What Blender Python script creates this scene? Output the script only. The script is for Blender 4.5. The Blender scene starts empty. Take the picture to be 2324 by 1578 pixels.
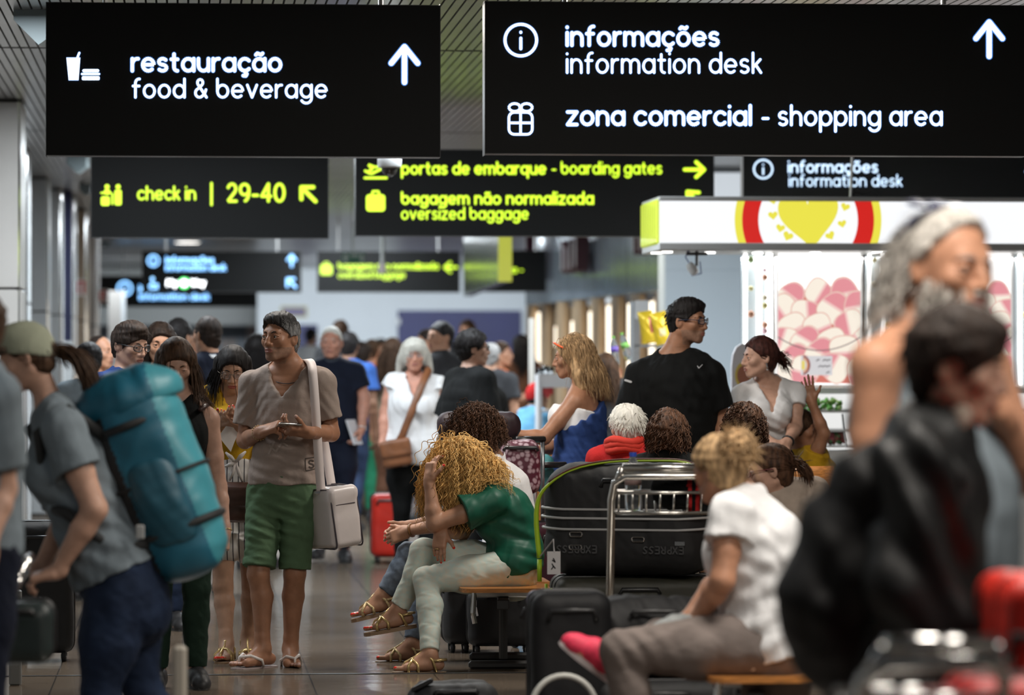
import bpy, math, random
import numpy as np
from mathutils import Vector, Matrix

# ---------------------------------------------------------------- scene, camera, light, exposure
sc = bpy.context.scene
COL = sc.collection
random.seed(7)
FPX, HOR, CX, CAMZ = 8715.0, 835.0, 1162.0, 1.47      # 135 mm on 36 mm, horizon row, centre column, eye height
cam_d = bpy.data.cameras.new('camera')
cam = bpy.data.objects.new('camera', cam_d)
COL.objects.link(cam)
cam.location = (0, 0, CAMZ)
cam.rotation_euler = (math.pi / 2, 0, 0)
cam_d.lens = 135
cam_d.sensor_width = 36
cam_d.shift_y = (HOR - 789.0) / 2324.0
cam_d.clip_end = 400
cam_d.dof.use_dof = True
cam_d.dof.focus_distance = FPX / 463.0
cam_d.dof.aperture_fstop = 2.5
sc.camera = cam
sc.view_settings.view_transform = 'Standard'
sc.view_settings.look = 'None'
sc.view_settings.gamma = 1
sc.view_settings.use_curve_mapping = False
sc.view_settings.exposure = -0.15
sc.cycles.use_denoising = True
sc.cycles.use_adaptive_sampling = True
sc.cycles.adaptive_threshold = 0.015
sc.cycles.max_bounces = 6
sc.cycles.diffuse_bounces = 3
sc.cycles.glossy_bounces = 3
sc.cycles.transmission_bounces = 4
sc.cycles.transparent_max_bounces = 8
sc.cycles.caustics_reflective = False
sc.cycles.caustics_refractive = False
sc.cycles.sample_clamp_indirect = 4.0
w = bpy.data.worlds.new('hall_ambient')
sc.world = w
w.use_nodes = True
w.node_tree.nodes['Background'].inputs[0].default_value = (0.80, 0.90, 1.0, 1)
w.node_tree.nodes['Background'].inputs[1].default_value = 0.06
# hall axis: the building runs 4.9 degrees left of the view direction
HAX = np.array([-0.0857, 1.0, 0.0]); HAX /= np.linalg.norm(HAX)
HPX = np.array([1.0, 0.0857, 0.0]); HPX /= np.linalg.norm(HPX)
HROT = math.atan(0.0857)
CEIL = 3.37


def area(name, loc, size, power, col=(1, 1, 1), rot=(0, 0, 0), size_y=None, spread=None):
    d = bpy.data.lights.new(name, 'AREA')
    d.energy = power
    d.color = col
    d.shape = 'RECTANGLE'
    d.size = size
    d.size_y = size_y or size
    if spread:
        d.spread = spread
    o = bpy.data.objects.new(name, d)
    o.location = loc
    o.rotation_euler = rot
    COL.objects.link(o)
    return o


# ceiling downlights along the hall, some added to brighten near figures and the kiosk column
WARM, COOL = (1.0, 0.93, 0.84), (0.86, 0.94, 1.0)
for (x, y, pw, c, sz) in [
        (-1.9, 10.2, 10, COOL, 1.0), (0.75, 8.5, 82, WARM, 0.8), (0.3, 13.4, 55, WARM, 0.8), (1.9, 12.2, 110, WARM, 1.0), (2.5, 7.6, 70, WARM, 0.9),
        (-2.6, 19.5, 70, COOL, 1.0), (-1.2, 20.2, 85, WARM, 0.8), (1.2, 18.4, 85, WARM, 0.8), (-2.4, 25.5, 130, COOL, 1.0), (-0.4, 24.8, 100, COOL, 1.0),
        (-1.2, 31.0, 190, COOL, 1.2), (-2.6, 33.0, 200, COOL, 1.2), (1.6, 33.4, 240, COOL, 1.2), (0.2, 38.0, 170, WARM, 1.2), (-3.2, 41.0, 200, COOL, 1.2),
        (-2.0, 47.0, 220, COOL, 1.4), (-5.4, 52.0, 260, COOL, 1.4), (-1.0, 56.0, 180, COOL, 1.4)]:
    area('overhead_light', (x, y, CEIL - 0.03), sz, pw, c)
# wash on the white wall at the far end of the hall
area('far_wall_wash', (-2.5, 66.0, CEIL - 0.05), 9.0, 1500, (0.84, 0.93, 1.0), (math.radians(38), 0, 0), 1.0)
# ---------------------------------------------------------------- helpers
def P(px, py, s, dy=0.0):
    """World point that stands at depth FPX/s + dy and is seen at (px, py)."""
    Y = FPX / s + dy
    k = FPX / Y
    return np.array([(px - CX) / k, Y, CAMZ + (HOR - py) / k])


def V(*a):
    return np.array(a, float)


def nrm(v):
    v = np.asarray(v, float)
    return v / (np.linalg.norm(v) + 1e-12)


def tag(o, label=None, cat=None, group=None, kind=None):
    if label:
        o['label'] = label
    if cat:
        o['category'] = cat
    if group:
        o['group'] = group
    if kind:
        o['kind'] = kind
    return o


def empty(name, loc, label=None, cat=None, group=None, rz=0.0):
    o = bpy.data.objects.new(name, None)
    o.empty_display_size = 0.05
    o.location = loc
    o.rotation_euler = (0, 0, rz)
    COL.objects.link(o)
    return tag(o, label, cat, group)


ROOT_LOC = {}


def make(name, vs, fs, mat, parent=None, smooth=False, mi=None, kind=None, label=None):
    """One mesh object from vertices and faces in world coordinates (relative to the parent's place)."""
    me = bpy.data.meshes.new(name)
    vs = np.asarray(vs, dtype=np.float32).reshape(-1, 3)
    if parent is not None:
        off = np.zeros(3)
        p = parent
        while p is not None:
            off += np.array(p.location)
            p = p.parent
        vs = vs - off.astype(np.float32)
    if isinstance(fs, np.ndarray):
        m, k = fs.shape
        me.vertices.add(len(vs))
        me.vertices.foreach_set('co', vs.ravel())
        me.loops.add(m * k)
        me.loops.foreach_set('vertex_index', fs.astype(np.int32).ravel())
        me.polygons.add(m)
        me.polygons.foreach_set('loop_start', np.arange(m, dtype=np.int32) * k)
    else:
        me.from_pydata(vs.tolist(), [], fs)
    mats = mat if isinstance(mat, (list, tuple)) else [mat]
    for q in mats:
        me.materials.append(q)
    n = len(me.polygons)
    if mi is not None:
        me.polygons.foreach_set('material_index', np.asarray(mi, dtype=np.int32))
    me.polygons.foreach_set('use_smooth', np.full(n, bool(smooth)))
    me.update(calc_edges=True)
    me.validate()
    o = bpy.data.objects.new(name, me)
    COL.objects.link(o)
    if parent is not None:
        o.parent = parent
    if kind:
        o['kind'] = kind
    if label:
        o['label'] = label
    return o


class MB:
    """Collects simple solids for one mesh object."""
    def __init__(self):
        self.v, self.f, self.m = [], [], []
        self.n = 0

    def add(self, vs, fs, mi=0):
        self.v.extend([tuple(map(float, q)) for q in vs])
        for f in fs:
            self.f.append([i + self.n for i in f])
            self.m.append(mi)
        self.n += len(vs)

    def box(self, c, size, ax=None, mi=0, bev=0.0):
        """Box centred at c with size along the axes ax (rows); chamfered edges when bev > 0."""
        A = np.eye(3) if ax is None else np.asarray(ax, float)
        hx, hy, hz = [q / 2 for q in size]
        c = np.asarray(c, float)
        if bev <= 0:
            vs = [c + A[0] * sx * hx + A[1] * sy * hy + A[2] * sz * hz for sx in (-1, 1) for sy in (-1, 1) for sz in (-1, 1)]
            self.add(vs, [(0, 1, 3, 2), (4, 6, 7, 5), (0, 4, 5, 1), (2, 3, 7, 6), (0, 2, 6, 4), (1, 5, 7, 3)], mi)
            return self
        b = min(bev, hx * .95, hy * .95, hz * .95)
        vs, idx = [], {}
        for sx in (-1, 1):
            for sy in (-1, 1):
                for sz in (-1, 1):
                    for ax_ in range(3):
                        h = [hx - b, hy - b, hz - b]
                        h[ax_] += b
                        idx[(sx, sy, sz, ax_)] = len(vs)
                        vs.append(c + A[0] * sx * h[0] + A[1] * sy * h[1] + A[2] * sz * h[2])
        fs = []
        for ax_ in range(3):
            o1, o2 = [(1, 2), (2, 0), (0, 1)][ax_]
            for sg in (-1, 1):
                q = []
                for (a, d) in ((-1, -1), (1, -1), (1, 1), (-1, 1)):
                    k = [0, 0, 0]
                    k[ax_] = sg; k[o1] = a; k[o2] = d
                    q.append(idx[(k[0], k[1], k[2], ax_)])
                fs.append(q if sg > 0 else q[::-1])
        for ax_ in range(3):   # edges parallel to ax_
            o1, o2 = [(1, 2), (2, 0), (0, 1)][ax_]
            for a in (-1, 1):
                for d in (-1, 1):
                    k0 = [0, 0, 0]; k1 = [0, 0, 0]
                    k0[ax_], k1[ax_] = -1, 1
                    k0[o1] = k1[o1] = a
                    k0[o2] = k1[o2] = d
                    q = [idx[(*k0, o1)], idx[(*k1, o1)], idx[(*k1, o2)], idx[(*k0, o2)]]
                    fs.append(q if a * d > 0 else q[::-1])
        for sx in (-1, 1):
            for sy in (-1, 1):
                for sz in (-1, 1):
                    q = [idx[(sx, sy, sz, 0)], idx[(sx, sy, sz, 1)], idx[(sx, sy, sz, 2)]]
                    fs.append(q if sx * sy * sz > 0 else q[::-1])
        self.add(vs, fs, mi)
        return self

    def tube(self, pts, r, n=8, mi=0, closed=False, flat=None):
        """Tube along a polyline; r a number or one per point; flat = (axis, factor) squashes it."""
        pts = [np.asarray(p, float) for p in pts]
        m = len(pts)
        rs = r if isinstance(r, (list, tuple, np.ndarray)) else [r] * m
        vs, prev = [], None
        for i in range(m):
            if closed:
                t = nrm(pts[(i + 1) % m] - pts[i - 1])
            else:
                t = nrm(pts[min(i + 1, m - 1)] - pts[max(i - 1, 0)])
            if prev is None:
                a = V(0, 0, 1) if abs(t[2]) < .9 else V(1, 0, 0)
                u = nrm(np.cross(t, a))
            else:
                u = nrm(prev - t * np.dot(prev, t))
            prev = u
            v_ = np.cross(t, u)
            for k in range(n):
                a = 2 * math.pi * k / n
                d = u * math.cos(a) + v_ * math.sin(a)
                if flat is not None:
                    d = d - flat[0] * np.dot(d, flat[0]) * (1 - flat[1])
                vs.append(pts[i] + d * rs[i])
        fs = []
        for i in range(m if closed else m - 1):
            j = (i + 1) % m
            for k in range(n):
                k2 = (k + 1) % n
                fs.append((i * n + k, i * n + k2, j * n + k2, j * n + k))
        if not closed:
            fs.append(tuple(range(n))[::-1])
            fs.append(tuple((m - 1) * n + k for k in range(n)))
        self.add(vs, fs, mi)
        return self

    def prism(self, outline, d, mi=0):
        """Closed outline (list of 3-D points) pushed along vector d."""
        n = len(outline)
        a = [np.asarray(p, float) for p in outline]
        b = [p + np.asarray(d, float) for p in a]
        fs = [tuple(range(n))[::-1], tuple(range(n, 2 * n))]
        for i in range(n):
            j = (i + 1) % n
            fs.append((i, j, n + j, n + i))
        self.add(a + b, fs, mi)
        return self

    def lathe(self, base, prof, n=20, axis=(0, 0, 1), mi=0):
        """Profile of (radius, height) turned round an axis through base."""
        z = nrm(axis)
        x = nrm(np.cross(z, V(0.3, 1, 0.1)))
        y = np.cross(z, x)
        vs = []
        for (r, h) in prof:
            for k in range(n):
                a = 2 * math.pi * k / n
                vs.append(np.asarray(base, float) + z * h + (x * math.cos(a) + y * math.sin(a)) * r)
        fs = []
        for i in range(len(prof) - 1):
            for k in range(n):
                k2 = (k + 1) % n
                fs.append((i * n + k, i * n + k2, (i + 1) * n + k2, (i + 1) * n + k))
        fs.append(tuple(range(n))[::-1])
        fs.append(tuple((len(prof) - 1) * n + k for k in range(n)))
        self.add(vs, fs, mi)
        return self

    def build(self, name, mat, parent=None, smooth=False, kind=None, label=None):
        return make(name, np.array(self.v), self.f, mat, parent, smooth, self.m if isinstance(mat, (list, tuple)) else None, kind, label)


# ---------------------------------------------------------------- materials
def drape(obj, strokes, r, m, par, name, lift=.003):
    """Strokes given in picture rows and columns laid onto the surface of obj."""
    from mathutils.bvhtree import BVHTree
    off = np.array(obj.parent.location) if obj.parent else np.zeros(3)
    bv = BVHTree.FromPolygons([v.co + Vector(off) for v in obj.data.vertices], [tuple(p.vertices) for p in obj.data.polygons])
    o = Vector((0, 0, CAMZ))
    def f(x, y):
        d = Vector(((x - CX) / FPX, 1, (HOR - y) / FPX)).normalized()
        h = bv.ray_cast(o, d)[0]
        return np.array(h - d * lift) if h is not None else np.array(o + d * 19)
    mb = MB()
    dense = []
    for st in strokes:
        q = []
        for (a, b) in zip(st, st[1:]):
            for t in range(4): q.append((a[0] + (b[0] - a[0]) * t / 4, a[1] + (b[1] - a[1]) * t / 4))
        dense.append(q + [st[-1]])
    stroke_mesh(mb, dense, f, r, 0, 6)
    return mb.build(name, m, par)


MATS = {}


def mat(name, col, rough=.6, metal=0.0, noise=0.0, nscale=8.0, bump=0.0, bscale=60.0, emit=None, estr=1.0, alpha=None, spec=None,
        trans=0.0, ior=1.45, col2=None, coat=0.0, stretch=None):
    if name in MATS:
        return MATS[name]
    m = bpy.data.materials.new(name)
    m.use_nodes = True
    nt = m.node_tree
    b = nt.nodes['Principled BSDF']
    b.inputs['Base Color'].default_value = (*col, 1)
    b.inputs['Roughness'].default_value = rough
    b.inputs['Metallic'].default_value = metal
    if spec is not None:
        b.inputs['Specular IOR Level'].default_value = spec
    if coat:
        b.inputs['Coat Weight'].default_value = coat
    if trans:
        b.inputs['Transmission Weight'].default_value = trans
        b.inputs['IOR'].default_value = ior
    if alpha is not None:
        b.inputs['Alpha'].default_value = alpha
    if emit is not None:
        b.inputs['Emission Color'].default_value = (*emit, 1)
        b.inputs['Emission Strength'].default_value = estr
    if noise or bump:
        tc = nt.nodes.new('ShaderNodeTexCoord')
        src = tc.outputs['Object']
        if stretch:
            mp = nt.nodes.new('ShaderNodeMapping')
            mp.inputs['Scale'].default_value = stretch
            nt.links.new(src, mp.inputs['Vector'])
            src = mp.outputs['Vector']
    if noise:
        nz = nt.nodes.new('ShaderNodeTexNoise')
        nz.inputs['Scale'].default_value = nscale
        nz.inputs['Detail'].default_value = 4
        nt.links.new(src, nz.inputs['Vector'])
        rp = nt.nodes.new('ShaderNodeValToRGB')
        c2 = col2 if col2 is not None else tuple(min(1, c * (1 + noise)) for c in col)
        c1 = col if col2 is not None else tuple(c * (1 - noise) for c in col)
        rp.color_ramp.elements[0].position = .35
        rp.color_ramp.elements[1].position = .65
        rp.color_ramp.elements[0].color = (*c1, 1)
        rp.color_ramp.elements[1].color = (*c2, 1)
        nt.links.new(nz.outputs['Fac'], rp.inputs['Fac'])
        nt.links.new(rp.outputs['Color'], b.inputs['Base Color'])
    if bump:
        nb = nt.nodes.new('ShaderNodeTexNoise')
        nb.inputs['Scale'].default_value = bscale
        nb.inputs['Detail'].default_value = 3
        nt.links.new(src, nb.inputs['Vector'])
        bp = nt.nodes.new('ShaderNodeBump')
        bp.inputs['Strength'].default_value = bump
        bp.inputs['Distance'].default_value = 0.01
        nt.links.new(nb.outputs['Fac'], bp.inputs['Height'])
        nt.links.new(bp.outputs['Normal'], b.inputs['Normal'])
    MATS[name] = m
    return m


def cloth(name, col, noise=.10, rough=.85):
    return mat('cloth_' + name, col, rough, noise=noise, nscale=14, bump=.12, bscale=90, spec=.2)


def glow(name, col, s):
    return mat('glow_' + name, (0.02, 0.02, 0.02), .5, emit=col, estr=s)


CHROME = mat('chrome', (.78, .78, .77), .12, 1.0)
STEEL = mat('brushed_steel', (.62, .62, .61), .32, 1.0)
BLACKPL = mat('black_plastic', (.012, .012, .013), .35)
RUBBER = mat('rubber', (.015, .015, .016), .7)
WOOD = mat('honey_wood', (.50, .20, .05), .35, noise=.25, nscale=6, stretch=(2, 20, 20), coat=.3)
WHITEPL = mat('white_plastic', (.75, .76, .76), .4)

# ---------------------------------------------------------------- distance fields -> meshes
OFF8 = np.array([(0, 0, 0), (1, 0, 0), (0, 1, 0), (1, 1, 0), (0, 0, 1), (1, 0, 1), (0, 1, 1), (1, 1, 1)])
EDG = [(0, 1), (2, 3), (4, 5), (6, 7), (0, 2), (1, 3), (4, 6), (5, 7), (0, 4), (1, 5), (2, 6), (3, 7)]


def surfnets(f, org, h):
    ins = f < 0
    n = [q - 1 for q in f.shape]
    c = np.zeros(n, np.uint8)
    for o in OFF8:
        c += ins[o[0]:o[0] + n[0], o[1]:o[1] + n[1], o[2]:o[2] + n[2]]
    act = (c > 0) & (c < 8)
    idx = np.argwhere(act)
    ids = np.full(n, -1, np.int32)
    ids[act] = np.arange(len(idx))
    val = np.stack([f[idx[:, 0] + o[0], idx[:, 1] + o[1], idx[:, 2] + o[2]] for o in OFF8], 1)
    acc = np.zeros((len(idx), 3)); cnt = np.zeros(len(idx))
    for a, b in EDG:
        va, vb = val[:, a], val[:, b]
        m = (va < 0) != (vb < 0)
        t = va[m] / (va[m] - vb[m])
        acc[m] += OFF8[a] + t[:, None] * (OFF8[b] - OFF8[a])
        cnt[m] += 1
    vs = org + h * (idx + acc / np.maximum(cnt, 1)[:, None])
    qs = []
    for ax in range(3):
        o1, o2 = [(1, 2), (2, 0), (0, 1)][ax]
        sl0 = [slice(1, -1)] * 3; sl1 = [slice(1, -1)] * 3
        sl0[ax] = slice(0, -1); sl1[ax] = slice(1, None)
        a, b = ins[tuple(sl0)], ins[tuple(sl1)]
        e = np.argwhere(a != b)
        if not len(e):
            continue
        fl = a[tuple(e.T)]
        e = e + 1
        e[:, ax] -= 1
        def cell(d1, d2):
            q = e.copy()
            q[:, o1] += d1; q[:, o2] += d2
            return ids[q[:, 0], q[:, 1], q[:, 2]]
        q = np.stack([cell(-1, -1), cell(0, -1), cell(0, 0), cell(-1, 0)], 1)
        q[~fl] = q[~fl][:, ::-1]
        qs.append(q)
    q = np.concatenate(qs) if qs else np.zeros((0, 4), int)
    q = q[(q >= 0).all(1)]
    return vs, q


def wob(x, y, z, fr, seed, lac=2.0, octs=2):
    """Cheap smooth noise of warped sines, about -1..1."""
    r = np.random.RandomState(seed)
    out, amp = 0.0, 1.0
    for o in range(octs):
        a = r.normal(size=(3, 3)); a /= np.linalg.norm(a, axis=1)[:, None]
        ph = r.uniform(0, 6.28, 3)
        w1 = np.sin((a[0, 0] * x + a[0, 1] * y + a[0, 2] * z) * fr + ph[0])
        w2 = np.sin((a[1, 0] * x + a[1, 1] * y + a[1, 2] * z) * fr * 1.3 + ph[1] + 1.5 * w1)
        out = out + amp * np.sin((a[2, 0] * x + a[2, 1] * y + a[2, 2] * z) * fr * .9 + ph[2] + 1.7 * w2)
        amp *= .5; fr *= lac
    return out / 1.6


class SDF:
    def __init__(self):
        self.ops = []          # (lo, hi, func, k, mode)
        self.lo = np.full(3, 1e9); self.hi = np.full(3, -1e9)
        self.post = []

    def _add(self, lo, hi, fn, k, mode):
        m = k + .02
        if mode == 'u':
            self.lo = np.minimum(self.lo, lo); self.hi = np.maximum(self.hi, hi)
        self.ops.append((lo - m, hi + m, fn, k, mode))
        return self

    def cone(self, a, b, ra, rb, k=.02, mode='u'):
        a = np.asarray(a, float); b = np.asarray(b, float)
        ba = b - a; bb = float(np.dot(ba, ba)) + 1e-12
        def fn(x, y, z):
            h = np.clip(((x - a[0]) * ba[0] + (y - a[1]) * ba[1] + (z - a[2]) * ba[2]) / bb, 0, 1)
            return np.sqrt((x - a[0] - ba[0] * h) ** 2 + (y - a[1] - ba[1] * h) ** 2 + (z - a[2] - ba[2] * h) ** 2) - (ra + (rb - ra) * h)
        r = max(ra, rb)
        return self._add(np.minimum(a, b) - r, np.maximum(a, b) + r, fn, k, mode)

    def path(self, pts, rs, k=.02, mode='u'):
        for i in range(len(pts) - 1):
            self.cone(pts[i], pts[i + 1], rs[i], rs[i + 1], k if i == 0 else min(k, .015), mode)
        return self

    def ell(self, c, r, R=None, k=.02, mode='u'):
        c = np.asarray(c, float); r = np.asarray(r, float)
        R = np.eye(3) if R is None else np.asarray(R, float)     # rows: axes
        def fn(x, y, z):
            dx, dy, dz = x - c[0], y - c[1], z - c[2]
            u = [(dx * R[i, 0] + dy * R[i, 1] + dz * R[i, 2]) / r[i] for i in range(3)]
            k0 = np.sqrt(u[0] ** 2 + u[1] ** 2 + u[2] ** 2)
            k1 = np.sqrt((u[0] / r[0]) ** 2 + (u[1] / r[1]) ** 2 + (u[2] / r[2]) ** 2) + 1e-9
            return k0 * (k0 - 1) / k1
        e = np.sqrt(((R * r[:, None]) ** 2).sum(0))
        return self._add(c - e, c + e, fn, k, mode)

    def chain(self, nodes, k=.03, mode='u', sub=3, ex=2.0):
        """Nodes (centre, lateral unit vector, half width, half depth); smooth elliptic tube through them."""
        C = np.array([n[0] for n in nodes], float); L = np.array([n[1] for n in nodes], float)
        Wd = np.array([n[2] for n in nodes], float); D = np.array([n[3] for n in nodes], float)
        def cat(A, t):
            i = min(int(t), len(A) - 2); u = t - i
            p0, p1, p2, p3 = A[max(i - 1, 0)], A[i], A[i + 1], A[min(i + 2, len(A) - 1)]
            return .5 * (2 * p1 + (p2 - p0) * u + (2 * p0 - 5 * p1 + 4 * p2 - p3) * u * u + (3 * p1 - p0 - 3 * p2 + p3) * u ** 3)
        ts = np.linspace(0, len(nodes) - 1, (len(nodes) - 1) * sub + 1)
        C, L, Wd, D = [np.array([cat(A, t) for t in ts]) for A in (C, L, Wd, D)]
        lo = (C - np.maximum(Wd, D)[:, None]).min(0); hi = (C + np.maximum(Wd, D)[:, None]).max(0)
        def fn(x, y, z):
            out = None
            for i in range(len(C) - 1):
                a, b = C[i], C[i + 1]
                ba = b - a; ln = np.linalg.norm(ba) + 1e-9; t = ba / ln
                l = L[i] + L[i + 1]; l = nrm(l - t * np.dot(l, t)); f = np.cross(t, l)
                dx, dy, dz = x - a[0], y - a[1], z - a[2]
                ax = dx * t[0] + dy * t[1] + dz * t[2]
                h = np.clip(ax / ln, 0, 1)
                wv = Wd[i] + (Wd[i + 1] - Wd[i]) * h; dv = D[i] + (D[i + 1] - D[i]) * h
                u = (dx * l[0] + dy * l[1] + dz * l[2]) / wv
                v = (dx * f[0] + dy * f[1] + dz * f[2]) / dv
                o = (ax - h * ln)
                mn = np.minimum(wv, dv)
                w3 = o / mn
                if ex == 2.0:
                    k0 = np.sqrt(u * u + v * v + w3 * w3)
                else:
                    k0 = (np.abs(u) ** ex + np.abs(v) ** ex + np.abs(w3) ** ex) ** (1 / ex)
                k1 = np.sqrt((u / wv) ** 2 + (v / dv) ** 2 + (w3 / mn) ** 2) + 1e-6
                d = k0 * (k0 - 1) / k1 if ex == 2.0 else (k0 - 1) * mn
                out = d if out is None else np.minimum(out, d)
            return out
        return self._add(lo, hi, fn, k, mode)

    def box(self, c, half, R=None, r=.02, k=.01, mode='u'):
        c = np.asarray(c, float); half = np.asarray(half, float) - r
        R = np.eye(3) if R is None else np.asarray(R, float)
        def fn(x, y, z):
            dx, dy, dz = x - c[0], y - c[1], z - c[2]
            q = [np.abs(dx * R[i, 0] + dy * R[i, 1] + dz * R[i, 2]) - half[i] for i in range(3)]
            return np.sqrt(sum(np.maximum(t, 0) ** 2 for t in q)) + np.minimum(np.maximum(np.maximum(q[0], q[1]), q[2]), 0) - r
        e = (np.abs(R) * (half + r)[:, None]).sum(0)
        return self._add(c - e, c + e, fn, k, mode)

    def cut(self, p, n):
        """Remove everything on the side n points to."""
        p = np.asarray(p, float); n = nrm(n)
        self.post.append(lambda x, y, z, f: np.maximum(f, (x - p[0]) * n[0] + (y - p[1]) * n[1] + (z - p[2]) * n[2]))
        return self

    def noise(self, amp, fr, seed=0, st=(1, 1, 1), octs=2):
        def fn(x, y, z, f):
            m = np.abs(f) < amp * 3 + .02
            if not m.any():
                return f
            X, Y, Z = np.broadcast_arrays(x, y, z)
            f = f.copy()
            f[m] += amp * wob(X[m] * st[0], Y[m] * st[1], Z[m] * st[2], fr, seed, octs=octs)
            return f
        self.post.append(fn)
        return self

    def fold(self, p, axis, amp, wl, seed=0, reach=.25, warp=.6):
        """Creases running across `axis`, strongest near p."""
        p = np.asarray(p, float); n = nrm(axis)
        def fn(x, y, z, f):
            m = np.abs(f) < amp * 3 + .02
            if not m.any():
                return f
            X, Y, Z = np.broadcast_arrays(x, y, z)
            X, Y, Z = X[m], Y[m], Z[m]
            g = np.exp(-((X - p[0]) ** 2 + (Y - p[1]) ** 2 + (Z - p[2]) ** 2) / reach ** 2)
            t = (X - p[0]) * n[0] + (Y - p[1]) * n[1] + (Z - p[2]) * n[2]
            f = f.copy()
            f[m] += amp * g * np.sin(t * 6.283 / wl + warp * 3 * wob(X, Y, Z, 9, seed, octs=1))
            return f
        self.post.append(fn)
        return self

    def func(self, fn):
        self.post.append(fn)
        return self

    def grid(self, res, lo=None, hi=None):
        pad = res * 2.5 + .012
        lo = self.lo - pad if lo is None else np.asarray(lo, float)
        hi = self.hi + pad if hi is None else np.asarray(hi, float)
        n = np.maximum(np.ceil((hi - lo) / res).astype(int) + 1, 3)
        ax = [(lo[i] + res * np.arange(n[i])).astype(np.float32) for i in range(3)]
        f = np.full(n, .25, np.float32)
        for (l, h, fn, k, mode) in self.ops:
            sl = []
            for i in range(3):
                a = int(np.searchsorted(ax[i], l[i])); b = int(np.searchsorted(ax[i], h[i]))
                sl.append(slice(a, b))
            if any(q.stop <= q.start for q in sl):
                continue
            sl = tuple(sl)
            d = fn(ax[0][sl[0]][:, None, None], ax[1][sl[1]][None, :, None], ax[2][sl[2]][None, None, :]).astype(np.float32)
            g = f[sl]
            if mode == 'u':
                hh = np.maximum(k - np.abs(g - d), 0) / k
                f[sl] = np.minimum(g, d) - hh * hh * k * .25
            elif mode == 's':
                d = -d
                hh = np.maximum(k - np.abs(g - d), 0) / k
                f[sl] = np.maximum(g, d) + hh * hh * k * .25
            elif mode == 'i':
                f[sl] = np.maximum(g, d)
        x, y, z = ax[0][:, None, None], ax[1][None, :, None], ax[2][None, None, :]
        for fn in self.post:
            f = fn(x, y, z, f).astype(np.float32)
        return f, lo, hi

    def mesh(self, res, lo=None, hi=None):
        f, l, h = self.grid(res, lo, hi)
        if lo is None:
            f[0] = f[-1] = .1; f[:, 0] = f[:, -1] = .1; f[:, :, 0] = f[:, :, -1] = .1
        return surfnets(f, l, res)
# ---------------------------------------------------------------- the setting
class Plane:
    """Vertical plane across the hall (or turned by `ang`) through P(px, ., s)."""
    def __init__(self, px, s, lat=HPX):
        self.o = P(px, HOR, s)
        self.l = nrm(lat)
        self.n = nrm(np.cross(self.l, V(0, 0, 1)))       # away from the camera is -n or n; made to face the camera below
        if self.n[1] > 0:
            self.n = -self.n

    def at(self, px, py, out=0.0):
        d = V((px - CX) / FPX, 1, (HOR - py) / FPX)
        c = V(0, 0, CAMZ)
        o = self.o + self.n * out
        t = np.dot(o - c, self.n) / np.dot(d, self.n)
        return c + d * t

    def box(self, mb, x0, y0, x1, y1, th, out=0.0, mi=0, bev=0.0):
        """Board whose front face spans the given picture rectangle; th = thickness to the back."""
        a, b = self.at(x0, (y0 + y1) / 2, out), self.at(x1, (y0 + y1) / 2, out)
        m = (a + b) / 2
        t, u = self.at((x0 + x1) / 2, y0, out), self.at((x0 + x1) / 2, y1, out)
        m[2] = (t[2] + u[2]) / 2
        mb.box(m - self.n * th / 2, (np.linalg.norm(b - a), th, abs(t[2] - u[2])), [self.l, -self.n, V(0, 0, 1)], mi, bev)
        return mb


def hp(u, v, z=0.0):
    return HPX * u + HAX * v + V(0, 0, z)


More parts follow.
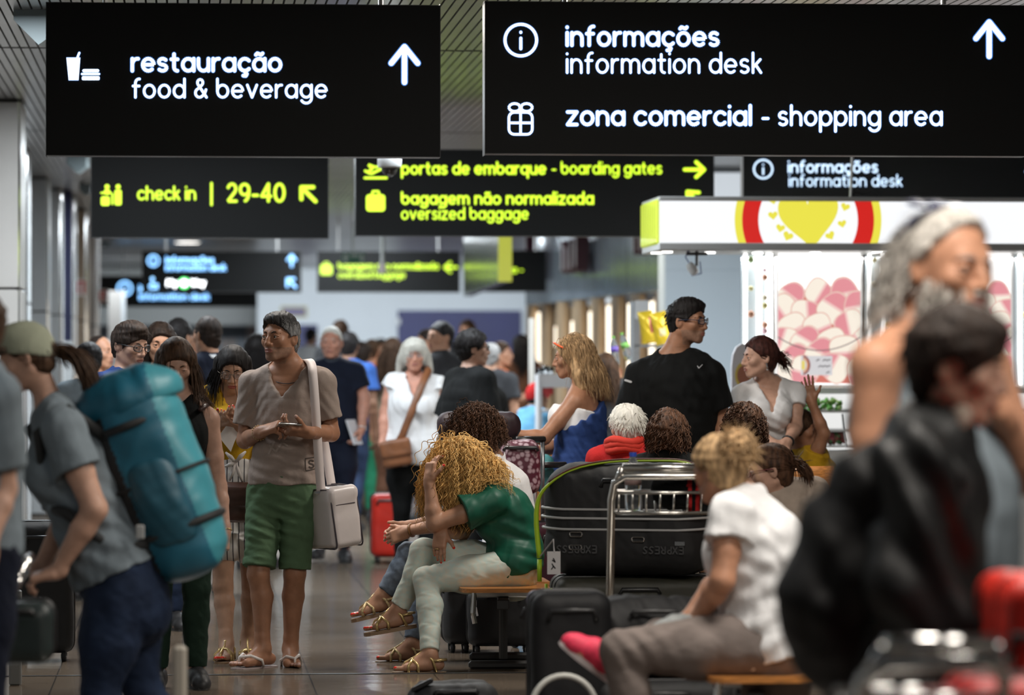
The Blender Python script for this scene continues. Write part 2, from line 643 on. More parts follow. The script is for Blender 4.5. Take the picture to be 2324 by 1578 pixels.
def m_floor():
    m = bpy.data.materials.new('polished_granite_tiles')
    m.use_nodes = True
    nt = m.node_tree; L = nt.links
    b = nt.nodes['Principled BSDF']
    tc = nt.nodes.new('ShaderNodeTexCoord')
    mp = nt.nodes.new('ShaderNodeMapping')
    mp.inputs['Rotation'].default_value = (0, 0, -HROT)
    L.new(tc.outputs['Object'], mp.inputs['Vector'])
    br = nt.nodes.new('ShaderNodeTexBrick')
    br.offset = 0.0
    br.inputs['Color1'].default_value = (.118, .094, .072, 1)
    br.inputs['Color2'].default_value = (.138, .108, .082, 1)
    br.inputs['Mortar'].default_value = (.05, .043, .038, 1)
    br.inputs['Scale'].default_value = 1.0
    br.inputs['Mortar Size'].default_value = 0.004
    br.inputs['Brick Width'].default_value = 0.6
    br.inputs['Row Height'].default_value = 0.6
    L.new(mp.outputs['Vector'], br.inputs['Vector'])
    nz = nt.nodes.new('ShaderNodeTexNoise')
    nz.inputs['Scale'].default_value = 90; nz.inputs['Detail'].default_value = 6
    L.new(tc.outputs['Object'], nz.inputs['Vector'])
    mx = nt.nodes.new('ShaderNodeMix'); mx.data_type = 'RGBA'; mx.blend_type = 'MULTIPLY'
    mx.inputs[0].default_value = .55
    rp = nt.nodes.new('ShaderNodeValToRGB')
    rp.color_ramp.elements[0].position = .35; rp.color_ramp.elements[0].color = (.35, .35, .35, 1)
    rp.color_ramp.elements[1].position = .62; rp.color_ramp.elements[1].color = (1.3, 1.25, 1.2, 1)
    L.new(nz.outputs['Fac'], rp.inputs['Fac'])
    L.new(br.outputs['Color'], mx.inputs[6]); L.new(rp.outputs['Color'], mx.inputs[7])
    L.new(mx.outputs[2], b.inputs['Base Color'])
    n2 = nt.nodes.new('ShaderNodeTexNoise'); n2.inputs['Scale'].default_value = 1.3
    L.new(tc.outputs['Object'], n2.inputs['Vector'])
    mr = nt.nodes.new('ShaderNodeMapRange')
    mr.inputs['To Min'].default_value = .07; mr.inputs['To Max'].default_value = .17
    L.new(n2.outputs['Fac'], mr.inputs['Value'])
    L.new(mr.outputs['Result'], b.inputs['Roughness'])
    b.inputs['Specular IOR Level'].default_value = 0
    gl = nt.nodes.new('ShaderNodeBsdfGlossy'); ms = nt.nodes.new('ShaderNodeMixShader'); ms.inputs[0].default_value = .33
    gl.inputs['Color'].default_value = (.95, .92, .88, 1)
    L.new(mr.outputs['Result'], gl.inputs['Roughness'])
    L.new(b.outputs[0], ms.inputs[1]); L.new(gl.outputs[0], ms.inputs[2]); L.new(ms.outputs[0], nt.nodes['Material Output'].inputs['Surface'])
    # slightly uneven tiles break the reflections up
    bp = nt.nodes.new('ShaderNodeBump'); bp.inputs['Strength'].default_value = .06; bp.inputs['Distance'].default_value = .02
    n3 = nt.nodes.new('ShaderNodeTexNoise'); n3.inputs['Scale'].default_value = 5
    L.new(tc.outputs['Object'], n3.inputs['Vector']); L.new(n3.outputs['Fac'], bp.inputs['Height'])
    L.new(bp.outputs['Normal'], b.inputs['Normal']); L.new(bp.outputs['Normal'], gl.inputs['Normal'])
    return m


mb = MB()
mb.add([hp(-4.5, 3), hp(9, 3), hp(9, 80), hp(-4.5, 80)], [(0, 1, 2, 3)])
mb.build('floor', m_floor(), kind='structure')
mb = MB()
c = hp(0, 18.42, 0.001)
mb.box(c, (9, .035, .004), [HPX, HAX, V(0, 0, 1)])
mb.build('trim_1', mat('expansion_joint', (.012, .011, .011), .5), kind='structure')

# ceiling of long metal slats with open joints under a dark void
mb = MB()
mb.add([hp(-4.5, 3, CEIL + .12), hp(9, 3, CEIL + .12), hp(9, 80, CEIL + .12), hp(-4.5, 80, CEIL + .12)], [(3, 2, 1, 0)], 1)
u = -4.4
while u < 8.9:
    for (v0, v1) in ((3, 14.9), (15.0, 22.9), (23.0, 30.9), (31.0, 41.9), (42.0, 54.9), (55.0, 79.5)):
        pr = [(-.025, .02), (-.022, 0.0), (.022, 0.0), (.025, .02)]
        vs = [hp(u + a, v0, CEIL + b) for a, b in pr] + [hp(u + a, v1, CEIL + b) for a, b in pr]
        mb.add(vs, [(0, 1, 5, 4), (1, 2, 6, 5), (2, 3, 7, 6), (0, 3, 2, 1), (4, 5, 6, 7)], 0)
    u += .055
mb.build('ceiling', [mat('slat_metal', (.36, .35, .34), .28, .8, noise=.10, nscale=1.5, bump=.05, bscale=4),
                     mat('ceiling_void', (.05, .05, .052), .8)], kind='structure')

# left side: back wall and a colonnade of panelled columns
PANEL = mat('panel_grey_white', (.56, .53, .50), .35, noise=.05, nscale=2)
PANELC = mat('panel_cool_white', (.55, .57, .58), .3, noise=.05, nscale=2)
TAN = mat('tan_timber', (.45, .34, .24), .5, noise=.15, nscale=5, stretch=(8, 8, 1))
NAVY = mat('navy_panel', (.008, .010, .045), .35)
mb = MB()
mb.box(hp(-2.75, 41, CEIL / 2), (.1, 78, CEIL), [HPX, HAX, V(0, 0, 1)])
mb.build('wall_left', PANELC, kind='structure')


def column(name, px_r, s, wid, dep, m, joint=.56, split=True):
    """Panelled column whose right front edge is seen at px_r; open joints between its panels, rounded metal corners."""
    c = P(px_r, HOR, s)
    mb = MB()
    z1 = CAMZ + joint
    core = c - HPX * (wid / 2) + HAX * (dep / 2)
    mb.box((core[0], core[1], CEIL / 2), (wid - .03, dep - .03, CEIL), [HPX, HAX, V(0, 0, 1)], 1)
    segs = ((wid * .62, wid * .31), (wid * .135, wid * .25)) if split else ((wid / 2, wid - .04),)
    for (off, wd) in segs:
        for (za, zb) in ((.02, z1 - .008), (z1 + .008, CEIL - .02)):
            q = c - HPX * off + HAX * .006
            mb.box((q[0], q[1], (za + zb) / 2), (wd * (1.9 if off > wid * .3 and split else 1), .025, zb - za), [HPX, HAX, V(0, 0, 1)], 0, .004)
    for (za, zb) in ((.02, z1 - .008), (z1 + .008, CEIL - .02)):
        q = c + HAX * dep / 2
        mb.box((q[0], q[1], (za + zb) / 2), (.02, dep - .06, zb - za), [HPX, HAX, V(0, 0, 1)], 0, .004)
        q = c - HPX * .018 + HAX * .018
        mb.tube([(q[0], q[1], za), (q[0], q[1], zb)], .024, 14, 2)
    return mb.build(name, [m, mat('joint_dark', (.05, .045, .04), .7), CHROME], kind='structure')


column('pillar_1', 44, 321, .75, .9, PANEL)
column('pillar_2', 62, 262, .50, .6, PANELC, split=False)
column('pillar_3', 108, 228, .62, .7, PANELC)
column('pillar_4', 140, 214, .40, .6, PANELC, split=False)
column('pillar_5', 170, 206, .32, .5, PANELC, split=False)
column('pillar_6', 197, 190, .34, .5, TAN, split=False)
column('pillar_7', 222, 172, .30, .5, mat('pale_panel', (.55, .50, .46), .3), split=False)
mb = MB()
pl = Plane(150, 212)
pl.box(mb, 141, 400, 163, 775, .05)
o = mb.build('navy_wall_panel', NAVY)
tag(o, 'tall narrow navy panel mounted between white columns at left', 'panel')

# far left: grey lintel, low free-standing pillar, shop fronts
pl = Plane(400, 116)
mb = MB()
pl.box(mb, 120, 697, 586, 738, .4)
pl.box(mb, 120, 520, 586, 697, .3, -.1)
mb.build('beam_1', mat('lintel_grey', (.30, .31, .30), .4), kind='structure')
mb = MB()
plb = Plane(400, 112)
plb.box(mb, 100, 560, 590, 1010, .2)
mb.build('wall_back_left', mat('shopfront_bluegrey', (.22, .25, .30), .35), kind='structure')
for k, (x0, x1, y0, lab) in enumerate([(290, 325, 725, 'pale poster on the far shopfront beside the grey post'), (503, 535, 770, 'pale poster low on the far shopfront right of the others'),
                                      (560, 586, 728, 'narrow pale board at the right end of the far shopfront')]):
    mb = MB()
    plb.box(mb, x0, y0, x1, y0 + 130, .03, .04)
    tag(mb.build('shop_poster', mat('poster_pale%d' % k, (.62, .55 - .03 * k, .50 - .02 * k), .5, noise=.1, nscale=4)), lab, 'poster', 'posters on the far shopfront')
mb = MB()
Plane(265, 168).box(mb, 246, 660, 276, 1082, .3)
Plane(280, 168).box(mb, 276, 660, 284, 1082, .3, 0, 1)
mb.build('pillar_8', [mat('post_grey', (.42, .40, .38), .4), mat('post_edge', (.62, .66, .70), .3)], kind='structure')
# fire equipment signs on the colonnade
for (x0, y0, x1, y1, s, lab) in [(169, 633, 196, 672, 192, 'small red and white fire equipment sign on the tan column'),
                                 (224, 657, 243, 688, 170, 'smaller red and white fire sign farther along the left columns')]:
    pl = Plane((x0 + x1) / 2, s + 2)
    r = empty('fire_sign', pl.at((x0 + x1) / 2, y1), lab, 'sign', 'fire equipment signs')
    mb = MB(); pl.box(mb, x0, y0, x1, y1, .012); mb.build('plate', mat('fire_white', (.7, .66, .62), .5), r)
    mb = MB()
    w_, h_ = x1 - x0, y1 - y0
    pl.box(mb, x0 + w_ * .1, y0 + h_ * .12, x0 + w_ * .42, y1 - h_ * .12, .01, .004)
    pl.box(mb, x0 + w_ * .42, y0 + h_ * .12, x0 + w_ * .9, y0 + h_ * .26, .01, .004)
    pl.box(mb, x0 + w_ * .70, y0 + h_ * .26, x0 + w_ * .9, y1 - h_ * .12, .01, .004)
    mb.build('pictogram', mat('fire_red', (.55, .05, .04), .5), r)

# far wall with blue shutters
FARW = mat('far_wall_white', (.66, .70, .74), .45, noise=.03, nscale=1)
pl = Plane(900, 118)
mb = MB()
pl.box(mb, 584, 590, 1212, 1010, .3)
mb.build('wall_far', FARW, kind='structure')
mb = MB()
pl2 = Plane(900, 98)
mb.box(hp(2.0, 79.6, CEIL / 2), (14, .2, CEIL), [HPX, HAX, V(0, 0, 1)])
mb.build('wall_end', mat('end_wall', (.3, .31, .32), .6), kind='structure')
BLUE = mat('shutter_blue', (.014, .016, .105), .5, noise=.15, nscale=.8)
for k, (x0, y0, x1) in enumerate([(903, 705, 1183), (664, 737, 721)]):
    r = tag(empty('door_%d' % (k + 1), pl.at((x0 + x1) / 2, 1008)), kind='structure')
    mb = MB(); pl.box(mb, x0, y0, x1, 1007, .05, .06)
    mb.build('shutter', BLUE, r)
    mb = MB(); pl.box(mb, x0 - 3, y0 + 18, x0 + 5, y0 + 32, .03, .09)
    mb.build('latch', WHITEPL, r)
r = empty('wall_plaque', pl.at(667, 720), 'small purple plaque with yellow border on the white far wall', 'sign')
mb = MB(); pl.box(mb, 637, 695, 697, 721, .02, .02); mb.build('frame', mat('plaque_yellow', (.5, .45, .2), .5), r)
mb = MB(); pl.box(mb, 641, 699, 693, 717, .02, .026); mb.build('plate', mat('plaque_purple', (.16, .13, .25), .5), r)

# right-hand wall behind everything, seen only past the kiosk
mb = MB()
mb.box(hp(7.5, 41, CEIL / 2), (.1, 78, CEIL), [HPX, HAX, V(0, 0, 1)])
mb.build('wall_right', mat('right_wall', (.4, .4, .4), .5), kind='structure')

# grey-blue column by the kiosk
mb = MB()
pl = Plane(1510, 236)
pl.box(mb, 1509, 388, 1684, 1180, .5)
for yy in (612,):
    pl.box(mb, 1509, yy, 1684, yy + 1.2, .01, .004, 1)
mb.build('pillar_9', [mat('column_bluegrey', (.50, .57, .62), .35), mat('column_joint', (.36, .42, .46), .4)], kind='structure')

pl = Plane(1510, 240)
mb = MB(); pl.box(mb, 1622, 392, 1683, 470, .10, .12); r = tag(mb.build('column_glow', glow('column_glow_white', (.86, .93, 1.0), .75)), 'white light box high on the grey blue column above kiosk', 'light box')  # glowing panel added to stand for the lit top of the column
# ---------------------------------------------------------------- right-hand shop row
A_, B_ = P(1192, HOR, 170), P(1520, HOR, 214)
sl = nrm(B_ - A_); sl[2] = 0; sl = nrm(sl)
so = nrm(np.cross(V(0, 0, 1), sl))
if np.dot(so, V(0, 1, 0)) < 0:
    so = -so                                            # pointing into the shop
L_ = float(np.linalg.norm((B_ - A_)[:2]))
MIRR = mat('fascia_metal', (.40, .47, .54), .22, .55, noise=.15, nscale=1.2, stretch=(1, 1, .3), bump=.05, bscale=2.5)
zf = 2.30
mb = MB()
for i in range(8):
    a = A_ + sl * (L_ * i / 8 + .01); b = A_ + sl * (L_ * (i + 1) / 8 - .01)
    m = (a + b) / 2
    mb.box((m[0] + so[0] * .1, m[1] + so[1] * .1, (zf + CEIL - .02) / 2), (np.linalg.norm(b - a), .2, CEIL - zf - .02), [sl, so, V(0, 0, 1)], 0, .006)
tag(mb.build('shop_fascia', MIRR), 'long mirrored metal fascia above the warm lit shop row', 'fascia')
WARMW = glow('warm_shop_wall', (1.0, .80, .56), 1.6)
WARMB = glow('shop_lightbox', (1.0, .88, .70), 2.6)
mb = MB()
m = A_ + sl * L_ / 2 + so * 1.6
mb.box((m[0], m[1], 1.15), (L_ + 2, .1, 2.3), [sl, so, V(0, 0, 1)])
mb.build('wall_shop', mat('shop_beige', (.62, .47, .30), .6), kind='structure')
SHOPPOST = mat('shop_post_beige', (.52, .38, .24), .5, noise=.12, nscale=3, stretch=(6, 6, 1))
for i, t in enumerate([.02, .14, .27, .40, .53, .66, .79, .93]):
    q = A_ + sl * (L_ * t) + so * .06
    mb = MB()
    mb.box((q[0], q[1], zf / 2), (.50, .09, zf), [sl, so, V(0, 0, 1)], 0, .01)
    mb.box((q[0] - so[0] * .05, q[1] - so[1] * .05, zf / 2), (.12, .02, zf), [sl, so, V(0, 0, 1)], 0, .004)
    mb.build('pillar_%d' % (10 + i), SHOPPOST, kind='structure')
shop_lab = ['farthest warm display case of the shop row, tall lit panel beside the white pole', 'second warm display case from the far end with a small lit square', 'third warm display case from the far end with a half height lit panel', 'fourth warm display case from the far end with a high lit panel', 'fifth warm display case from the far end with a wide tall lit panel', 'sixth warm display case from the far end, behind the raised bottles', 'nearest warm display case of the shop row beside the snack rack']
for i in range(7):
    t = (.08, .205, .335, .465, .595, .725, .86)[i]
    q = A_ + sl * (L_ * t) + so * .24
    r = empty('shop_display', (q[0], q[1], 0), shop_lab[i], 'display case', 'lit display cases in the shop row')
    mb = MB()
    mb.box((q[0], q[1], 1.12), (.80, .22, 2.24), [sl, so, V(0, 0, 1)])
    mb.build('cabinet', mat('display_beige', (.70, .52, .33), .5), r)
    mb = MB()
    wd = (.75, .35, .45, .45, .6, .45, .5)[i]
    z0, z1 = ((.6, 2.2), (1.75, 2.0), (1.2, 2.05), (1.6, 2.15), (.9, 2.2), (1.3, 2.2), (1.4, 2.2))[i]
    mb.box((q[0] - so[0] * .135, q[1] - so[1] * .135, (z0 + z1) / 2), (wd, .03, z1 - z0), [sl, so, V(0, 0, 1)])
    mb.build('lightbox', WARMB, r)
area('shop_light', tuple(A_ + sl * L_ * .35 + so * .5 + V(0, 0, 2.25)), 2.0, 90, (1, .82, .6))
area('shop_light', tuple(A_ + sl * L_ * .8 + so * .5 + V(0, 0, 2.25)), 2.0, 90, (1, .82, .6))
# maroon channel letters edge-on along the fascia (unreadable from the hall)
MAROON = mat('maroon_letter', (.07, .008, .025), .4)
LETW = mat('letter_white_edge', (.75, .68, .70), .4)
for k, (t, z0, lab) in enumerate([(.03, 2.62, 'far end'), (.42, 2.62, 'middle'), (.90, 2.70, 'near end')]):
    q = A_ + sl * (L_ * t) - so * .02
    r = empty('fascia_letters', (q[0], q[1], z0), 'maroon and white raised letters at the %s of the mirrored fascia' % lab, 'sign', 'raised letters on the shop fascia')
    for j in range(4):
        p = q + sl * (.36 * j) - so * .10
        h = (.40, .34, .40, .62)[j]
        mb = MB()
        mb.box((p[0], p[1], z0 + h / 2), (.10, .16, h), [sl, so, V(0, 0, 1)], 0, .01)
        pp = p - so * .082
        mb.box((pp[0], pp[1], z0 + h / 2), (.07, .01, h * .8), [sl, so, V(0, 0, 1)], 1)
        if j < 3:
            p2 = p + sl * .16
            ax = nrm(sl + V(0, 0, 1.5 if j % 2 else -1.5))
            mb.box((p2[0], p2[1], z0 + h * .5), (h, .12, .08), [ax, so, np.cross(ax, so)], 0)
        mb.build('letter', [MAROON, LETW], r)

# ---------------------------------------------------------------- ceiling things
LAMPW = glow('lamp_white', (1, .96, .9), 5)
for k, (px, s, lab) in enumerate([(425, 152, 'round recessed ceiling lamp above the far blue lit sign'), (1085, 150, 'round recessed ceiling lamp above the far yellow lit sign')]):
    q = P(px, 500, s); q[2] = CEIL
    r = empty('ceiling_lamp', q, lab, 'lamp', 'recessed ceiling lamps')
    mb = MB(); mb.lathe(q - V(0, 0, .03), [(.22, 0), (.22, .03)], 24); mb.build('rim', STEEL, r)
    mb = MB(); mb.lathe(q - V(0, 0, .034), [(.18, 0), (.18, .006)], 24); mb.build('lens', LAMPW, r)


def wedge_lamp(px, py, s, sc_, lab):
    """Angular wall uplighter on a bracket."""
    c = P(px, py, s)
    r = empty('wall_luminaire', c, lab, 'luminaire', 'angular luminaires on the left columns')
    mb = MB()
    ol = [(-.5, .55), (.55, .55), (.55, -.25), (.05, -.6), (-.5, -.05)]
    a = [c + V(x * sc_, 0, z * sc_) for x, z in ol]
    mb.prism(a, V(.1 * sc_, .9 * sc_, 0))
    mb.build('shade', mat('luminaire_grey', (.20, .24, .25), .5), r)
    mb = MB()
    mb.tube([c + V(-.2 * sc_, .3 * sc_, .5 * sc_), c + V(-.4 * sc_, .4 * sc_, 1.0 * sc_), V(c[0] - .5 * sc_, c[1] + .4 * sc_, max(c[2] + 1.2 * sc_, CEIL - .1))], .02, 6)
    mb.build('bracket', BLACKPL, r)


for (px, py, s, k, lab) in [(82, 40, 428, .24, 'largest angular grey luminaire beside the food sign top corner'), (100, 192, 320, .15, 'angular white luminaire below the largest one at left'),
                            (172, 368, 262, .16, 'angular luminaire just under the food sign corner'), (192, 430, 222, .11, 'angular luminaire left of the check in sign'),
                            (237, 552, 150, .11, 'angular luminaire under the check in sign corner')]:
    wedge_lamp(px, py, s, k, lab)

# surveillance dome under the big sign
c = P(884, 374, 352)
r = empty('dome_camera', c, 'white dome camera hanging in front of the boarding gates sign', 'camera')
mb = MB(); mb.lathe(P(884, 381, 352), [(.070, 0), (.078, .01), (.078, .13), (.04, .15)], 24); mb.build('housing', WHITEPL, r, True)
mb = MB(); mb.lathe(P(884, 381, 352), [(.004, -.058), (.022, -.054), (.040, -.038), (.052, -.014), (.055, 0)], 24); mb.build('dome', mat('dome_dark', (.05, .045, .04), .08), r, True)
q = P(884, 374, 352)
mb = MB(); mb.tube([q + V(0, 0, .12), V(q[0], q[1], CEIL)], .018, 10); mb.build('rod', WHITEPL, r)
# hanging sensor in front of the far yellow sign
q = P(868, 610, 206)
r = empty('hanging_sensor', q, 'small pale box on a ceiling rod before far yellow sign', 'sensor')
mb = MB(); mb.box(q + V(0, 0, .0), (.08, .08, .12), None, 0, .01); mb.build('housing', mat('sensor_pink', (.45, .40, .38), .5), r)
mb = MB(); mb.tube([q + V(0, 0, .05), V(q[0], q[1], CEIL)], .022, 8); mb.build('rod', mat('rod_grey', (.40, .42, .40), .4), r)
# green emergency exit sign
pl = Plane(800, 196)
r = empty('exit_sign', pl.at(800, 600), 'green emergency exit sign hanging above the far yellow sign', 'sign')
mb = MB(); pl.box(mb, 776, 573, 828, 598, .05); mb.build('panel', mat('exit_green', (.02, .12, .07), .4), r)
mb = MB(); pl.box(mb, 781, 577, 789, 594, .01, .004); pl.box(mb, 795, 577, 815, 583, .01, .004); pl.box(mb, 818, 577, 825, 594, .01, .004)
mb.build('pictogram', mat('exit_white', (.45, .50, .46), .5), r)
q = pl.at(800, 573)
mb = MB(); mb.tube([q, V(q[0], q[1], CEIL)], .01, 6); mb.build('rod', STEEL, r)
# ---------------------------------------------------------------- lettering drawn with round-ended strokes
def arc(cx, cy, rx, ry, a0, a1, n=14):
    return [(cx + rx * math.cos(math.radians(a0 + (a1 - a0) * i / n)), cy + ry * math.sin(math.radians(a0 + (a1 - a0) * i / n))) for i in range(n + 1)]


O_ = arc(.5, .5, .5, .5, 0, 360, 26)
def tilde(cx, y): return [(cx - .3, y - .04), (cx - .18, y + .08), (cx, y + .02), (cx + .18, y - .04), (cx + .3, y + .08)]
CED = [(.52, 0), (.55, -.16), (.68, -.26), (.58, -.42), (.36, -.40)]
C_ = arc(.5, .5, .5, .5, 42, 318, 20)
G = {
    'a': (1.0, [O_, [(1, 1), (1, 0)]]), 'b': (1.0, [O_, [(0, 1.5), (0, .5)]]), 'd': (1.0, [O_, [(1, 1.5), (1, 0)]]),
    'p': (1.0, [O_, [(0, 1), (0, -.5)]]), 'q': (1.0, [O_, [(1, 1), (1, -.5)]]), 'o': (1.0, [O_]), 'c': (.88, [C_]),
    'e': (1.0, [[(.03, .5), (1, .5)] + arc(.5, .5, .5, .5, 8, 312, 20)]),
    'g': (1.0, [O_, [(1, 1), (1, 0)] + arc(.5, -.06, .5, .42, 0, -150, 12)]),
    'f': (.62, [[(.22, 0), (.22, 1.1)] + arc(.55, 1.15, .33, .35, 180, 80, 8), [(0, .92), (.58, .92)]]),
    'h': (.9, [[(0, 1.5), (0, 0)], [(0, .5)] + arc(.45, .55, .45, .45, 180, 0, 14) + [(.9, 0)]]),
    'n': (.9, [[(0, 1), (0, 0)], [(0, .5)] + arc(.45, .55, .45, .45, 180, 0, 14) + [(.9, 0)]]),
    'm': (1.56, [[(0, 1), (0, 0)], [(0, .6)] + arc(.39, .61, .39, .39, 180, 0, 12) + [(.78, 0)], [(.78, .6)] + arc(1.17, .61, .39, .39, 180, 0, 12) + [(1.56, 0)]]),
    'r': (.52, [[(0, 1), (0, 0)], [(0, .5)] + arc(.45, .5, .45, .5, 180, 80, 8)]),
    'i': (0, [[(0, 1), (0, 0)], [(0, 1.42), (0, 1.44)]]), 'í': (.1, [[(0, 1), (0, 0)], [(-.02, 1.3), (.2, 1.52)]]), 'l': (0, [[(0, 1.5), (0, 0)]]),
    'k': (.74, [[(0, 1.5), (0, 0)], [(0, .38), (.68, 1)], [(.25, .6), (.74, 0)]]),
    's': (.74, [arc(.37, .75, .34, .25, 35, 260, 12)[:-1] + arc(.37, .25, .36, .25, 80, -145, 12)]),
    't': (.6, [[(.24, 1.38), (.24, .3)] + arc(.52, .3, .28, .3, 180, 275, 8), [(0, .95), (.56, .95)]]),
    'u': (.9, [[(0, 1), (0, .45)] + arc(.45, .45, .45, .45, 180, 360, 14) + [(.9, 1)], [(.9, 1), (.9, 0)]]),
    'v': (.9, [[(0, 1), (.45, 0), (.9, 1)]]), 'w': (1.4, [[(0, 1), (.35, 0), (.7, 1), (1.05, 0), (1.4, 1)]]),
    'y': (.9, [[(0, 1), (.45, 0)], [(.9, 1), (.3, -.45)]]), 'z': (.82, [[(0, 1), (.82, 1), (0, 0), (.82, 0)]]),
    'ç': (.88, [C_, CED]), 'ã': (1.0, [O_, [(1, 1), (1, 0)], tilde(.5, 1.36)]), 'õ': (1.0, [O_, tilde(.5, 1.36)]),
    '-': (.48, [[(0, .5), (.48, .5)]]),
    '&': (1.05, [[(1.05, 0), (.22, 1.08)] + arc(.45, 1.2, .26, .26, 200, -60, 12) + arc(.38, .36, .38, .36, 110, 300, 14) + [(.85, .25), (1.0, .62)]]),
    '2': (.85, [arc(.42, 1.06, .40, .42, 165, -35, 14) + [(0, 0), (.86, 0)]]),
    '9': (.9, [arc(.45, 1.0, .45, .46, 0, 360, 22), [(.9, 1.0)] + arc(.4, .8, .5, .8, 10, -75, 10)]),
    '4': (.95, [[(.7, 0), (.7, 1.48), (0, .42), (.95, .42)]]),
    '0': (.95, [arc(.475, .73, .475, .75, 0, 360, 26)]),
    'M': (1.2, [[(0, 0), (.1, 1.45), (.6, .5), (1.1, 1.45), (1.2, 0)]]), 'W': (1.6, [[(0, 1.45), (.4, 0), (.8, 1.3), (1.2, 0), (1.6, 1.45)]]),
}


def strokes_for(text, gap=.42):
    x, out = 0.0, []
    for ch in text:
        if ch == ' ':
            x += .62
            continue
        w_, st = G[ch]
        for s_ in st:
            out.append([(x + p[0], p[1]) for p in s_])
        x += w_ + gap
    return out, x - gap


def stroke_mesh(mb, strokes, f, r, mi=0, cap=10):
    """Flat round-ended strokes; f maps 2-D to the plane, r = half width in the same 2-D units."""
    for st in strokes:
        if len(st) == 1:
            st = [st[0], st[0]]
        for i in range(len(st) - 1):
            (x0, y0), (x1, y1) = st[i], st[i + 1]
            d = math.hypot(x1 - x0, y1 - y0)
            if d > 1e-6:
                nx, ny = -(y1 - y0) / d * r, (x1 - x0) / d * r
                mb.add([f(x0 + nx, y0 + ny), f(x0 - nx, y0 - ny), f(x1 - nx, y1 - ny), f(x1 + nx, y1 + ny)], [(0, 1, 2, 3)], mi)
        for j, (x, y) in enumerate(st):
            n = cap if (j in (0, len(st) - 1) or len(st) < 6) else 6
            if 0 < j < len(st) - 1 and len(st) >= 6:
                continue
            mb.add([f(x + r * math.cos(6.2832 * k / n), y + r * math.sin(6.2832 * k / n)) for k in range(n)], [tuple(range(n))], mi)


def bridge(st):
    """Close hairline gaps of a curved stroke by overlapping its segments."""
    return st


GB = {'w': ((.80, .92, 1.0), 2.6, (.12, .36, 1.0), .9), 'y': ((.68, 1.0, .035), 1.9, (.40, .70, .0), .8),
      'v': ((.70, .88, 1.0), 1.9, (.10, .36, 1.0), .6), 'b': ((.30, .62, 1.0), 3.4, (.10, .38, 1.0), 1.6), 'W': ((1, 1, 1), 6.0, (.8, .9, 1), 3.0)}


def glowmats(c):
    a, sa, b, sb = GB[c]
    return [glow('letter_' + c, a, sa), glow('letter_halo_' + c, b, sb)]  # second glow paints the bloom halo round each letter


def lettering(pl, text, x0, x1, base, xh, wt, c, par, name='lettering', out=.004):
    """A run of words from px x0 to x1 on row `base` with x-height xh px; wt = stroke px."""
    st, w_ = strokes_for(text)
    r = wt / 2.0
    kx = (x1 - x0 - wt) / w_
    ky = xh - wt
    st2 = [[(x0 + r + px * kx, base - r - py * ky) for px, py in s] for s in st]
    mb = MB()
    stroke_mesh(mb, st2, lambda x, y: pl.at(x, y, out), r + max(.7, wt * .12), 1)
    stroke_mesh(mb, st2, lambda x, y: pl.at(x, y, out + .003), r * .86, 0)
    return mb.build(name, glowmats(c), par)


def icon(pl, strokes, wt, c, par, fills=(), name='pictogram', out=.004, holes=()):
    mb = MB()
    r = wt / 2
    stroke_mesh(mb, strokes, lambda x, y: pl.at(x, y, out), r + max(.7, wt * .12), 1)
    stroke_mesh(mb, strokes, lambda x, y: pl.at(x, y, out + .003), r * .88, 0)
    for fl in fills:
        cx = sum(p[0] for p in fl) / len(fl); cy = sum(p[1] for p in fl) / len(fl)
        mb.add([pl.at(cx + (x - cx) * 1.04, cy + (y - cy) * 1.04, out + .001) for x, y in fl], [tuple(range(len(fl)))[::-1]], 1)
        mb.add([pl.at(x, y, out + .003) for x, y in fl], [tuple(range(len(fl)))[::-1]], 0)
    for fl in holes:
        mb.add([pl.at(x, y, out + .005) for x, y in fl], [tuple(range(len(fl)))[::-1]], 2)
    return mb.build(name, glowmats(c) + [SIGNF], par)


SIGNF = mat('sign_face_black', (.0035, .0042, .0045), .55, spec=.22)
SIGNE = mat('sign_edge', (.035, .036, .038), .4)


def signbox(x0, y0, x1, y1, s, lab, pxm=None, group='hanging lit signs', th=.12):
    pl = Plane((x0 + x1) / 2 if pxm is None else pxm, s)
    b = pl.at((x0 + x1) / 2, y1)
    r = empty('hanging_sign', b, lab, 'sign', group)
    mb = MB()
    pl.box(mb, x0, y0, x1, y1, th, 0, 0, .004)
    mb.build('panel', SIGNF, r)
    mb = MB()
    for (xa, ya, xb, yb) in ((x0, y0, x1, y0 + 1.4), (x0, y1 - 1.4, x1, y1), (x0, y0, x0 + 1.4, y1), (x1 - 1.4, y0, x1, y1)):
        pl.box(mb, xa, ya, xb, yb, th + .006, .003)
    mb.build('frame', SIGNE, r)
    for f in (.15, .85):
        q = pl.at(x0 + (x1 - x0) * f, y0) - pl.n * th / 2
        if q[2] < CEIL - .02:
            mb = MB(); mb.tube([q, V(q[0], q[1], CEIL)], .012, 8); mb.build('hanger', STEEL, r)
    return pl, r


def up_arrow(cx, y0, y1, w2):
    return [[(cx, y1), (cx, y0)], [(cx - w2, y0 + w2 * 1.25), (cx, y0), (cx + w2, y0 + w2 * 1.25)]]


def circ(cx, cy, r, n=28):
    return [(cx + r * math.cos(6.2832 * k / n), cy + r * math.sin(6.2832 * k / n)) for k in range(n + 1)]


def rrect(x0, y0, x1, y1, r, n=5):
    o = []
    for (cx, cy, a) in ((x1 - r, y0 + r, -90), (x1 - r, y1 - r, 0), (x0 + r, y1 - r, 90), (x0 + r, y0 + r, 180)):
        o += [(cx + r * math.cos(math.radians(a + 90 * k / n)), cy + r * math.sin(math.radians(a + 90 * k / n))) for k in range(n + 1)]
    return o


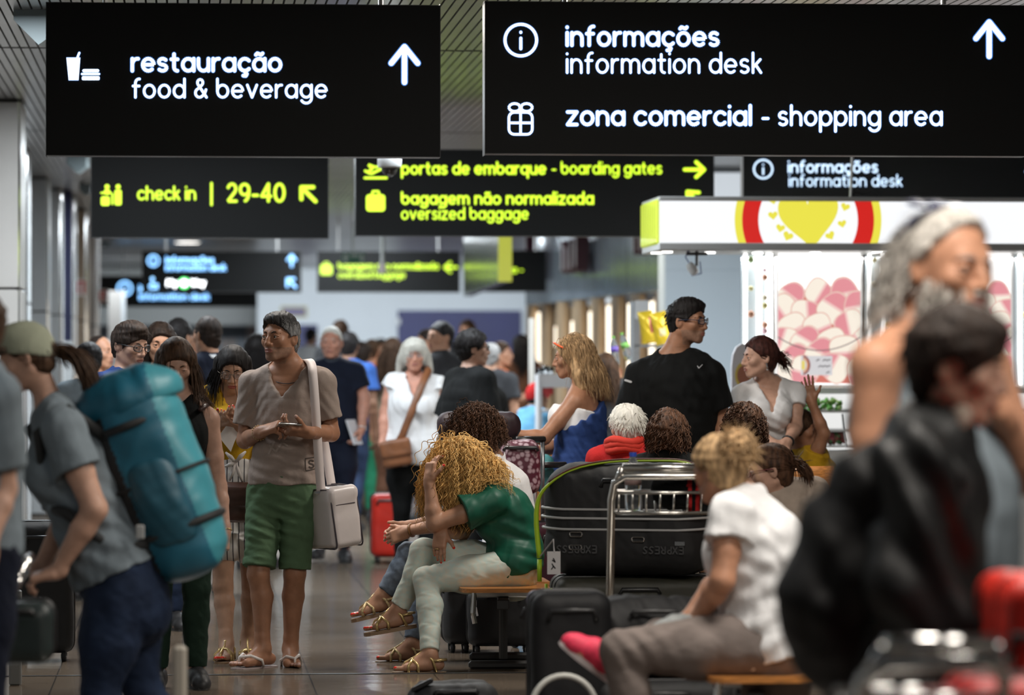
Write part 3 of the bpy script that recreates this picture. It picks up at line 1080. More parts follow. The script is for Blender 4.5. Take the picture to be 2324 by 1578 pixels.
def info_icon(pl, cx, cy, r, wt, c, par):
    icon(pl, [circ(cx, cy, r), [(cx, cy - r * .12), (cx, cy + r * .55)], [(cx, cy - r * .50), (cx, cy - r * .48)]], wt, c, par)


def suitcase_icon(pl, x0, y0, x1, y1, c, par):
    h = y1 - y0
    icon(pl, [[(x0 + (x1 - x0) * .3, y0 + h * .2), (x0 + (x1 - x0) * .36, y0 + h * .05), (x0 + (x1 - x0) * .64, y0 + h * .05), (x0 + (x1 - x0) * .7, y0 + h * .2)]], h * .1, c, par,
         [rrect(x0, y0 + h * .2, x1, y1, h * .16)])


# --- first row: food sign
pl, r = signbox(104, 8, 1000, 355, 503, 'big black lit sign reading restauração food & beverage with cup icon')
lettering(pl, 'restauração', 296, 641, 165, 36, 8.5, 'w', r)
lettering(pl, 'food & beverage', 299, 744, 224, 34, 6.2, 'w', r)
icon(pl, up_arrow(918, 106, 187, 30), 13, 'w', r, name='arrow')
icon(pl, [[(176, 130), (180, 120)], [(186, 168), (225, 168)]], 5, 'w', r,
     [[(151, 131), (182, 131), (178, 182), (156, 182)], rrect(187, 157, 225, 164, 4), rrect(186, 173, 226, 182, 3)])
# --- first row: information and shopping sign
pl, r = signbox(1100, 7, 2332, 352, 503, 'big black lit sign reading informações and zona comercial - shopping area', pxm=900)
lettering(pl, 'informações', 1283, 1634, 107, 37, 8.5, 'w', r)
lettering(pl, 'information desk', 1284, 1730, 168, 36, 6.2, 'w', r)
lettering(pl, 'zona comercial', 1284, 1707, 287, 37, 8.5, 'w', r)
lettering(pl, '- shopping area', 1728, 2140, 287, 36, 7.0, 'w', r)
icon(pl, up_arrow(2245, 50, 128, 30), 13, 'w', r, name='arrow')
info_icon(pl, 1182, 91, 36, 7, 'w', r)
icon(pl, [rrect(1155, 255, 1208, 305, 12) + [rrect(1155, 255, 1208, 305, 12)[0]], [(1181.5, 255), (1181.5, 305)], [(1156, 279), (1207, 279)],
          arc(1168, 244, 13, 9, 30, 330, 12) + [(1181, 252)], arc(1195, 244, 13, 9, 150, -150, 12) + [(1182, 252)]], 6, 'w', r)
# --- second row
pl, r = signbox(206, 328, 746, 541, 309, 'black lit sign reading check in 29 - 40 in yellow')
lettering(pl, 'check in', 311, 445, 455, 24, 4.8, 'y', r)
lettering(pl, '29-40', 514, 648, 460, 33, 6.6, 'y', r)
icon(pl, [[(480, 416), (480, 465)]], 5.5, 'y', r, name='divider')
icon(pl, [[(686, 427), (716, 457)], [(684, 452), (684, 425), (711, 425)]], 9, 'y', r, name='arrow')
icon(pl, [[(230, 438), (252, 438)], [(255, 441), (255, 463)]], 4, 'y', r,
     [circ(243, 424, 5.5, 14), rrect(236, 430, 250, 442, 5), rrect(229, 446, 249, 467, 5), circ(268, 424, 5.5, 14), rrect(260, 431, 276, 466, 5)])
pl, r = signbox(806, 340, 1621, 537, 309, 'black lit sign reading portas de embarque - boarding gates in yellow')
lettering(pl, 'portas de embarque', 910, 1240, 397, 22, 4.8, 'y', r)
lettering(pl, '- boarding gates', 1252, 1503, 396, 21, 3.7, 'y', r)
lettering(pl, 'bagagem não normalizada', 910, 1348, 465, 22, 4.8, 'y', r)
lettering(pl, 'oversized baggage', 910, 1200, 499, 21, 3.7, 'y', r)
icon(pl, [[(1554, 385), (1598, 385)], [(1580, 368), (1598, 385), (1580, 402)]], 8, 'y', r, name='arrow')
icon(pl, [[(1562, 437), (1590, 462)], [(1560, 459), (1560, 435), (1586, 437)]], 8, 'y', r, name='arrow')
icon(pl, [[(828, 404), (877, 404)], [(829, 388), (842, 395), (874, 379), (866, 376), (852, 380), (836, 374), (846, 384), (838, 388)]], 5.5, 'y', r)
suitcase_icon(pl, 831, 432, 874, 480, 'y', r)
pl, r = signbox(1686, 328, 2420, 537, 309, 'black lit sign reading informações information desk behind the candy kiosk', pxm=1200)
lettering(pl, 'informações', 1788, 1993, 393, 21, 4.2, 'v', r)
lettering(pl, 'information desk', 1790, 2048, 424, 20, 3.0, 'v', r)
info_icon(pl, 1732, 384, 21, 3.6, 'v', r)
icon(pl, up_arrow(2345, 370, 410, 16), 6, 'v', r, name='arrow')
# --- third row
pl, r = signbox(322, 570, 684, 664, 179, 'black lit sign with blue informações and a white line with green ring')
lettering(pl, 'informações', 376, 486, 598, 12, 2.9, 'b', r)
lettering(pl, 'information desk', 376, 513, 615, 12, 2.3, 'b', r)
lettering(pl, 'My', 378, 404, 650, 12, 3.4, 'W', r)
lettering(pl, 'Way', 433, 466, 650, 12, 3.4, 'W', r)
icon(pl, [], 2, 'W', r, [circ(418, 643, 8, 16)])
mb = MB()
stroke_mesh(mb, [circ(418, 643, 10, 20)], lambda x, y: pl.at(x, y, .009), 2.5)
mb.build('ring', glow('letter_green', (.15, 1, .25), 3), r)
info_icon(pl, 348, 592, 12, 3, 'b', r)
icon(pl, up_arrow(662, 579, 604, 9), 5, 'b', r, name='arrow')
icon(pl, [[(653, 634), (671, 652)], [(652, 650), (652, 633), (668, 633)]], 5, 'b', r, name='arrow')
icon(pl, [[(345, 640), (345, 648)] + arc(348, 648, 9, 8, 180, -20, 8), [(348, 646), (354, 646), (357, 655)]], 3.2, 'b', r, [circ(346, 633, 4, 10)])
pl, r = signbox(720, 570, 1044, 664, 179, 'black lit sign with blurred yellow oversized baggage lines and left arrow')
lettering(pl, 'bagagem não normalizada', 767, 995, 612, 12, 3.2, 'y', r)
lettering(pl, 'oversized baggage', 767, 920, 632, 12, 2.6, 'y', r)
suitcase_icon(pl, 727, 595, 754, 624, 'y', r)
icon(pl, [[(1009, 607), (1037, 607)], [(1022, 596), (1009, 607), (1022, 618)]], 5, 'y', r, name='arrow')
pl, r = signbox(1080, 568, 1240, 663, 178, 'black lit sign reading saída in yellow beside the mirrored fascia')
lettering(pl, 'saída -', 1118, 1187, 620, 12, 3.2, 'y', r)
icon(pl, [[(1096, 607), (1108, 607)]], 4, 'y', r)
pl, r = signbox(226, 626, 584, 697, 143, 'farthest black sign with blue information desk line at left')
lettering(pl, 'informações', 316, 420, 662, 11, 2.9, 'b', r)
lettering(pl, 'information desk', 316, 475, 681, 11, 2.3, 'b', r)
info_icon(pl, 283, 655, 15, 3.4, 'b', r)
# --- sign box seen edge-on beside the fascia
a = P(1146, 590, 236); b = P(1062, 590, 196)
r = empty('edge_on_sign', (a + b) / 2, 'glossy dark sign box seen nearly edge-on with a yellow edge strip', 'sign')
lx = nrm(V(*(b - a)[:2], 0)); ny = nrm(np.cross(lx, V(0, 0, 1)))
m = (a + b) / 2
z0, z1 = CAMZ + (HOR - 648) / 226, CEIL - .1
mb = MB(); mb.box((m[0], m[1], (z0 + z1) / 2), (np.linalg.norm((b - a)[:2]), .10, z1 - z0), [lx, ny, V(0, 0, 1)], 0, .004)
mb.build('panel', mat('edge_sign_face', (.10, .13, .06), .18, .7, noise=.3, nscale=4, stretch=(3, 3, .4)), r)
q = a - lx * .02
mb = MB(); mb.box((q[0], q[1], (z0 + z1) / 2), (.05, .13, z1 - z0), [lx, ny, V(0, 0, 1)]); mb.build('edge_strip', glow('edge_strip', (.62, .66, .04), .75), r)
for f in (.2, .8):
    q = a + (b - a) * f
    mb = MB(); mb.tube([(q[0], q[1], z1), (q[0], q[1], CEIL)], .012, 6); mb.build('hanger', STEEL, r)
# ---------------------------------------------------------------- candy kiosk
KF = Plane(1498, 345)                       # front plane of the fascia
k0 = KF.at(1498, HOR)
KB = -KF.n                                  # into the kiosk
ZT, ZB = KF.at(1498, 455)[2], KF.at(1498, 551)[2]
KL = 3.5
LITW = glow('fascia_white', (.95, .97, 1.0), 1.15)
kz = empty('candy_kiosk', (k0[0] + HPX[0] * KL / 2, k0[1] + HPX[1] * KL / 2 + .6, 0), 'white lit candy kiosk with yellow heart emblem on its fascia', 'kiosk')
ff = lambda x, y, o=0.0: k0 + HPX * x + KB * o + V(0, 0, y - k0[2])
mb = MB()
q = ff(KL / 2, (ZT + ZB) / 2, .02)
mb.box(q, (KL, .04, ZT - ZB), [HPX, KB, V(0, 0, 1)])
mb.build('fascia_front', LITW, kz)
mb = MB()
for zz, hh in ((ZT + .012, .03), (ZB - .025, .05)):
    mb.box(ff(KL / 2, zz, .45), (KL + .02, .94, hh), [HPX, KB, V(0, 0, 1)], 0, .006)
mb.build('fascia_rim', mat('kiosk_grey', (.55, .55, .54), .35), kz)
mb = MB()
mb.box(ff(KL / 2, ZT - .03, .5), (KL - .1, .8, .03), [HPX, KB, V(0, 0, 1)])
mb.build('roof', mat('kiosk_roof', (.5, .5, .5), .5), kz)
# fluted end cap; the yellow sign reflection is put in as colour and glow
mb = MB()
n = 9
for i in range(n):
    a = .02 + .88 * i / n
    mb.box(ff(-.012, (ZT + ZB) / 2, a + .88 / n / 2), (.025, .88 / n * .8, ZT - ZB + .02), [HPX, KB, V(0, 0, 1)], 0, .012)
mb.build('end_cap', mat('acrylic_reflection', (.55, .62, .08), .10, 0, emit=(.55, .70, .05), estr=.35), kz)
# the emblem: yellow and red rings cut off by the fascia edges, a heart inside
cx_, cy_ = KF.at(1834, 497)[0], KF.at(1834, 500)[2]
sx = np.dot(KF.at(1834, 500) - k0, HPX)
px1 = 1 / 341.0


def ringband(r0, r1, m, o):
    mb = MB()
    for sg in (-1, 1):
        rows = []
        for i in range(15):
            z = ZB + (ZT - ZB) * i / 14
            d = z - cy_
            rows.append((sx + sg * math.sqrt(r0 * r0 - d * d), sx + sg * math.sqrt(r1 * r1 - d * d), z))
        for i in range(14):
            a, b = rows[i], rows[i + 1]
            mb.add([ff(a[0], a[2], -o), ff(a[1], a[2], -o), ff(b[1], b[2], -o), ff(b[0], b[2], -o)], [(0, 1, 2, 3)])
    return mb.build('emblem_ring', m, kz)


YEL = glow('emblem_yellow', (.98, .90, .08), .95)
RED = glow('emblem_red', (.85, .02, .015), .85)
ringband(150 * px1, 167 * px1, YEL, .003)
ringband(113 * px1, 150 * px1, RED, .004)


def heart(cx, cy, w_, ang=0.0, n=40, ys=1.0):
    o = []
    for i in range(n):
        t = 6.2832 * i / n
        x = 16 * math.sin(t) ** 3
        y = 13 * math.cos(t) - 5 * math.cos(2 * t) - 2 * math.cos(3 * t) - math.cos(4 * t)
        x, y = x / 32 * w_, y / 32 * w_ * ys
        ca, sa = math.cos(ang), math.sin(ang)
        o.append((cx + x * ca - y * sa, cy + x * sa + y * ca))
    return o


mb = MB()
def addheart(px, py, w_, ang=0.0, ys=1.0):
    x = np.dot(KF.at(px, py) - k0, HPX); z = KF.at(px, py)[2]
    ol = heart(x, z, w_, ang, 60, ys)
    ol = [(a, min(max(b, ZB), ZT)) for a, b in ol]
    mb.add([ff(a, b, -.005) for a, b in ol], [tuple(range(len(ol)))[::-1]])


addheart(1836, 491, 138 * px1, .12, 1.16)
for (a, b, c_, d) in ((1754, 452, 26, .2), (1754, 489, 22, .1), (1771, 518, 21, -.2), (1788, 536, 24, -.4), (1918, 470, 21, -.3), (1911, 508, 20, .2), (1884, 535, 22, .5)):
    addheart(a, b, c_ * px1, d)
mb.build('emblem_heart', YEL, kz)
# small downlights in the soffit
SOF = glow('soffit_lamp', (1, .97, .92), 8)
for px in (1511, 1527, 1630, 1745, 1873, 2010, 2200):
    x = np.dot(KF.at(px, 552) - k0, HPX)
    mb = MB(); mb.lathe(ff(x, ZB - .056, .3 + .1 * (px % 3)), [(.035, 0), (.035, .012)], 16)
    mb.build('soffit_lamp', SOF, kz)
area('kiosk_light', tuple(ff(1.6, ZB - .08, .75)), 2.2, 120, (1, .97, .93), (0, 0, HROT), .5)
# backlit picture panels of sugared jellies in a glass bowl
KP = Plane(1498, 338)


def candy_poster(x0, y0, x1, y1, seed, par):
    r = random.Random(seed)
    mb = MB(); KP.box(mb, x0 - 5, y0 - 4, x1 + 5, y1 + 3, .05, 0); mb.build('picture_frame', mat('poster_edge', (.8, .8, .8), .4), par)
    W_, H_ = x1 - x0, y1 - y0
    mb = MB()
    lay = [.003]
    def poly(pts, mi):
        pts = [(min(max(a, x0), x1), min(max(b, y0), y1)) for a, b in pts]
        mb.add([KP.at(a, b, lay[0]) for a, b in pts], [tuple(range(len(pts)))], mi)
    poly([(x0, y0), (x1, y0), (x1, y1), (x0, y1)], 0)
    lay[0] = .0035
    top = y0 + H_ * .27
    poly([(x0, top + 40), (x0 + W_ * .3, top + 8), (x0 + W_ * .6, top + 4), (x1, top + 18), (x1, y1 - H_ * .12), (x1 - W_ * .1, y1 - 3), (x0 + W_ * .25, y1 - 6), (x0, y1 - H_ * .14)], 3)
    rows = [(.33, 3), (.44, 4), (.56, 3), (.67, 4), (.78, 3), (.89, 4)]
    rows.sort()
    for (fy, nn) in rows:
        for i in range(nn):
            cx = x0 + W_ * ((i + (.55 if nn == 3 else .05)) / 3.1 + r.uniform(-.04, .04))
            cy = y0 + H_ * fy + r.uniform(-9, 9)
            R_ = W_ * .170 * r.uniform(.92, 1.1)
            an = r.uniform(0, 6.28)
            ca, sa = math.cos(an), math.sin(an)
            def blob(k, y0_=-9):
                o = []
                for j in range(26):
                    t = 6.2832 * j / 26
                    a = math.copysign(abs(math.cos(t)) ** .8, math.cos(t)) * R_ * .92 * k
                    b = math.copysign(abs(math.sin(t)) ** .8, math.sin(t)) * R_ * 1.08 * k
                    a *= 1 - .22 * b / R_
                    b = max(b, y0_ * R_)
                    o.append((cx + a * ca - b * sa, cy + a * sa + b * ca))
                return o
            lay[0] += .00012; poly(blob(1.06), 4)
            lay[0] += .00012; poly(blob(1.0), 1)
            lay[0] += .00012; poly(blob(.98, -.05), 5)
            lay[0] += .00012; poly(blob(.95, .12), 2)
    lay[0] += .0003
    # glass rim over the jellies
    rim = [(x0 + W_ * t, y0 + H_ * (.64 + .10 * (1 - (2 * t - 1) ** 2))) for t in [i / 20 for i in range(21)]]
    stroke_mesh(mb, [rim], lambda a, b: KP.at(a, b, lay[0] + .0005), 1.2, 6)
    return mb.build('picture', [glow('pic_white', (1, .99, .97), 1.5), glow('pic_cream', (1.0, .90, .77), 1.05), glow('pic_pink', (.90, .33, .37), .95), glow('pic_red', (.85, .22, .17), .85),
                                glow('pic_shade', (.90, .50, .42), .9), glow('pic_mid', (.97, .64, .60), 1.0), glow('pic_rim', (.30, .22, .22), .7)], par)


p1 = empty('candy_picture_panel', KP.at(1860, 880), 'backlit picture panel of pink and white jellies in glass bowl', 'picture panel', 'jelly picture panels')
candy_poster(1766, 573, 1953, 874, 3, p1)
p2 = empty('candy_picture_panel', KP.at(2240, 880), 'backlit jelly picture panel mostly hidden behind the bearded man', 'picture panel', 'jelly picture panels')
candy_poster(2110, 573, 2294, 874, 8, p2)
# clear posts with sweets sealed inside
ACR = mat('acrylic_clear', (.95, .97, .97), .03, trans=1.0, ior=1.2)
LTUBE = glow('post_light', (1, .98, .95), 3.0)
for k, (px, lab) in enumerate([(1711, 'clear kiosk post left of the jelly picture, lit tubes and sweets inside'), (1993, 'clear kiosk post right of the jelly picture, lit tubes and sweets inside'),
                              (2334, 'clear lit kiosk post at the right picture edge')]):
    c = KP.at(px, HOR, .05)
    r = empty('kiosk_post', (c[0], c[1], 0), lab, 'post', 'clear posts of the kiosk')
    for j, dx in enumerate((-.058, .035, .105)):
        q = c + HPX * dx
        mb = MB(); mb.tube([(q[0], q[1], 1.345), (q[0], q[1], ZB - .056)], (.014, .018, .024)[j], 10); mb.build('light_tube', LTUBE, r)
    mb = MB(); q = c + HPX * .01 + KB * .06
    mb.box((q[0], q[1], (ZB + 1.29) / 2), (.17, .02, ZB - 1.42), [HPX, KB, V(0, 0, 1)]); mb.build('pane', mat('pane_bluegrey', (.60, .68, .72), .15, alpha=.55), r)
    mb = MB(); mb.box((c[0], c[1], 1.346), (.24, .20, .012), [HPX, KB, V(0, 0, 1)], 0, .01); mb.build('base', WHITEPL, r)
    rr = random.Random(k + 5)
    for j in range(9):
        py = 588 + j * 21 + rr.uniform(-5, 5)
        q = KP.at(px, py, .06) + HPX * (.075 if j % 3 else -.02)
        cl = [(.85, .80, .35), (.85, .45, .30), (.55, .75, .35), (.90, .85, .65), (.85, .55, .62)][rr.randrange(5)]
        mb = MB(); R_ = rr.uniform(.012, .026)
        mb.lathe(q - V(0, 0, R_), [(R_ * .1, 0), (R_ * .75, R_ * .35), (R_, R_), (R_ * .75, R_ * 1.65), (R_ * .1, R_ * 2)], 10)
        mb.build('sweet', mat('sweet_%d' % int(cl[1] * 100), cl, .4), r, True)
# price card
r = empty('price_card', KP.at(1854, 855, .12), 'white price card with ring emblem below the jelly picture', 'card')
mb = MB(); KP.box(mb, 1818, 808, 1889, 852, .006, .12); mb.build('card', glow('card_white', (.9, .88, .9), .8), r)
mb = MB()
stroke_mesh(mb, [arc(1822, 829, 15, 20, -80, 80, 14)], lambda a, b: KP.at(a, b, .124), 2.2, 0)
stroke_mesh(mb, [arc(1822, 829, 11, 15, -80, 80, 14)], lambda a, b: KP.at(a, b, .1245), 1.6, 1)
stroke_mesh(mb, [[(1823, 822), (1823, 836)]], lambda a, b: KP.at(a, b, .1245), 4, 2)
mb.build('emblem', [glow('card_ring', (.42, .10, .10), .7), glow('card_orange', (.9, .35, .1), .8), glow('card_sun', (.95, .78, .2), .9)], r)
mb = MB()
for (x0, x1, yy) in ((1853, 1862, 818), (1868, 1884, 818), (1858, 1885, 832), (1876, 1885, 846)):
    stroke_mesh(mb, [[(x0 + i * 3.2, yy - (1.4 if (i * 7) % 3 else -1.2)) for i in range(int((x1 - x0) / 3.2) + 1)]], lambda a, b: KP.at(a, b, .124), 1.3)
mb.build('fine_print', mat('print_grey', (.35, .33, .36), .6), r)
# counters with trays of sweets
ct = empty('sweet_counter', KP.at(1950, 1060), 'white lit counter under the jelly picture with trays', 'counter')
CW = mat('counter_white', (.82, .83, .82), .3)
mb = MB()
for (ya, yb, out) in ((880, 894, .35), (930, 937, .42), (975, 980, .5), (1012, 1016, .5)):
    KP.box(mb, 1690, ya, 2420, yb, .5, out)
mb.build('shelf', CW, ct)
mb = MB()
KP.box(mb, 1690, 880, 2420, 1340, .06, -.2)
mb.build('back_panel', glow('counter_back', (1, 1, .98), .9), ct)
mb = MB()
KP.box(mb, 1690, 1024, 2420, 1336, .5, .45)
mb.build('front_panel', CW, ct)
for px in (1846, 1912, 1990):
    mb = MB(); mb.tube([KP.at(px, 940, .45), KP.at(px + 10, 1016, .5)], .008, 6); mb.build('strut', CHROME, ct)
rr = random.Random(2)
for (x0, x1, y0, y1, cols, lab) in [(1800, 1910, 905, 930, [(.12, .40, .06), (.20, .50, .10), (.35, .55, .15)], 'heap of green jellies on the upper counter tray'),
                              (1800, 1838, 972, 1004, [(.08, .32, .08), (.12, .42, .14)], 'small heap of green jellies on the lower counter tray'),
                              (1876, 1920, 980, 1006, [(.30, .08, .07), (.10, .25, .10), (.40, .10, .12)], 'heap of red and green sweets on the lower counter tray')]:
    vs_mb = MB()
    for j in range(110):
        px, py = rr.uniform(x0, x1), rr.uniform(y0, y1)
        q = KP.at(px, py, .34 + rr.uniform(0, .1)); R_ = rr.uniform(.010, .019)
        vs_mb.lathe(q - V(0, 0, R_), [(R_ * .2, 0), (R_, R_ * .8), (R_ * .2, R_ * 1.8)], 7, nrm((rr.gauss(0, 1), rr.gauss(0, 1), 2)), j % len(cols))
    o = vs_mb.build('jelly_sweets', [mat('jelly_%d_%d' % (int(c_[0] * 100), int(c_[1] * 100)), c_, .35) for c_ in cols], None, True)
    tag(o, lab, 'sweets', None, 'stuff')
# rounded white standing board with the same rings
r = empty('standing_board', P(1680, 1180, 352), 'rounded white standing board with ring emblem behind the burgundy haired woman', 'board')
pb = Plane(1680, 352)
ol = [(1661, 1180), (1661, 830), (1664, 805), (1672, 788), (1684, 780), (1700, 784), (1708, 800), (1708, 1180)]
mb = MB(); mb.prism([pb.at(a, b) for a, b in ol], -pb.n * .06); mb.build('panel', mat('board_white', (.72, .70, .74), .4), r)
mb = MB()
for k, (rx, ry) in enumerate(((20, 30), (15, 22))):
    mb.add([pb.at(1688 + rx * math.cos(t), 852 + ry * math.sin(t), .002 + k * .002) for t in [6.2832 * i / 24 for i in range(24)]], [tuple(range(24))[::-1]], k)
mb.build('emblem', [mat('board_yellow', (.75, .58, .12), .5), mat('board_brown', (.42, .16, .10), .5)], r)
# spot on a stem with loose cables under the fascia
q = ff(.26, ZB - .05, .12)
r = empty('spotlight', q, 'white spotlight on a black stem with blue cables under kiosk fascia', 'spotlight')
mb = MB(); mb.box(q - V(0, 0, .02), (.14, .05, .02), None, 0, .004); mb.tube([q, q - V(0, 0, .10)], .010, 8); mb.build('stem', BLACKPL, r)
mb = MB(); mb.lathe(q + V(-.055, -.02, -.085), [(.022, 0), (.032, .03), (.030, .07), (.018, .085)], 14, (.55, -.1, -.8)); mb.build('head', WHITEPL, r, True)
mb = MB()
for k in range(2):
    mb.tube([q + V(-.06 + .01 * k, 0, 0), q + V(-.075, 0, -.04), q + V(-.045, 0, -.09), q + V(-.03 + .03 * k, 0, -.165 + .02 * k), q + V(.03, 0, -.15), q + V(.02, 0, -.07)], .004, 5)
mb.build('cable', mat('cable_blue', (.05, .08, .30), .4), r)
# rod from the ceiling to the kiosk roof with a cable
q = KF.at(1930, 450, -.3)
r = empty('suspension_rod', q, 'slanted thin rod and loose cable from ceiling down to kiosk top', 'rod')
mb = MB(); mb.tube([q, V(q[0] + .035, q[1], CEIL)], .010, 8); mb.build('rod', STEEL, r)
mb = MB(); mb.tube([q + V(0, 0, .01), q + V(.04, 0, .045), q + V(.10, 0, .02), q + V(.16, 0, .05), q + V(.20, 0, .01)], .004, 5); mb.build('cable', BLACKPL, r)

# ---------------------------------------------------------------- snack rack, white pole and drink counter near the shops
pr = Plane(1460, 300)
r = empty('snack_rack', P(1468, 1200, 300), 'grey snack rack with white header between the shop row and grey column', 'rack')
mb = MB(); pr.box(mb, 1438, 684, 1452, 1200, .25); mb.build('side', mat('rack_grey', (.30, .31, .32), .4), r)
mb = MB(); mb.prism([pr.at(a, b, .02) for a, b in rrect(1441, 682, 1473, 725, 5)], -pr.n * .03); mb.build('header', mat('rack_white', (.72, .75, .78), .4), r)
mb = MB()
for yy in (782, 850, 960, 1080): pr.box(mb, 1440, yy, 1512, yy + 6, .3)
mb.build('shelf', mat('rack_grey', (.30, .31, .32), .4), r)


def snack_bag(cx, y0, y1, w_, s, tilt, lab, red=0):
    """Pillow-shaped crisp packet with flat crimped ends."""
    c0 = P(cx, (y0 + y1) / 2, s)
    h = (y1 - y0) / s; wd = w_ / s
    r = empty('snack_bag', P(cx, y1, s), lab, 'snack bag', 'yellow crisp packets on the rack')
    ca, sa = math.cos(tilt), math.sin(tilt)
    nx, nz = 12, 16
    vs, fs = [], []
    for sd in (-1, 1):
        for j in range(nz + 1):
            for i in range(nx + 1):
                u, v = i / nx * 2 - 1, j / nz * 2 - 1
                d = .035 * max(0, 1 - abs(u) ** 3) * max(0, 1 - abs(v) ** 4) + .004 * math.sin(u * 7 + v * 9 + cx) * (1 - abs(v))
                x, z = u * wd / 2 * (1 - .06 * (1 - v * v)), v * h / 2
                vs.append(c0 + V(x * ca + z * sa, sd * d, -x * sa + z * ca))
    n = (nx + 1) * (nz + 1)
    mi = []
    for sd in (0, 1):
        for j in range(nz):
            for i in range(nx):
                a = sd * n + j * (nx + 1) + i
                q = (a, a + 1, a + nx + 2, a + nx + 1)
                fs.append(q if sd == 0 else q[::-1])
                mi.append(1 if (red and i > nx * .62 and 4 < j < 13) else (2 if (3 < j < 8 and 3 < i < 9 and not red) else 0))
    make('packet', np.array(vs), fs, [mat('foil_yellow', (.72, .52, .03), .28, .2, bump=.4, bscale=25), mat('foil_red', (.30, .05, .03), .3, .2), mat('foil_picture', (.75, .58, .30), .3, .1, noise=.5, nscale=40)], r, True, mi)


snack_bag(1469, 706, 780, 34, 318, -.16, 'yellow and brown crisp packet at the left of the rack', 1)
snack_bag(1500, 708, 782, 38, 322, -.22, 'shiny yellow crisp packet beside the black shirt man head')
mb = MB(); q0, q1 = P(1206, 740, 262), P(1206, 1230, 262)
mb.tube([(q0[0], q0[1], 0), (q0[0], q0[1], 1.9)], .024, 14)
tag(mb.build('white_pole', mat('pole_white', (.75, .72, .66), .35)), 'plain white pole standing before the lit shop row', 'pole')
pc = Plane(1240, 280)
r = empty('drink_counter', P(1250, 1245, 280), 'white counter unit with glasses on top beside the pole', 'counter')
mb = MB(); pc.box(mb, 1228, 850, 1300, 880, .4); pc.box(mb, 1222, 850, 1230, 1246, .3); pc.box(mb, 1296, 850, 1304, 1246, .3); pc.box(mb, 1228, 930, 1300, 936, .35)
mb.build('frame', mat('counter_unit_white', (.68, .68, .69), .35), r)
mb = MB(); pc.box(mb, 1232, 880, 1255, 896, .1, -.05); pc.box(mb, 1238, 896, 1248, 903, .1, -.05); mb.build('dispenser', mat('dispenser_red', (.55, .02, .02), .35), r)
for k, (px, hgt, lab) in enumerate([(1226, .05, 'clear glass leftmost on the white counter unit'), (1238, .07, 'tall clear glass on the white counter unit'), (1250, .06, 'clear glass nearest the blond woman on the white counter unit')]):
    q = pc.at(px, 850, -.1)
    r = empty('drinking_glass', q, lab, 'glass', 'glasses on the white counter unit')
    mb = MB(); mb.lathe(q, [(.022, 0), (.03, hgt), (.027, hgt), (.02, .006)], 12); mb.build('glass', mat('glass_clear', (.9, .93, .95), .05, trans=1.0, ior=1.35), r, True)
# ---------------------------------------------------------------- people
UP = V(0, 0, 1)


def skinmat(name, col):
    return mat('skin_' + name, col, .48, noise=.10, nscale=22, bump=.04, bscale=120, spec=.35)


SKIN = {'fair': skinmat('fair', (.56, .33, .24)), 'mid': skinmat('mid', (.46, .245, .155)), 'tan': skinmat('tan', (.37, .18, .105)),
        'red': skinmat('red', (.56, .27, .19)), 'dark': skinmat('dark', (.20, .10, .06)), 'orange': skinmat('orange', (.54, .27, .165)), 'olive': skinmat('olive', (.40, .23, .15))}
LIP = {'n': mat('lip_plain', (.34, .13, .10), .4), 'r': mat('lip_red', (.30, .075, .06), .4), 'p': mat('lip_pale', (.42, .20, .16), .45)}
NAIL = {'n': mat('nail_plain', (.55, .34, .28), .3), 'r': mat('nail_red', (.75, .03, .015), .25)}
STUB = mat('stubble', (.285, .155, .100), .6, noise=.15, nscale=60)
EYEW = mat('eye_white', (.62, .60, .57), .2)
EYEI = mat('eye_iris', (.035, .022, .014), .15)


def hairmat(name, col, var=.5):
    return mat('hair_' + name, col, .62, noise=var, nscale=60, stretch=(1, 1, .25), spec=.22)


HAIR = {'black': hairmat('black', (.010, .008, .008), .4), 'dark': hairmat('dark', (.024, .015, .011), .4), 'brown': hairmat('brown', (.060, .032, .018)),
        'auburn': hairmat('auburn', (.055, .018, .014)), 'blond': hairmat('blond', (.44, .24, .085), .5), 'ash': hairmat('ash', (.42, .27, .14), .5),
        'white': hairmat('white', (.66, .64, .58), .12), 'grey': hairmat('grey', (.30, .29, .28), .35), 'salt': hairmat('salt', (.15, .15, .15), .5), 'silver': hairmat('silver', (.52, .49, .45), .3), 'darkblond': hairmat('darkblond', (.20, .125, .065), .5), 'pepper': hairmat('pepper', (.028, .026, .026), .6),
        'curlybrown': hairmat('curlybrown', (.075, .036, .020), .6), 'gold': hairmat('gold', (.66, .40, .14), .45)}


def dirs(yaw):
    a = math.radians(yaw)
    return V(math.sin(a), -math.cos(a), 0), V(math.cos(a), math.sin(a), 0)


def rotz(v, deg):
    a = math.radians(deg)
    return V(v[0] * math.cos(a) - v[1] * math.sin(a), v[0] * math.sin(a) + v[1] * math.cos(a), v[2])


def headframe(J, yaw, pitch=0.0, roll=0.0):
    """pitch > 0 looks down; roll > 0 tips the head to its own right."""
    f, l = dirs(yaw)
    p = math.radians(pitch); r = math.radians(roll)
    f2 = f * math.cos(p) - UP * math.sin(p)
    u = UP * math.cos(p) + f * math.sin(p)
    l2 = l * math.cos(r) + u * math.sin(r)
    u2 = u * math.cos(r) - l * math.sin(r)
    J['hx'], J['hy'], J['hz'] = l2, f2, u2
    return J


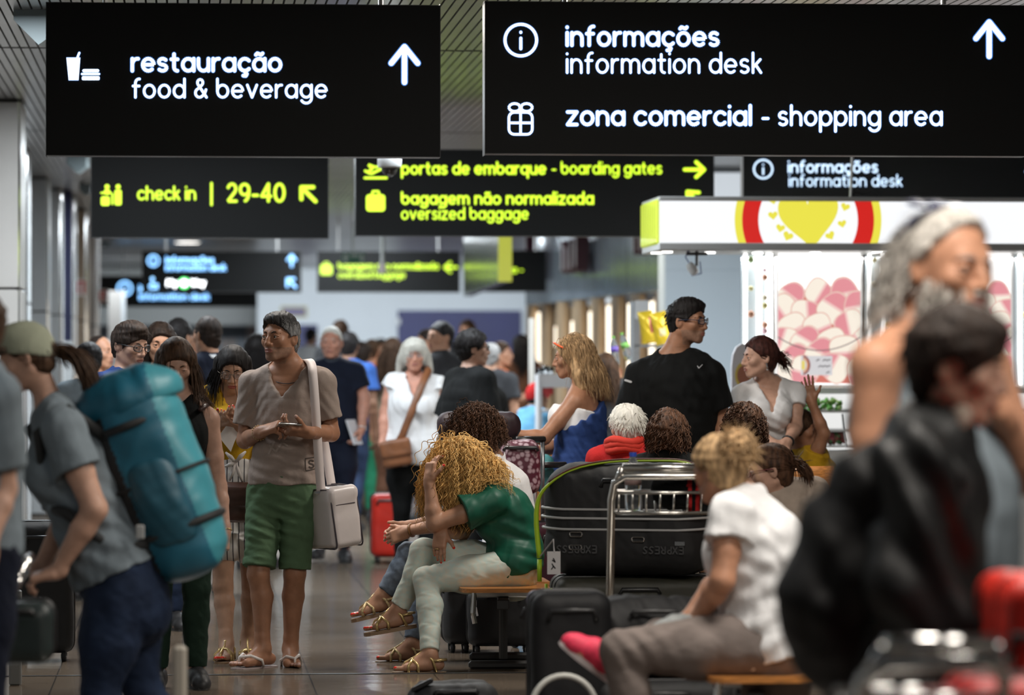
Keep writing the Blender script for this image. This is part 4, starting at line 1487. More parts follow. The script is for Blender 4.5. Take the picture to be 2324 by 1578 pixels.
def skel(px, top, s, yaw=0, sex='m', hyaw=None, pitch=0, roll=0, lean=0.0, arms='hang', step=0.0, kid=False, H=None, bend=0.0, hs=None, side=0.0):
    if H is None:
        H = CAMZ + (HOR - top) / s
    k = H / 1.75
    f, l = dirs(yaw)
    B = P(px, HOR, s); B[2] = 0
    J = {'H': H, 'k': k, 'f': f, 'l': l, 's': s, 'base': B.copy(), 'sex': sex}
    sw = (.180 if sex == 'm' else .158) * k
    at = lambda z, fw=0, sd=0: B + UP * z * k + f * fw * k + l * sd * k
    ln = lean
    J['pv'] = at(.95, ln * .0)
    J['wa'] = at(1.09, ln * .25)
    J['ch'] = at(1.29, ln * .62)
    J['nk'] = at(1.475, ln * .95 - .015)
    J['hd'] = at(1.640, ln * 1.25 + .025)
    J['sh'] = [at(1.425, ln * .9) + l * sw, at(1.425, ln * .9) - l * sw]
    J['hip'] = [at(.92) + l * .088 * k, at(.92) - l * .088 * k]
    J['kn'] = [at(.50, .02 + step * .25) + l * .092 * k, at(.50, .02 - step * .15) - l * .092 * k]
    J['an'] = [at(.085, -.03 + step * .5) + l * .095 * k, at(.085 + abs(step) * .12, -.03 - step * .5) - l * .095 * k]
    J['toe'] = [nrm(rotz(f, 7)), nrm(rotz(f, -7))]
    J['el'], J['wr'], J['hdir'], J['palm'] = [None] * 2, [None] * 2, [None] * 2, [None] * 2
    for i, sg in ((0, 1), (1, -1)):
        a = arms if isinstance(arms, str) else arms[i]
        S = J['sh'][i]
        if a == 'hold':
            J['el'][i] = S + (l * sg * .05 - f * .02 - UP * .29) * k
            J['wr'][i] = J['el'][i] + (f * .20 - l * sg * .10 + UP * .05) * k
            J['hdir'][i] = nrm(f * .6 - l * sg * .6 + UP * .15); J['palm'][i] = nrm(UP * .8 - l * sg * .3)
        elif a == 'fwd':
            J['el'][i] = S + (l * sg * .05 + f * .12 - UP * .25) * k
            J['wr'][i] = J['el'][i] + (f * .22 - UP * .08) * k
            J['hdir'][i] = nrm(f - UP * .2); J['palm'][i] = -UP
        elif a == 'hip':
            J['el'][i] = S + (l * sg * .15 - f * .08 - UP * .24) * k
            J['wr'][i] = J['el'][i] + (-l * sg * .14 + f * .10 - UP * .14) * k
            J['hdir'][i] = nrm(-l * sg * .6 - UP * .5 + f * .2); J['palm'][i] = nrm(-l * sg)
        else:
            J['el'][i] = S + (l * sg * .045 - f * .02 - UP * .285) * k
            J['wr'][i] = J['el'][i] + (l * sg * .015 + f * .05 - UP * .25) * k
            J['hdir'][i] = nrm(-UP + f * .15); J['palm'][i] = nrm(-l * sg)
    J['hs'] = hs or (0.5 + 0.5 * k) * (1.0 if sex == 'm' else .96)
    return headframe(J, yaw if hyaw is None else hyaw, pitch, roll)


def sitskel(px, top, s, yaw=0, sex='f', hyaw=None, pitch=0, roll=0, lean=.05, seat=.44, arms='lap', k=.94, hs=None):
    """Seated figure; `top` is the row of the top of the head."""
    f, l = dirs(yaw)
    B = P(px, HOR, s); B[2] = 0
    zt = CAMZ + (HOR - top) / s
    J = {'H': 1.75 * k, 'k': k, 'f': f, 'l': l, 's': s, 'base': B.copy(), 'sex': sex}
    sw = (.180 if sex == 'm' else .158) * k
    z0 = seat + .10
    T = (zt - z0)                      # pelvis to crown
    at = lambda t, fw=0: B + UP * (z0 + T * t) + f * fw * k
    J['pv'] = at(0.02); J['wa'] = at(.20, lean * .2); J['ch'] = at(.46, lean * .6)
    J['nk'] = at(.70, lean - .02); J['hd'] = at(.865, lean * 1.25 + .02)
    J['sh'] = [at(.635, lean * .85) + l * sw, at(.635, lean * .85) - l * sw]
    J['hip'] = [at(.0) + l * .085 * k, at(.0) - l * .085 * k]
    J['kn'] = [at(.0, .42) + l * .10 * k, at(.0, .42) - l * .10 * k]
    J['an'] = []
    for i in (0, 1):
        q = J['kn'][i] + f * .02; q = V(q[0], q[1], .085); J['an'].append(q)
    J['toe'] = [f, f]
    J['el'], J['wr'], J['hdir'], J['palm'] = [None] * 2, [None] * 2, [None] * 2, [None] * 2
    for i, sg in ((0, 1), (1, -1)):
        S = J['sh'][i]
        J['el'][i] = S + (l * sg * .05 + f * .06) * k - UP * .26 * k
        J['wr'][i] = J['el'][i] + (f * .22 - l * sg * .08 - UP * .03) * k
        J['hdir'][i] = nrm(f - l * sg * .3 - UP * .1); J['palm'][i] = -UP
    J['hs'] = hs or (.98 if sex == 'm' else .94)
    return headframe(J, yaw if hyaw is None else hyaw, pitch, roll)


def torso_nodes(J, look, g=0.0, loose=0.0, wk=1.0):
    k, sex = J['k'], J['sex']
    fat = look.get('fat', 1.0)
    ls = nrm(J['sh'][0] - J['sh'][1]); lh = nrm(J['hip'][0] - J['hip'][1])
    lm = nrm(ls + lh)
    shc = (J['sh'][0] + J['sh'][1]) / 2
    if sex == 'm':
        N = [(.062, .062), (.150, .088), (.166, .116), (.148, .108), (.166, .116), (.145, .104)]
    else:
        N = [(.054, .054), (.128, .078), (.142, .106), (.122, .095), (.170, .118), (.150, .108)]
    fx = [1, 1 + (fat - 1) * .35, 1 + (fat - 1) * .8, 1 + (fat - 1) * 1.35, 1 + (fat - 1) * 1.0, 1 + (fat - 1) * .8]
    cr = J['pv'] + (J['pv'] - J['wa']) * .62
    C = [J['nk'], shc * .72 + J['nk'] * .10 + J['ch'] * .18, J['ch'], J['wa'], J['pv'], cr]
    Lt = [ls, ls, ls, lm, lh, lh]
    out = []
    for i in range(6):
        lo = loose * (0, .25, .6, 1.0, .8, .8)[i]
        out.append((C[i], Lt[i], N[i][0] * k * fx[i] + g + lo, N[i][1] * k * fx[i] + g + lo))
    return out


def capcone(S, a, b, ra, rb, k=.02, capa=False, capb=True):
    a = np.asarray(a, float); b = np.asarray(b, float); ba = b - a; L = np.linalg.norm(ba) + 1e-9; t = ba / L
    def fn(x, y, z):
        ax = (x - a[0]) * t[0] + (y - a[1]) * t[1] + (z - a[2]) * t[2]
        h = np.clip(ax / L, 0, 1 if not capb else 1.3)
        d = np.sqrt((x - a[0] - ba[0] * h) ** 2 + (y - a[1] - ba[1] * h) ** 2 + (z - a[2] - ba[2] * h) ** 2) - (ra + (rb - ra) * h)
        if capb:
            d = np.maximum(d, ax - L)
        if capa:
            d = np.maximum(d, -ax)
        return d
    r = max(ra, rb)
    return S._add(np.minimum(a, b) - r, np.maximum(a, b) + r, fn, k, 'u')


def add_hand(S, J, i, curl=(.5, .55, .6, .65), thumb=.4, spread=.0, k=None, fingers=True):
    k = k or J['k'] * (1.02 if J['sex'] == 'm' else .93)
    w, d, pn = J['wr'][i], nrm(J['hdir'][i]), J['palm'][i]
    pn = nrm(pn - d * np.dot(pn, d))
    th = np.cross(d, pn) * (1 if i == 1 else -1)
    S.box(w + d * .052 * k, (.041 * k, .054 * k, .0155 * k), [th, d, pn], .0145 * k, .015)
    S.cone(w - d * .02 * k, w + d * .03 * k, .026 * k, .024 * k, .02)
    tips = []
    if fingers:
        for j, (of, ln, r) in enumerate(((.031, .076, .0092), (.0105, .084, .0095), (-.0105, .078, .0090), (-.030, .061, .0080))):
            b = w + (d * (.098 - .006 * abs(j - 1)) + th * of) * k
            c = curl[j] if not isinstance(curl, (int, float)) else curl
            dd = nrm(d + th * spread * (1.5 - j) * .35)
            ang = 0.0
            p = b - dd * .012 * k
            for q, (fr, da) in enumerate(((.46, .75), (.30, 1.0), (.24, .7))):
                ang += c * da
                v = dd * math.cos(ang) + pn * math.sin(ang)
                p2 = p + v * (ln * fr + (.012 if q == 0 else 0)) * k
                S.cone(p, p2, r * k * (1 - .10 * q), r * k * (.93 - .11 * q), .006)
                p = p2
            tips.append((p, v, -pn * math.cos(ang) + dd * math.sin(ang)))
        b = w + (d * .028 + th * .030 + pn * .006) * k
        v = nrm(d * (.75 - .2 * thumb) + th * (.70 - .35 * thumb) + pn * (.15 + .6 * thumb))
        p = b + v * .048 * k
        S.cone(b, p, .0150 * k, .0110 * k, .014)
        v2 = nrm(v + d * .35 + pn * .25 * thumb)
        p2 = p + v2 * .034 * k
        S.cone(p, p2, .0108 * k, .0085 * k, .006)
        tips.append((p2, v2, nrm(th * .5 - pn * .6)))
    return tips


def add_foot(S, J, i, toes=True, fl=1.0):
    k = J['k'] * fl
    a, t = J['an'][i], nrm(J['toe'][i])
    u = J.get('fu', [UP, UP])[i]
    u = nrm(u - t * np.dot(u, t)); sd = np.cross(t, u)
    h = .060 * k
    S.cone(a - u * h * .85 - t * .045 * k, a - u * h * .80 + t * .03 * k, .030 * k, .032 * k, .02)
    S.cone(a + t * .0 * k, a - u * h * .72 + t * .085 * k, .036 * k, .025 * k, .03)
    for o in (-.017, .017):
        S.cone(a - u * h * .85 + t * .02 * k + sd * o * .8 * k, a - u * h * 1.02 + t * .125 * k + sd * o * 1.35 * k, .026 * k, .021 * k, .02)
    tips = []
    if toes:
        inn = -1 if i == 0 else 1      # big toe on the inner side
        for j in range(5):
            o = (inn * (.029 - .0155 * j)) * -1 if False else inn * (.029 - .0150 * j)
            ln = (.052, .048, .042, .035, .027)[j]
            r = (.0125, .0092, .0088, .0082, .0078)[j]
            b = a - u * (h * 1.12) + t * (.128 - .010 * j) * k + sd * o * k
            e = b + t * ln * k + u * .001
            S.cone(b, e, r * 1.05 * k, r * k, .008)
            tips.append((e, t, u))
    return tips


def body_sdf(J, look):
    S = SDF()
    k, sex = J['k'], J['sex']
    fat = look.get('fat', 1.0)
    S.chain(torso_nodes(J, look, -.007 * k if look.get('top') else 0), .03)
    fm = .94 if sex == 'f' else 1.0
    af = fm * (1 + (fat - 1) * .75)
    for i in (0, 1):
        sh, el, wr = J['sh'][i], J['el'][i], J['wr'][i]
        S.cone(J['nk'] * .75 + sh * .25, sh, .052 * k, .048 * k * af, .05)
        S.path([sh, sh * .45 + el * .55, el], [.053 * k * af, .047 * k * af, .040 * k * af], .03)
        S.path([el, el * .7 + wr * .3, wr], [.040 * k * af, .041 * k * af, .027 * k * fm], .02)
        hp_, kn, an = J['hip'][i], J['kn'][i], J['an'][i]
        bt = look.get('bottom') or {}
        ln_ = 0 if bt.get('skirt') or not bt else bt.get('len', (1.95, 1.95))[i]
        q1, q2 = (.90 if ln_ > .3 else 1), (.91 if ln_ > 1 else 1)
        S.path([hp_, hp_ * .5 + kn * .5, kn], [.088 * k * fat * q1, .074 * k * fat * q1, .054 * k * q2], .02)
        back = J.get('calf', [None, None])[i]
        if back is None:
            back = -nrm(J['toe'][i])
        cm = kn * .70 + an * .30 + back * .016 * k
        S.path([kn, cm, an * .85 + kn * .15, an], [.051 * k * q2, .055 * k * (1 + (fat - 1) * .5) * q2, .036 * k * min(1, q2 + .04), .036 * k], .02)
    if sex == 'f' and not look.get('nobust'):
        up = nrm(J['nk'] - J['wa']); ls = nrm(J['sh'][0] - J['sh'][1]); fw = nrm(np.cross(up, ls))
        if np.dot(fw, J['f']) < 0: fw = -fw
        for sg in (-1, 1):
            S.ell(J['ch'] + ls * sg * .070 * k + fw * .085 * k * fat - up * .02 * k, (.060 * k * fat, .060 * k * fat, .065 * k * fat), None, .05)
    add_head(S, J, look)
    return S


def HP(J, x, y, z):
    return J['hd'] + (J['hx'] * x + J['hy'] * y + J['hz'] * z) * J['hs']


def add_head(S, J, look):
    hs = J['hs']
    R = np.array([J['hx'], J['hy'], J['hz']])
    p = lambda x, y, z: HP(J, x, y, z)
    fem = J['sex'] == 'f'
    jw = look.get('jaw', 1.0) * (.93 if fem else 1.0)
    nz = look.get('nose', 1.0)
    S.cone(J['nk'], p(0, -.022, -.045), (.050 if fem else .060) * J['k'] * look.get('neck', 1.0), (.047 if fem else .055) * hs * look.get('neck', 1.0), .03)
    S.ell(p(0, -.012, .028), (.076 * hs, .096 * hs, .090 * hs), R, .02)
    S.ell(p(0, .022, -.032), (.060 * hs * jw, .068 * hs, .080 * hs), R, .03)
    for sg in (-1, 1):
        S.cone(p(sg * .050 * jw, -.008, -.052), p(sg * .016, .066, -.096), .020 * hs, .017 * hs, .025)
        S.ell(p(sg * .042, .060, -.020), (.022 * hs, .020 * hs, .020 * hs), R, .025)
    S.ell(p(0, .072, -.096), (.019 * hs, .016 * hs, .015 * hs), R, .018)
    S.cone(p(-.032, .074, .026), p(.032, .074, .026), .0115 * hs, .0115 * hs, .022)
    for sg in (-1, 1):
        S.ell(p(sg * .033, .096, .004), (.019 * hs, .014 * hs, .0125 * hs), R, .014, 's')
        S.ell(p(sg * .0325, .0745, .004), (.0150 * hs, .0150 * hs, .0130 * hs), R, .006)
    S.path([p(0, .086, .018), p(0, .100, -.010), p(0, .108 + .004 * (nz - 1), -.030)], [.0085 * hs, .0095 * hs, .0130 * hs * nz], .012)
    for sg in (-1, 1):
        S.ell(p(sg * .014 * nz, .094, -.034), (.0095 * hs * nz, .012 * hs, .0085 * hs), R, .008)
    S.ell(p(0, .084, -.062), (.026 * hs, .016 * hs, .020 * hs), R, .02)
    S.ell(p(0, .0965, -.0590), (.021 * hs, .0085 * hs, .0052 * hs), R, .006)
    S.ell(p(0, .0950, -.0700), (.018 * hs, .0090 * hs, .0062 * hs), R, .006)
    S.cone(p(-.019, .1020, -.0642), p(.019, .1020, -.0642), .0022 * hs, .0022 * hs, .004, 's')
    for sg in (-1, 1):
        ex = nrm(J['hx'] * sg * .45 - J['hy'] * .9)
        er = np.array([nrm(np.cross(ex, J['hz'])), ex, J['hz']])
        if not look.get('noears'):
            S.ell(p(sg * .078, -.012, -.006), (.0085 * hs, .019 * hs, .031 * hs), er, .010)
            S.ell(p(sg * .086, -.006, -.002), (.006 * hs, .009 * hs, .016 * hs), er, .006, 's')


def cleanparts(vs, q, boxes):
    if not len(q):
        return vs, q
    c = vs[q].mean(1)
    keep = np.ones(len(q), bool)
    for lo, hi in boxes:
        keep &= ~((c > lo) & (c < hi)).all(1)
    return vs, q[keep]


def compact(vs, q):
    u, inv = np.unique(q.ravel(), return_inverse=True)
    return vs[u], inv.reshape(q.shape).astype(np.int32)


def build_body(J, look, par, res, hres):
    S = body_sdf(J, look)
    tips, ftips = [], []
    boxes = []
    hk = J['k']
    pm = look.get('hands', [{}, {}])
    for i in (0, 1):
        if pm[i] is None:
            S.cone(J['wr'][i], J['wr'][i] + nrm(J['hdir'][i]) * .08 * hk, .026 * hk, .03 * hk)
            continue
        t = add_hand(S, J, i, **pm[i])
        tips += t
        pts = np.array([J['wr'][i] + nrm(J['hdir'][i]) * .012] + [q for q, _, _ in t] + [J['wr'][i] + nrm(J['hdir'][i]) * .09 * hk])
        boxes.append((pts.min(0) - .034 * hk, pts.max(0) + .024 * hk, max(hres * .75, .0022)))
    for i in (0, 1):
        t = add_foot(S, J, i, toes=look.get('toes', True))
        ftips += t
        if look.get('toes', True):
            pts = np.array([q for q, _, _ in t] + [J['an'][i] + nrm(J['toe'][i]) * .09 * hk - UP * .03])
            boxes.append((pts.min(0) - .03, pts.max(0) + .025, max(hres * .9, .003)))
    hb = np.array([HP(J, a, b, c) for a in (-.105, .105) for b in (-.125, .13) for c in (-.135, .13)])
    boxes.append((hb.min(0), hb.max(0), hres))
    V_, Q_ = [], []
    vs, q = S.mesh(res)
    m = res * .6
    vs, q = cleanparts(vs, q, [(lo + m, hi - m) for lo, hi, _ in boxes])
    V_.append(vs); Q_.append(q)
    n = len(vs)
    done = []
    for lo, hi, r in boxes:
        vs, q = S.mesh(r, lo, hi)
        vs, q = cleanparts(vs, q, [(a + .001, b - .001) for a, b in done])
        done.append((lo, hi))
        V_.append(vs); Q_.append(q + n); n += len(vs)
    vs, q = compact(np.concatenate(V_), np.concatenate(Q_))
    c = vs[q].mean(1)
    mi = np.zeros(len(q), np.int32)
    rel = (c - J['hd']) @ np.array([J['hx'], J['hy'], J['hz']]).T / J['hs']
    lw = .0235 * (1 - ((rel[:, 2] + .0645) / .0135) ** 2 * .55)
    lips = (np.abs(rel[:, 0]) < lw) & (rel[:, 1] > .086) & (np.abs(rel[:, 2] + .0648) < .0105)
    if look.get('stubble'):
        jaw = (rel[:, 2] < -.046) & (rel[:, 2] > -.125) & (rel[:, 1] > .0) & (rel[:, 2] < -.030 - .25 * np.maximum(0, .06 - rel[:, 1]))
        mi[jaw] = 2
    mi[lips] = 1
    for lst, rad in ((tips, .0105), (ftips, .0125)):
        for tp, v, up_ in lst:
            d = c - tp
            mi[(np.linalg.norm(d, axis=1) < rad) & ((d @ v) > -.003) & ((d @ up_) > .0015)] = 3
    mats = [SKIN[look.get('skin', 'mid')], LIP[look.get('lip', 'n')], STUB, NAIL[look.get('nail', 'n')]]
    return make('body', vs, q, mats, par, True, mi)


def build_eyes(J, look, par):
    hs = J['hs']
    gaze = look.get('gaze', (0, 0))
    for sg in (-1, 1):
        c = HP(J, sg * .0325, .0768, .0040)
        ax = nrm(J['hy'] + J['hx'] * gaze[0] + J['hz'] * gaze[1])
        u = nrm(np.cross(ax, J['hz'])); v = np.cross(u, ax)
        r = .0130 * hs
        mb = MB()
        n = 14
        rings = [math.radians(a) for a in (0.01, 14, 33, 34, 52, 75, 100)]
        vs = [c + (ax * math.cos(a) + (u * math.cos(6.2832 * k / n) + v * math.sin(6.2832 * k / n)) * math.sin(a)) * r for a in rings for k in range(n)]
        for i in range(len(rings) - 1):
            mb_f = [(i * n + k, (i + 1) * n + k, (i + 1) * n + (k + 1) % n, i * n + (k + 1) % n) for k in range(n)]
            if i == 0:
                mb.add(vs, mb_f, 1)
            else:
                for f in mb_f:
                    mb.f.append(list(f)); mb.m.append(1 if i < 2 else 0)
        mb.build('eye', [EYEW, EYEI], par, True)
        lid = MB()
        lid.tube([HP(J, sg * (.0325 + dx), .0878 - abs(dx) * .35 - (dx * dx) * 12, .0128 - abs(dx + .0) * .36 - look.get('lid', .0) * .005) for dx in (-.018, -.009, 0, .009, .018)], [.0014 * hs, .0042 * hs, .0050 * hs, .0042 * hs, .0014 * hs], 8)
        lid.tube([HP(J, sg * (.0325 + dx), .0868 - abs(dx) * .35 - (dx * dx) * 12, -.0068 + abs(dx + .0) * .36) for dx in (-.018, -.009, 0, .009, .018)], [.0014 * hs, .0034 * hs, .0040 * hs, .0034 * hs, .0014 * hs], 8)
        lid.build('eyelid', SKIN[look.get('skin', 'mid')] if not look.get('makeup') else EYEI, par, True)
        eb = MB()
        eb.tube([HP(J, sg * x, y, z) for x, y, z in ((.014, .0925, .022), (.026, .0915, .0275), (.040, .0815, .0265), (.052, .066, .020))],
                [.0024 * hs * look.get('brow', 1), .0036 * hs * look.get('brow', 1), .0030 * hs * look.get('brow', 1), .0012 * hs], 6)
        eb.build('eyebrow', HAIR[look.get('browcol', look.get('hairc', 'dark'))], par, True)


def glasses(J, par, m=None, w=.024, h=.017, r=.0022, z=.004, dark=False):
    m = m or BLACKPL
    g = MB()
    for sg in (-1, 1):
        ring = []
        for j in range(20):
            t = 6.2832 * j / 20
            x = math.copysign(abs(math.cos(t)) ** .75, math.cos(t)) * w; zz = math.copysign(abs(math.sin(t)) ** .75, math.sin(t)) * h
            ring.append(HP(J, sg * .034 + x, .108 - .5 * max(0, abs(sg * .034 + x) - .03), z + zz))
        g.tube(ring, r * J['hs'], 6, closed=True)
        g.tube([HP(J, sg * .058, .096, z + .006), HP(J, sg * .078, .06, z + .006), HP(J, sg * .084, -.005, z + .004), HP(J, sg * .083, -.03, z - .012)], r * J['hs'], 6)
    g.tube([HP(J, -.011, .108, z + .005), HP(J, 0, .112, z + .008), HP(J, .011, .108, z + .005)], r * J['hs'], 6)
    o = g.build('glasses', m, par, True)
    ln = MB()
    for sg in (-1, 1):
        ol = []
        for j in range(16):
            t = 6.2832 * j / 16
            x = math.copysign(abs(math.cos(t)) ** .75, math.cos(t)) * w * .97; zz = math.copysign(abs(math.sin(t)) ** .75, math.sin(t)) * h * .97
            ol.append(HP(J, sg * .034 + x, .1075 - .5 * max(0, abs(sg * .034 + x) - .03), z + zz))
        ln.add(ol, [tuple(range(16))])
    ln.build('lens', mat('lens_dark', (.02, .02, .03), .05, alpha=.9) if dark else mat('lens_clear', (.5, .55, .6), .03, alpha=.16), o)
    return o


# ---- hair
def cap_sdf(J, t=.012, line=(.088, .068, -.07, -.085), ears=True, top=0.0, amp=.0035, sides=0.0):
    S = SDF()
    hs = J['hs']; R = np.array([J['hx'], J['hy'], J['hz']])
    S.ell(HP(J, 0, -.012, .028), ((.076 + t + sides) * hs, (.096 + t) * hs, (.090 + t) * hs), R, .01)
    if top:
        S.ell(HP(J, 0, .018, .090), (.066 * hs, .078 * hs, (.030 + top) * hs), R, .03)
    S.ell(HP(J, 0, -.055, -.035), (.060 * hs, .045 * hs, .062 * hs), R, .03)
    y1, z1, y2, z2 = line
    n = nrm(V(0, (z1 - z2), -(y1 - y2)))           # removed side: forward and down
    S.cut(HP(J, 0, y1, z1), J['hy'] * n[1] + J['hz'] * n[2])
    if ears:
        for sg in (-1, 1):
            S._add(HP(J, 0, 0, 0) - .15, HP(J, 0, 0, 0) + .15, (lambda c: (lambda x, y, z: np.sqrt((x - c[0]) ** 2 + (y - c[1]) ** 2 + (z - c[2]) ** 2) - .027 * hs))(HP(J, sg * .088, .002, -.012)), .008, 's')
    S.noise(amp * .8, 150, 3, (1, .7, .3), octs=2)
    S.noise(amp * 1.1, 42, 5, octs=1)
    return S


def strands(J, n, length, seed, region=None, curl=(0, 0), stiff=.25, fall=None, wide=.0016, seg=16, lift=.006, part=0.0, spread=.25, sweep=None, coll=None, vary=.3, taper=True, out=.0, sleek=0.0):
    """Hair strands that grow from the skull, fall under their weight and lie on head, neck and shoulders."""
    r = np.random.RandomState(seed)
    hs = J['hs']
    R = np.array([J['hx'], J['hy'], J['hz']])
    P0 = []
    while len(P0) < n:
        d = r.normal(size=(n * 3, 3)); d /= np.linalg.norm(d, axis=1)[:, None]
        ok = region(d[:, 0], d[:, 1], d[:, 2]) if region else (d[:, 2] > -.1) & ((d[:, 1] < .55) | (d[:, 2] > .6))
        P0 += list(d[ok])
    d = np.array(P0[:n])
    rad = np.array([.078, .098, .092])
    loc = d * rad + np.array([0, -.012, .028])
    p = J['hd'] + (loc @ R) * hs
    nn = (d / rad); nn /= np.linalg.norm(nn, axis=1)[:, None]
    nn = nn @ R
    g = np.array(fall if fall is not None else (0, 0, -1.0))
    side = (d[:, 0] - part)
    dirn = nn * .15 + np.outer(np.sign(side) * .16 * np.exp(-np.abs(side) * 1.2), J['hx']) + g * .25 - np.outer(np.full(n, .25), J['hy'])
    if sweep is not None:
        dirn = dirn * .4 + sweep(d, J)
    dirn += r.normal(size=(n, 3)) * spread * .5
    dirn /= np.linalg.norm(dirn, axis=1)[:, None]
    L = length * (1 + r.uniform(-vary, vary * .4, n))
    if callable(length):
        L = length(d) * (1 + r.uniform(-vary, vary * .4, n))
    st = L / seg
    pts = [p.copy()]
    cc = J['hd'] + (np.array([0, -.010, .022]) @ R) * hs
    ext = []
    for c0, c1, rr in (coll or []):
        ext.append((np.asarray(c0, float), np.asarray(c1, float), rr))
    off = r.uniform(0.0, lift, n)
    for i in range(seg):
        dirn = dirn * (1 - stiff) + g * stiff + nn * out * (1 - i / seg)
        dirn += r.normal(size=(n, 3)) * .03
        dirn /= np.linalg.norm(dirn, axis=1)[:, None]
        p = p + dirn * st[:, None]
        q = (p - cc) @ R.T / hs / (rad + .004)
        m = np.linalg.norm(q, axis=1)
        lim = 1 + off / .09
        ins = m < lim
        q[ins] *= (lim / m)[ins][:, None]
        if sleek:
            hug = (~ins) & (q[:, 2] > -.25)
            q[hug] *= (((lim / m)[hug]) ** sleek)[:, None]
        p = cc + (q * (rad + .004) * hs) @ R
        for a, b, rr in ext:
            ba = b - a
            h = np.clip(((p - a) @ ba) / (ba @ ba), 0, 1)
            v = p - a - h[:, None] * ba
            m = np.linalg.norm(v, axis=1) + 1e-9
            ins = m < rr + off
            p[ins] += (v / m[:, None] * (rr + off - m)[:, None])[ins]
        pts.append(p.copy())
    A = np.stack(pts, 1)                               # n, seg+1, 3
    if curl[0]:
        t = np.linspace(0, 1, seg + 1)[None, :]
        ph = r.uniform(0, 6.28, (n, 1)); fq = curl[1] * r.uniform(.75, 1.25, (n, 1))
        am = curl[0] * r.uniform(.6, 1.3, (n, 1)) * np.minimum(1, t * 4)
        tang = np.gradient(A, axis=1); tang /= np.linalg.norm(tang, axis=2)[..., None] + 1e-9
        e1 = np.cross(tang, np.array([.3, .9, .2])); e1 /= np.linalg.norm(e1, axis=2)[..., None] + 1e-9
        e2 = np.cross(tang, e1)
        cyc = 6.283 * fq * t * (L[:, None] / .1) + ph
        A = A + (e1 * np.cos(cyc)[..., None] + e2 * np.sin(cyc)[..., None]) * am[..., None]
    return ribbons(A, wide, taper)


def ribbons(A, wide, taper=True):
    n, m, _ = A.shape
    tang = np.gradient(A, axis=1); tang /= np.linalg.norm(tang, axis=2)[..., None] + 1e-9
    e1 = np.cross(tang, np.array([.2, 1.0, .1])); e1 /= np.linalg.norm(e1, axis=2)[..., None] + 1e-9
    e2 = np.cross(tang, e1)
    t = np.linspace(0, 1, m)
    w_ = wide * (np.minimum(1, 1.25 * (1 - t) ** .5 + .1) if taper else np.ones(m))
    vs = []
    for k in range(3):
        a = 2.0944 * k
        vs.append(A + (e1 * math.cos(a) * 1.3 + e2 * math.sin(a)) * w_[None, :, None])
    Vs = np.stack(vs, 2).reshape(-1, 3)
    base = (np.arange(n)[:, None] * m + np.arange(m - 1)[None, :]).ravel() * 3
    q = []
    for k in range(3):
        k2 = (k + 1) % 3
        q.append(np.stack([base + k, base + k2, base + 3 + k2, base + 3 + k], 1))
    return Vs, np.concatenate(q).astype(np.int32)


def hair_mesh(parts, m, par, name='hair'):
    V_, Q_, n = [], [], 0
    for vs, q in parts:
        V_.append(vs); Q_.append(q + n); n += len(vs)
    return make(name, np.concatenate(V_), np.concatenate(Q_), m, par, True)


def collider(J):
    k = J['k']
    return [(J['nk'], J['hd'], .055 * k), (J['nk'], J['sh'][0], .062 * k), (J['nk'], J['sh'][1], .062 * k),
            (J['ch'], J['nk'], .10 * k), (J['wa'], J['ch'], .125 * k)]


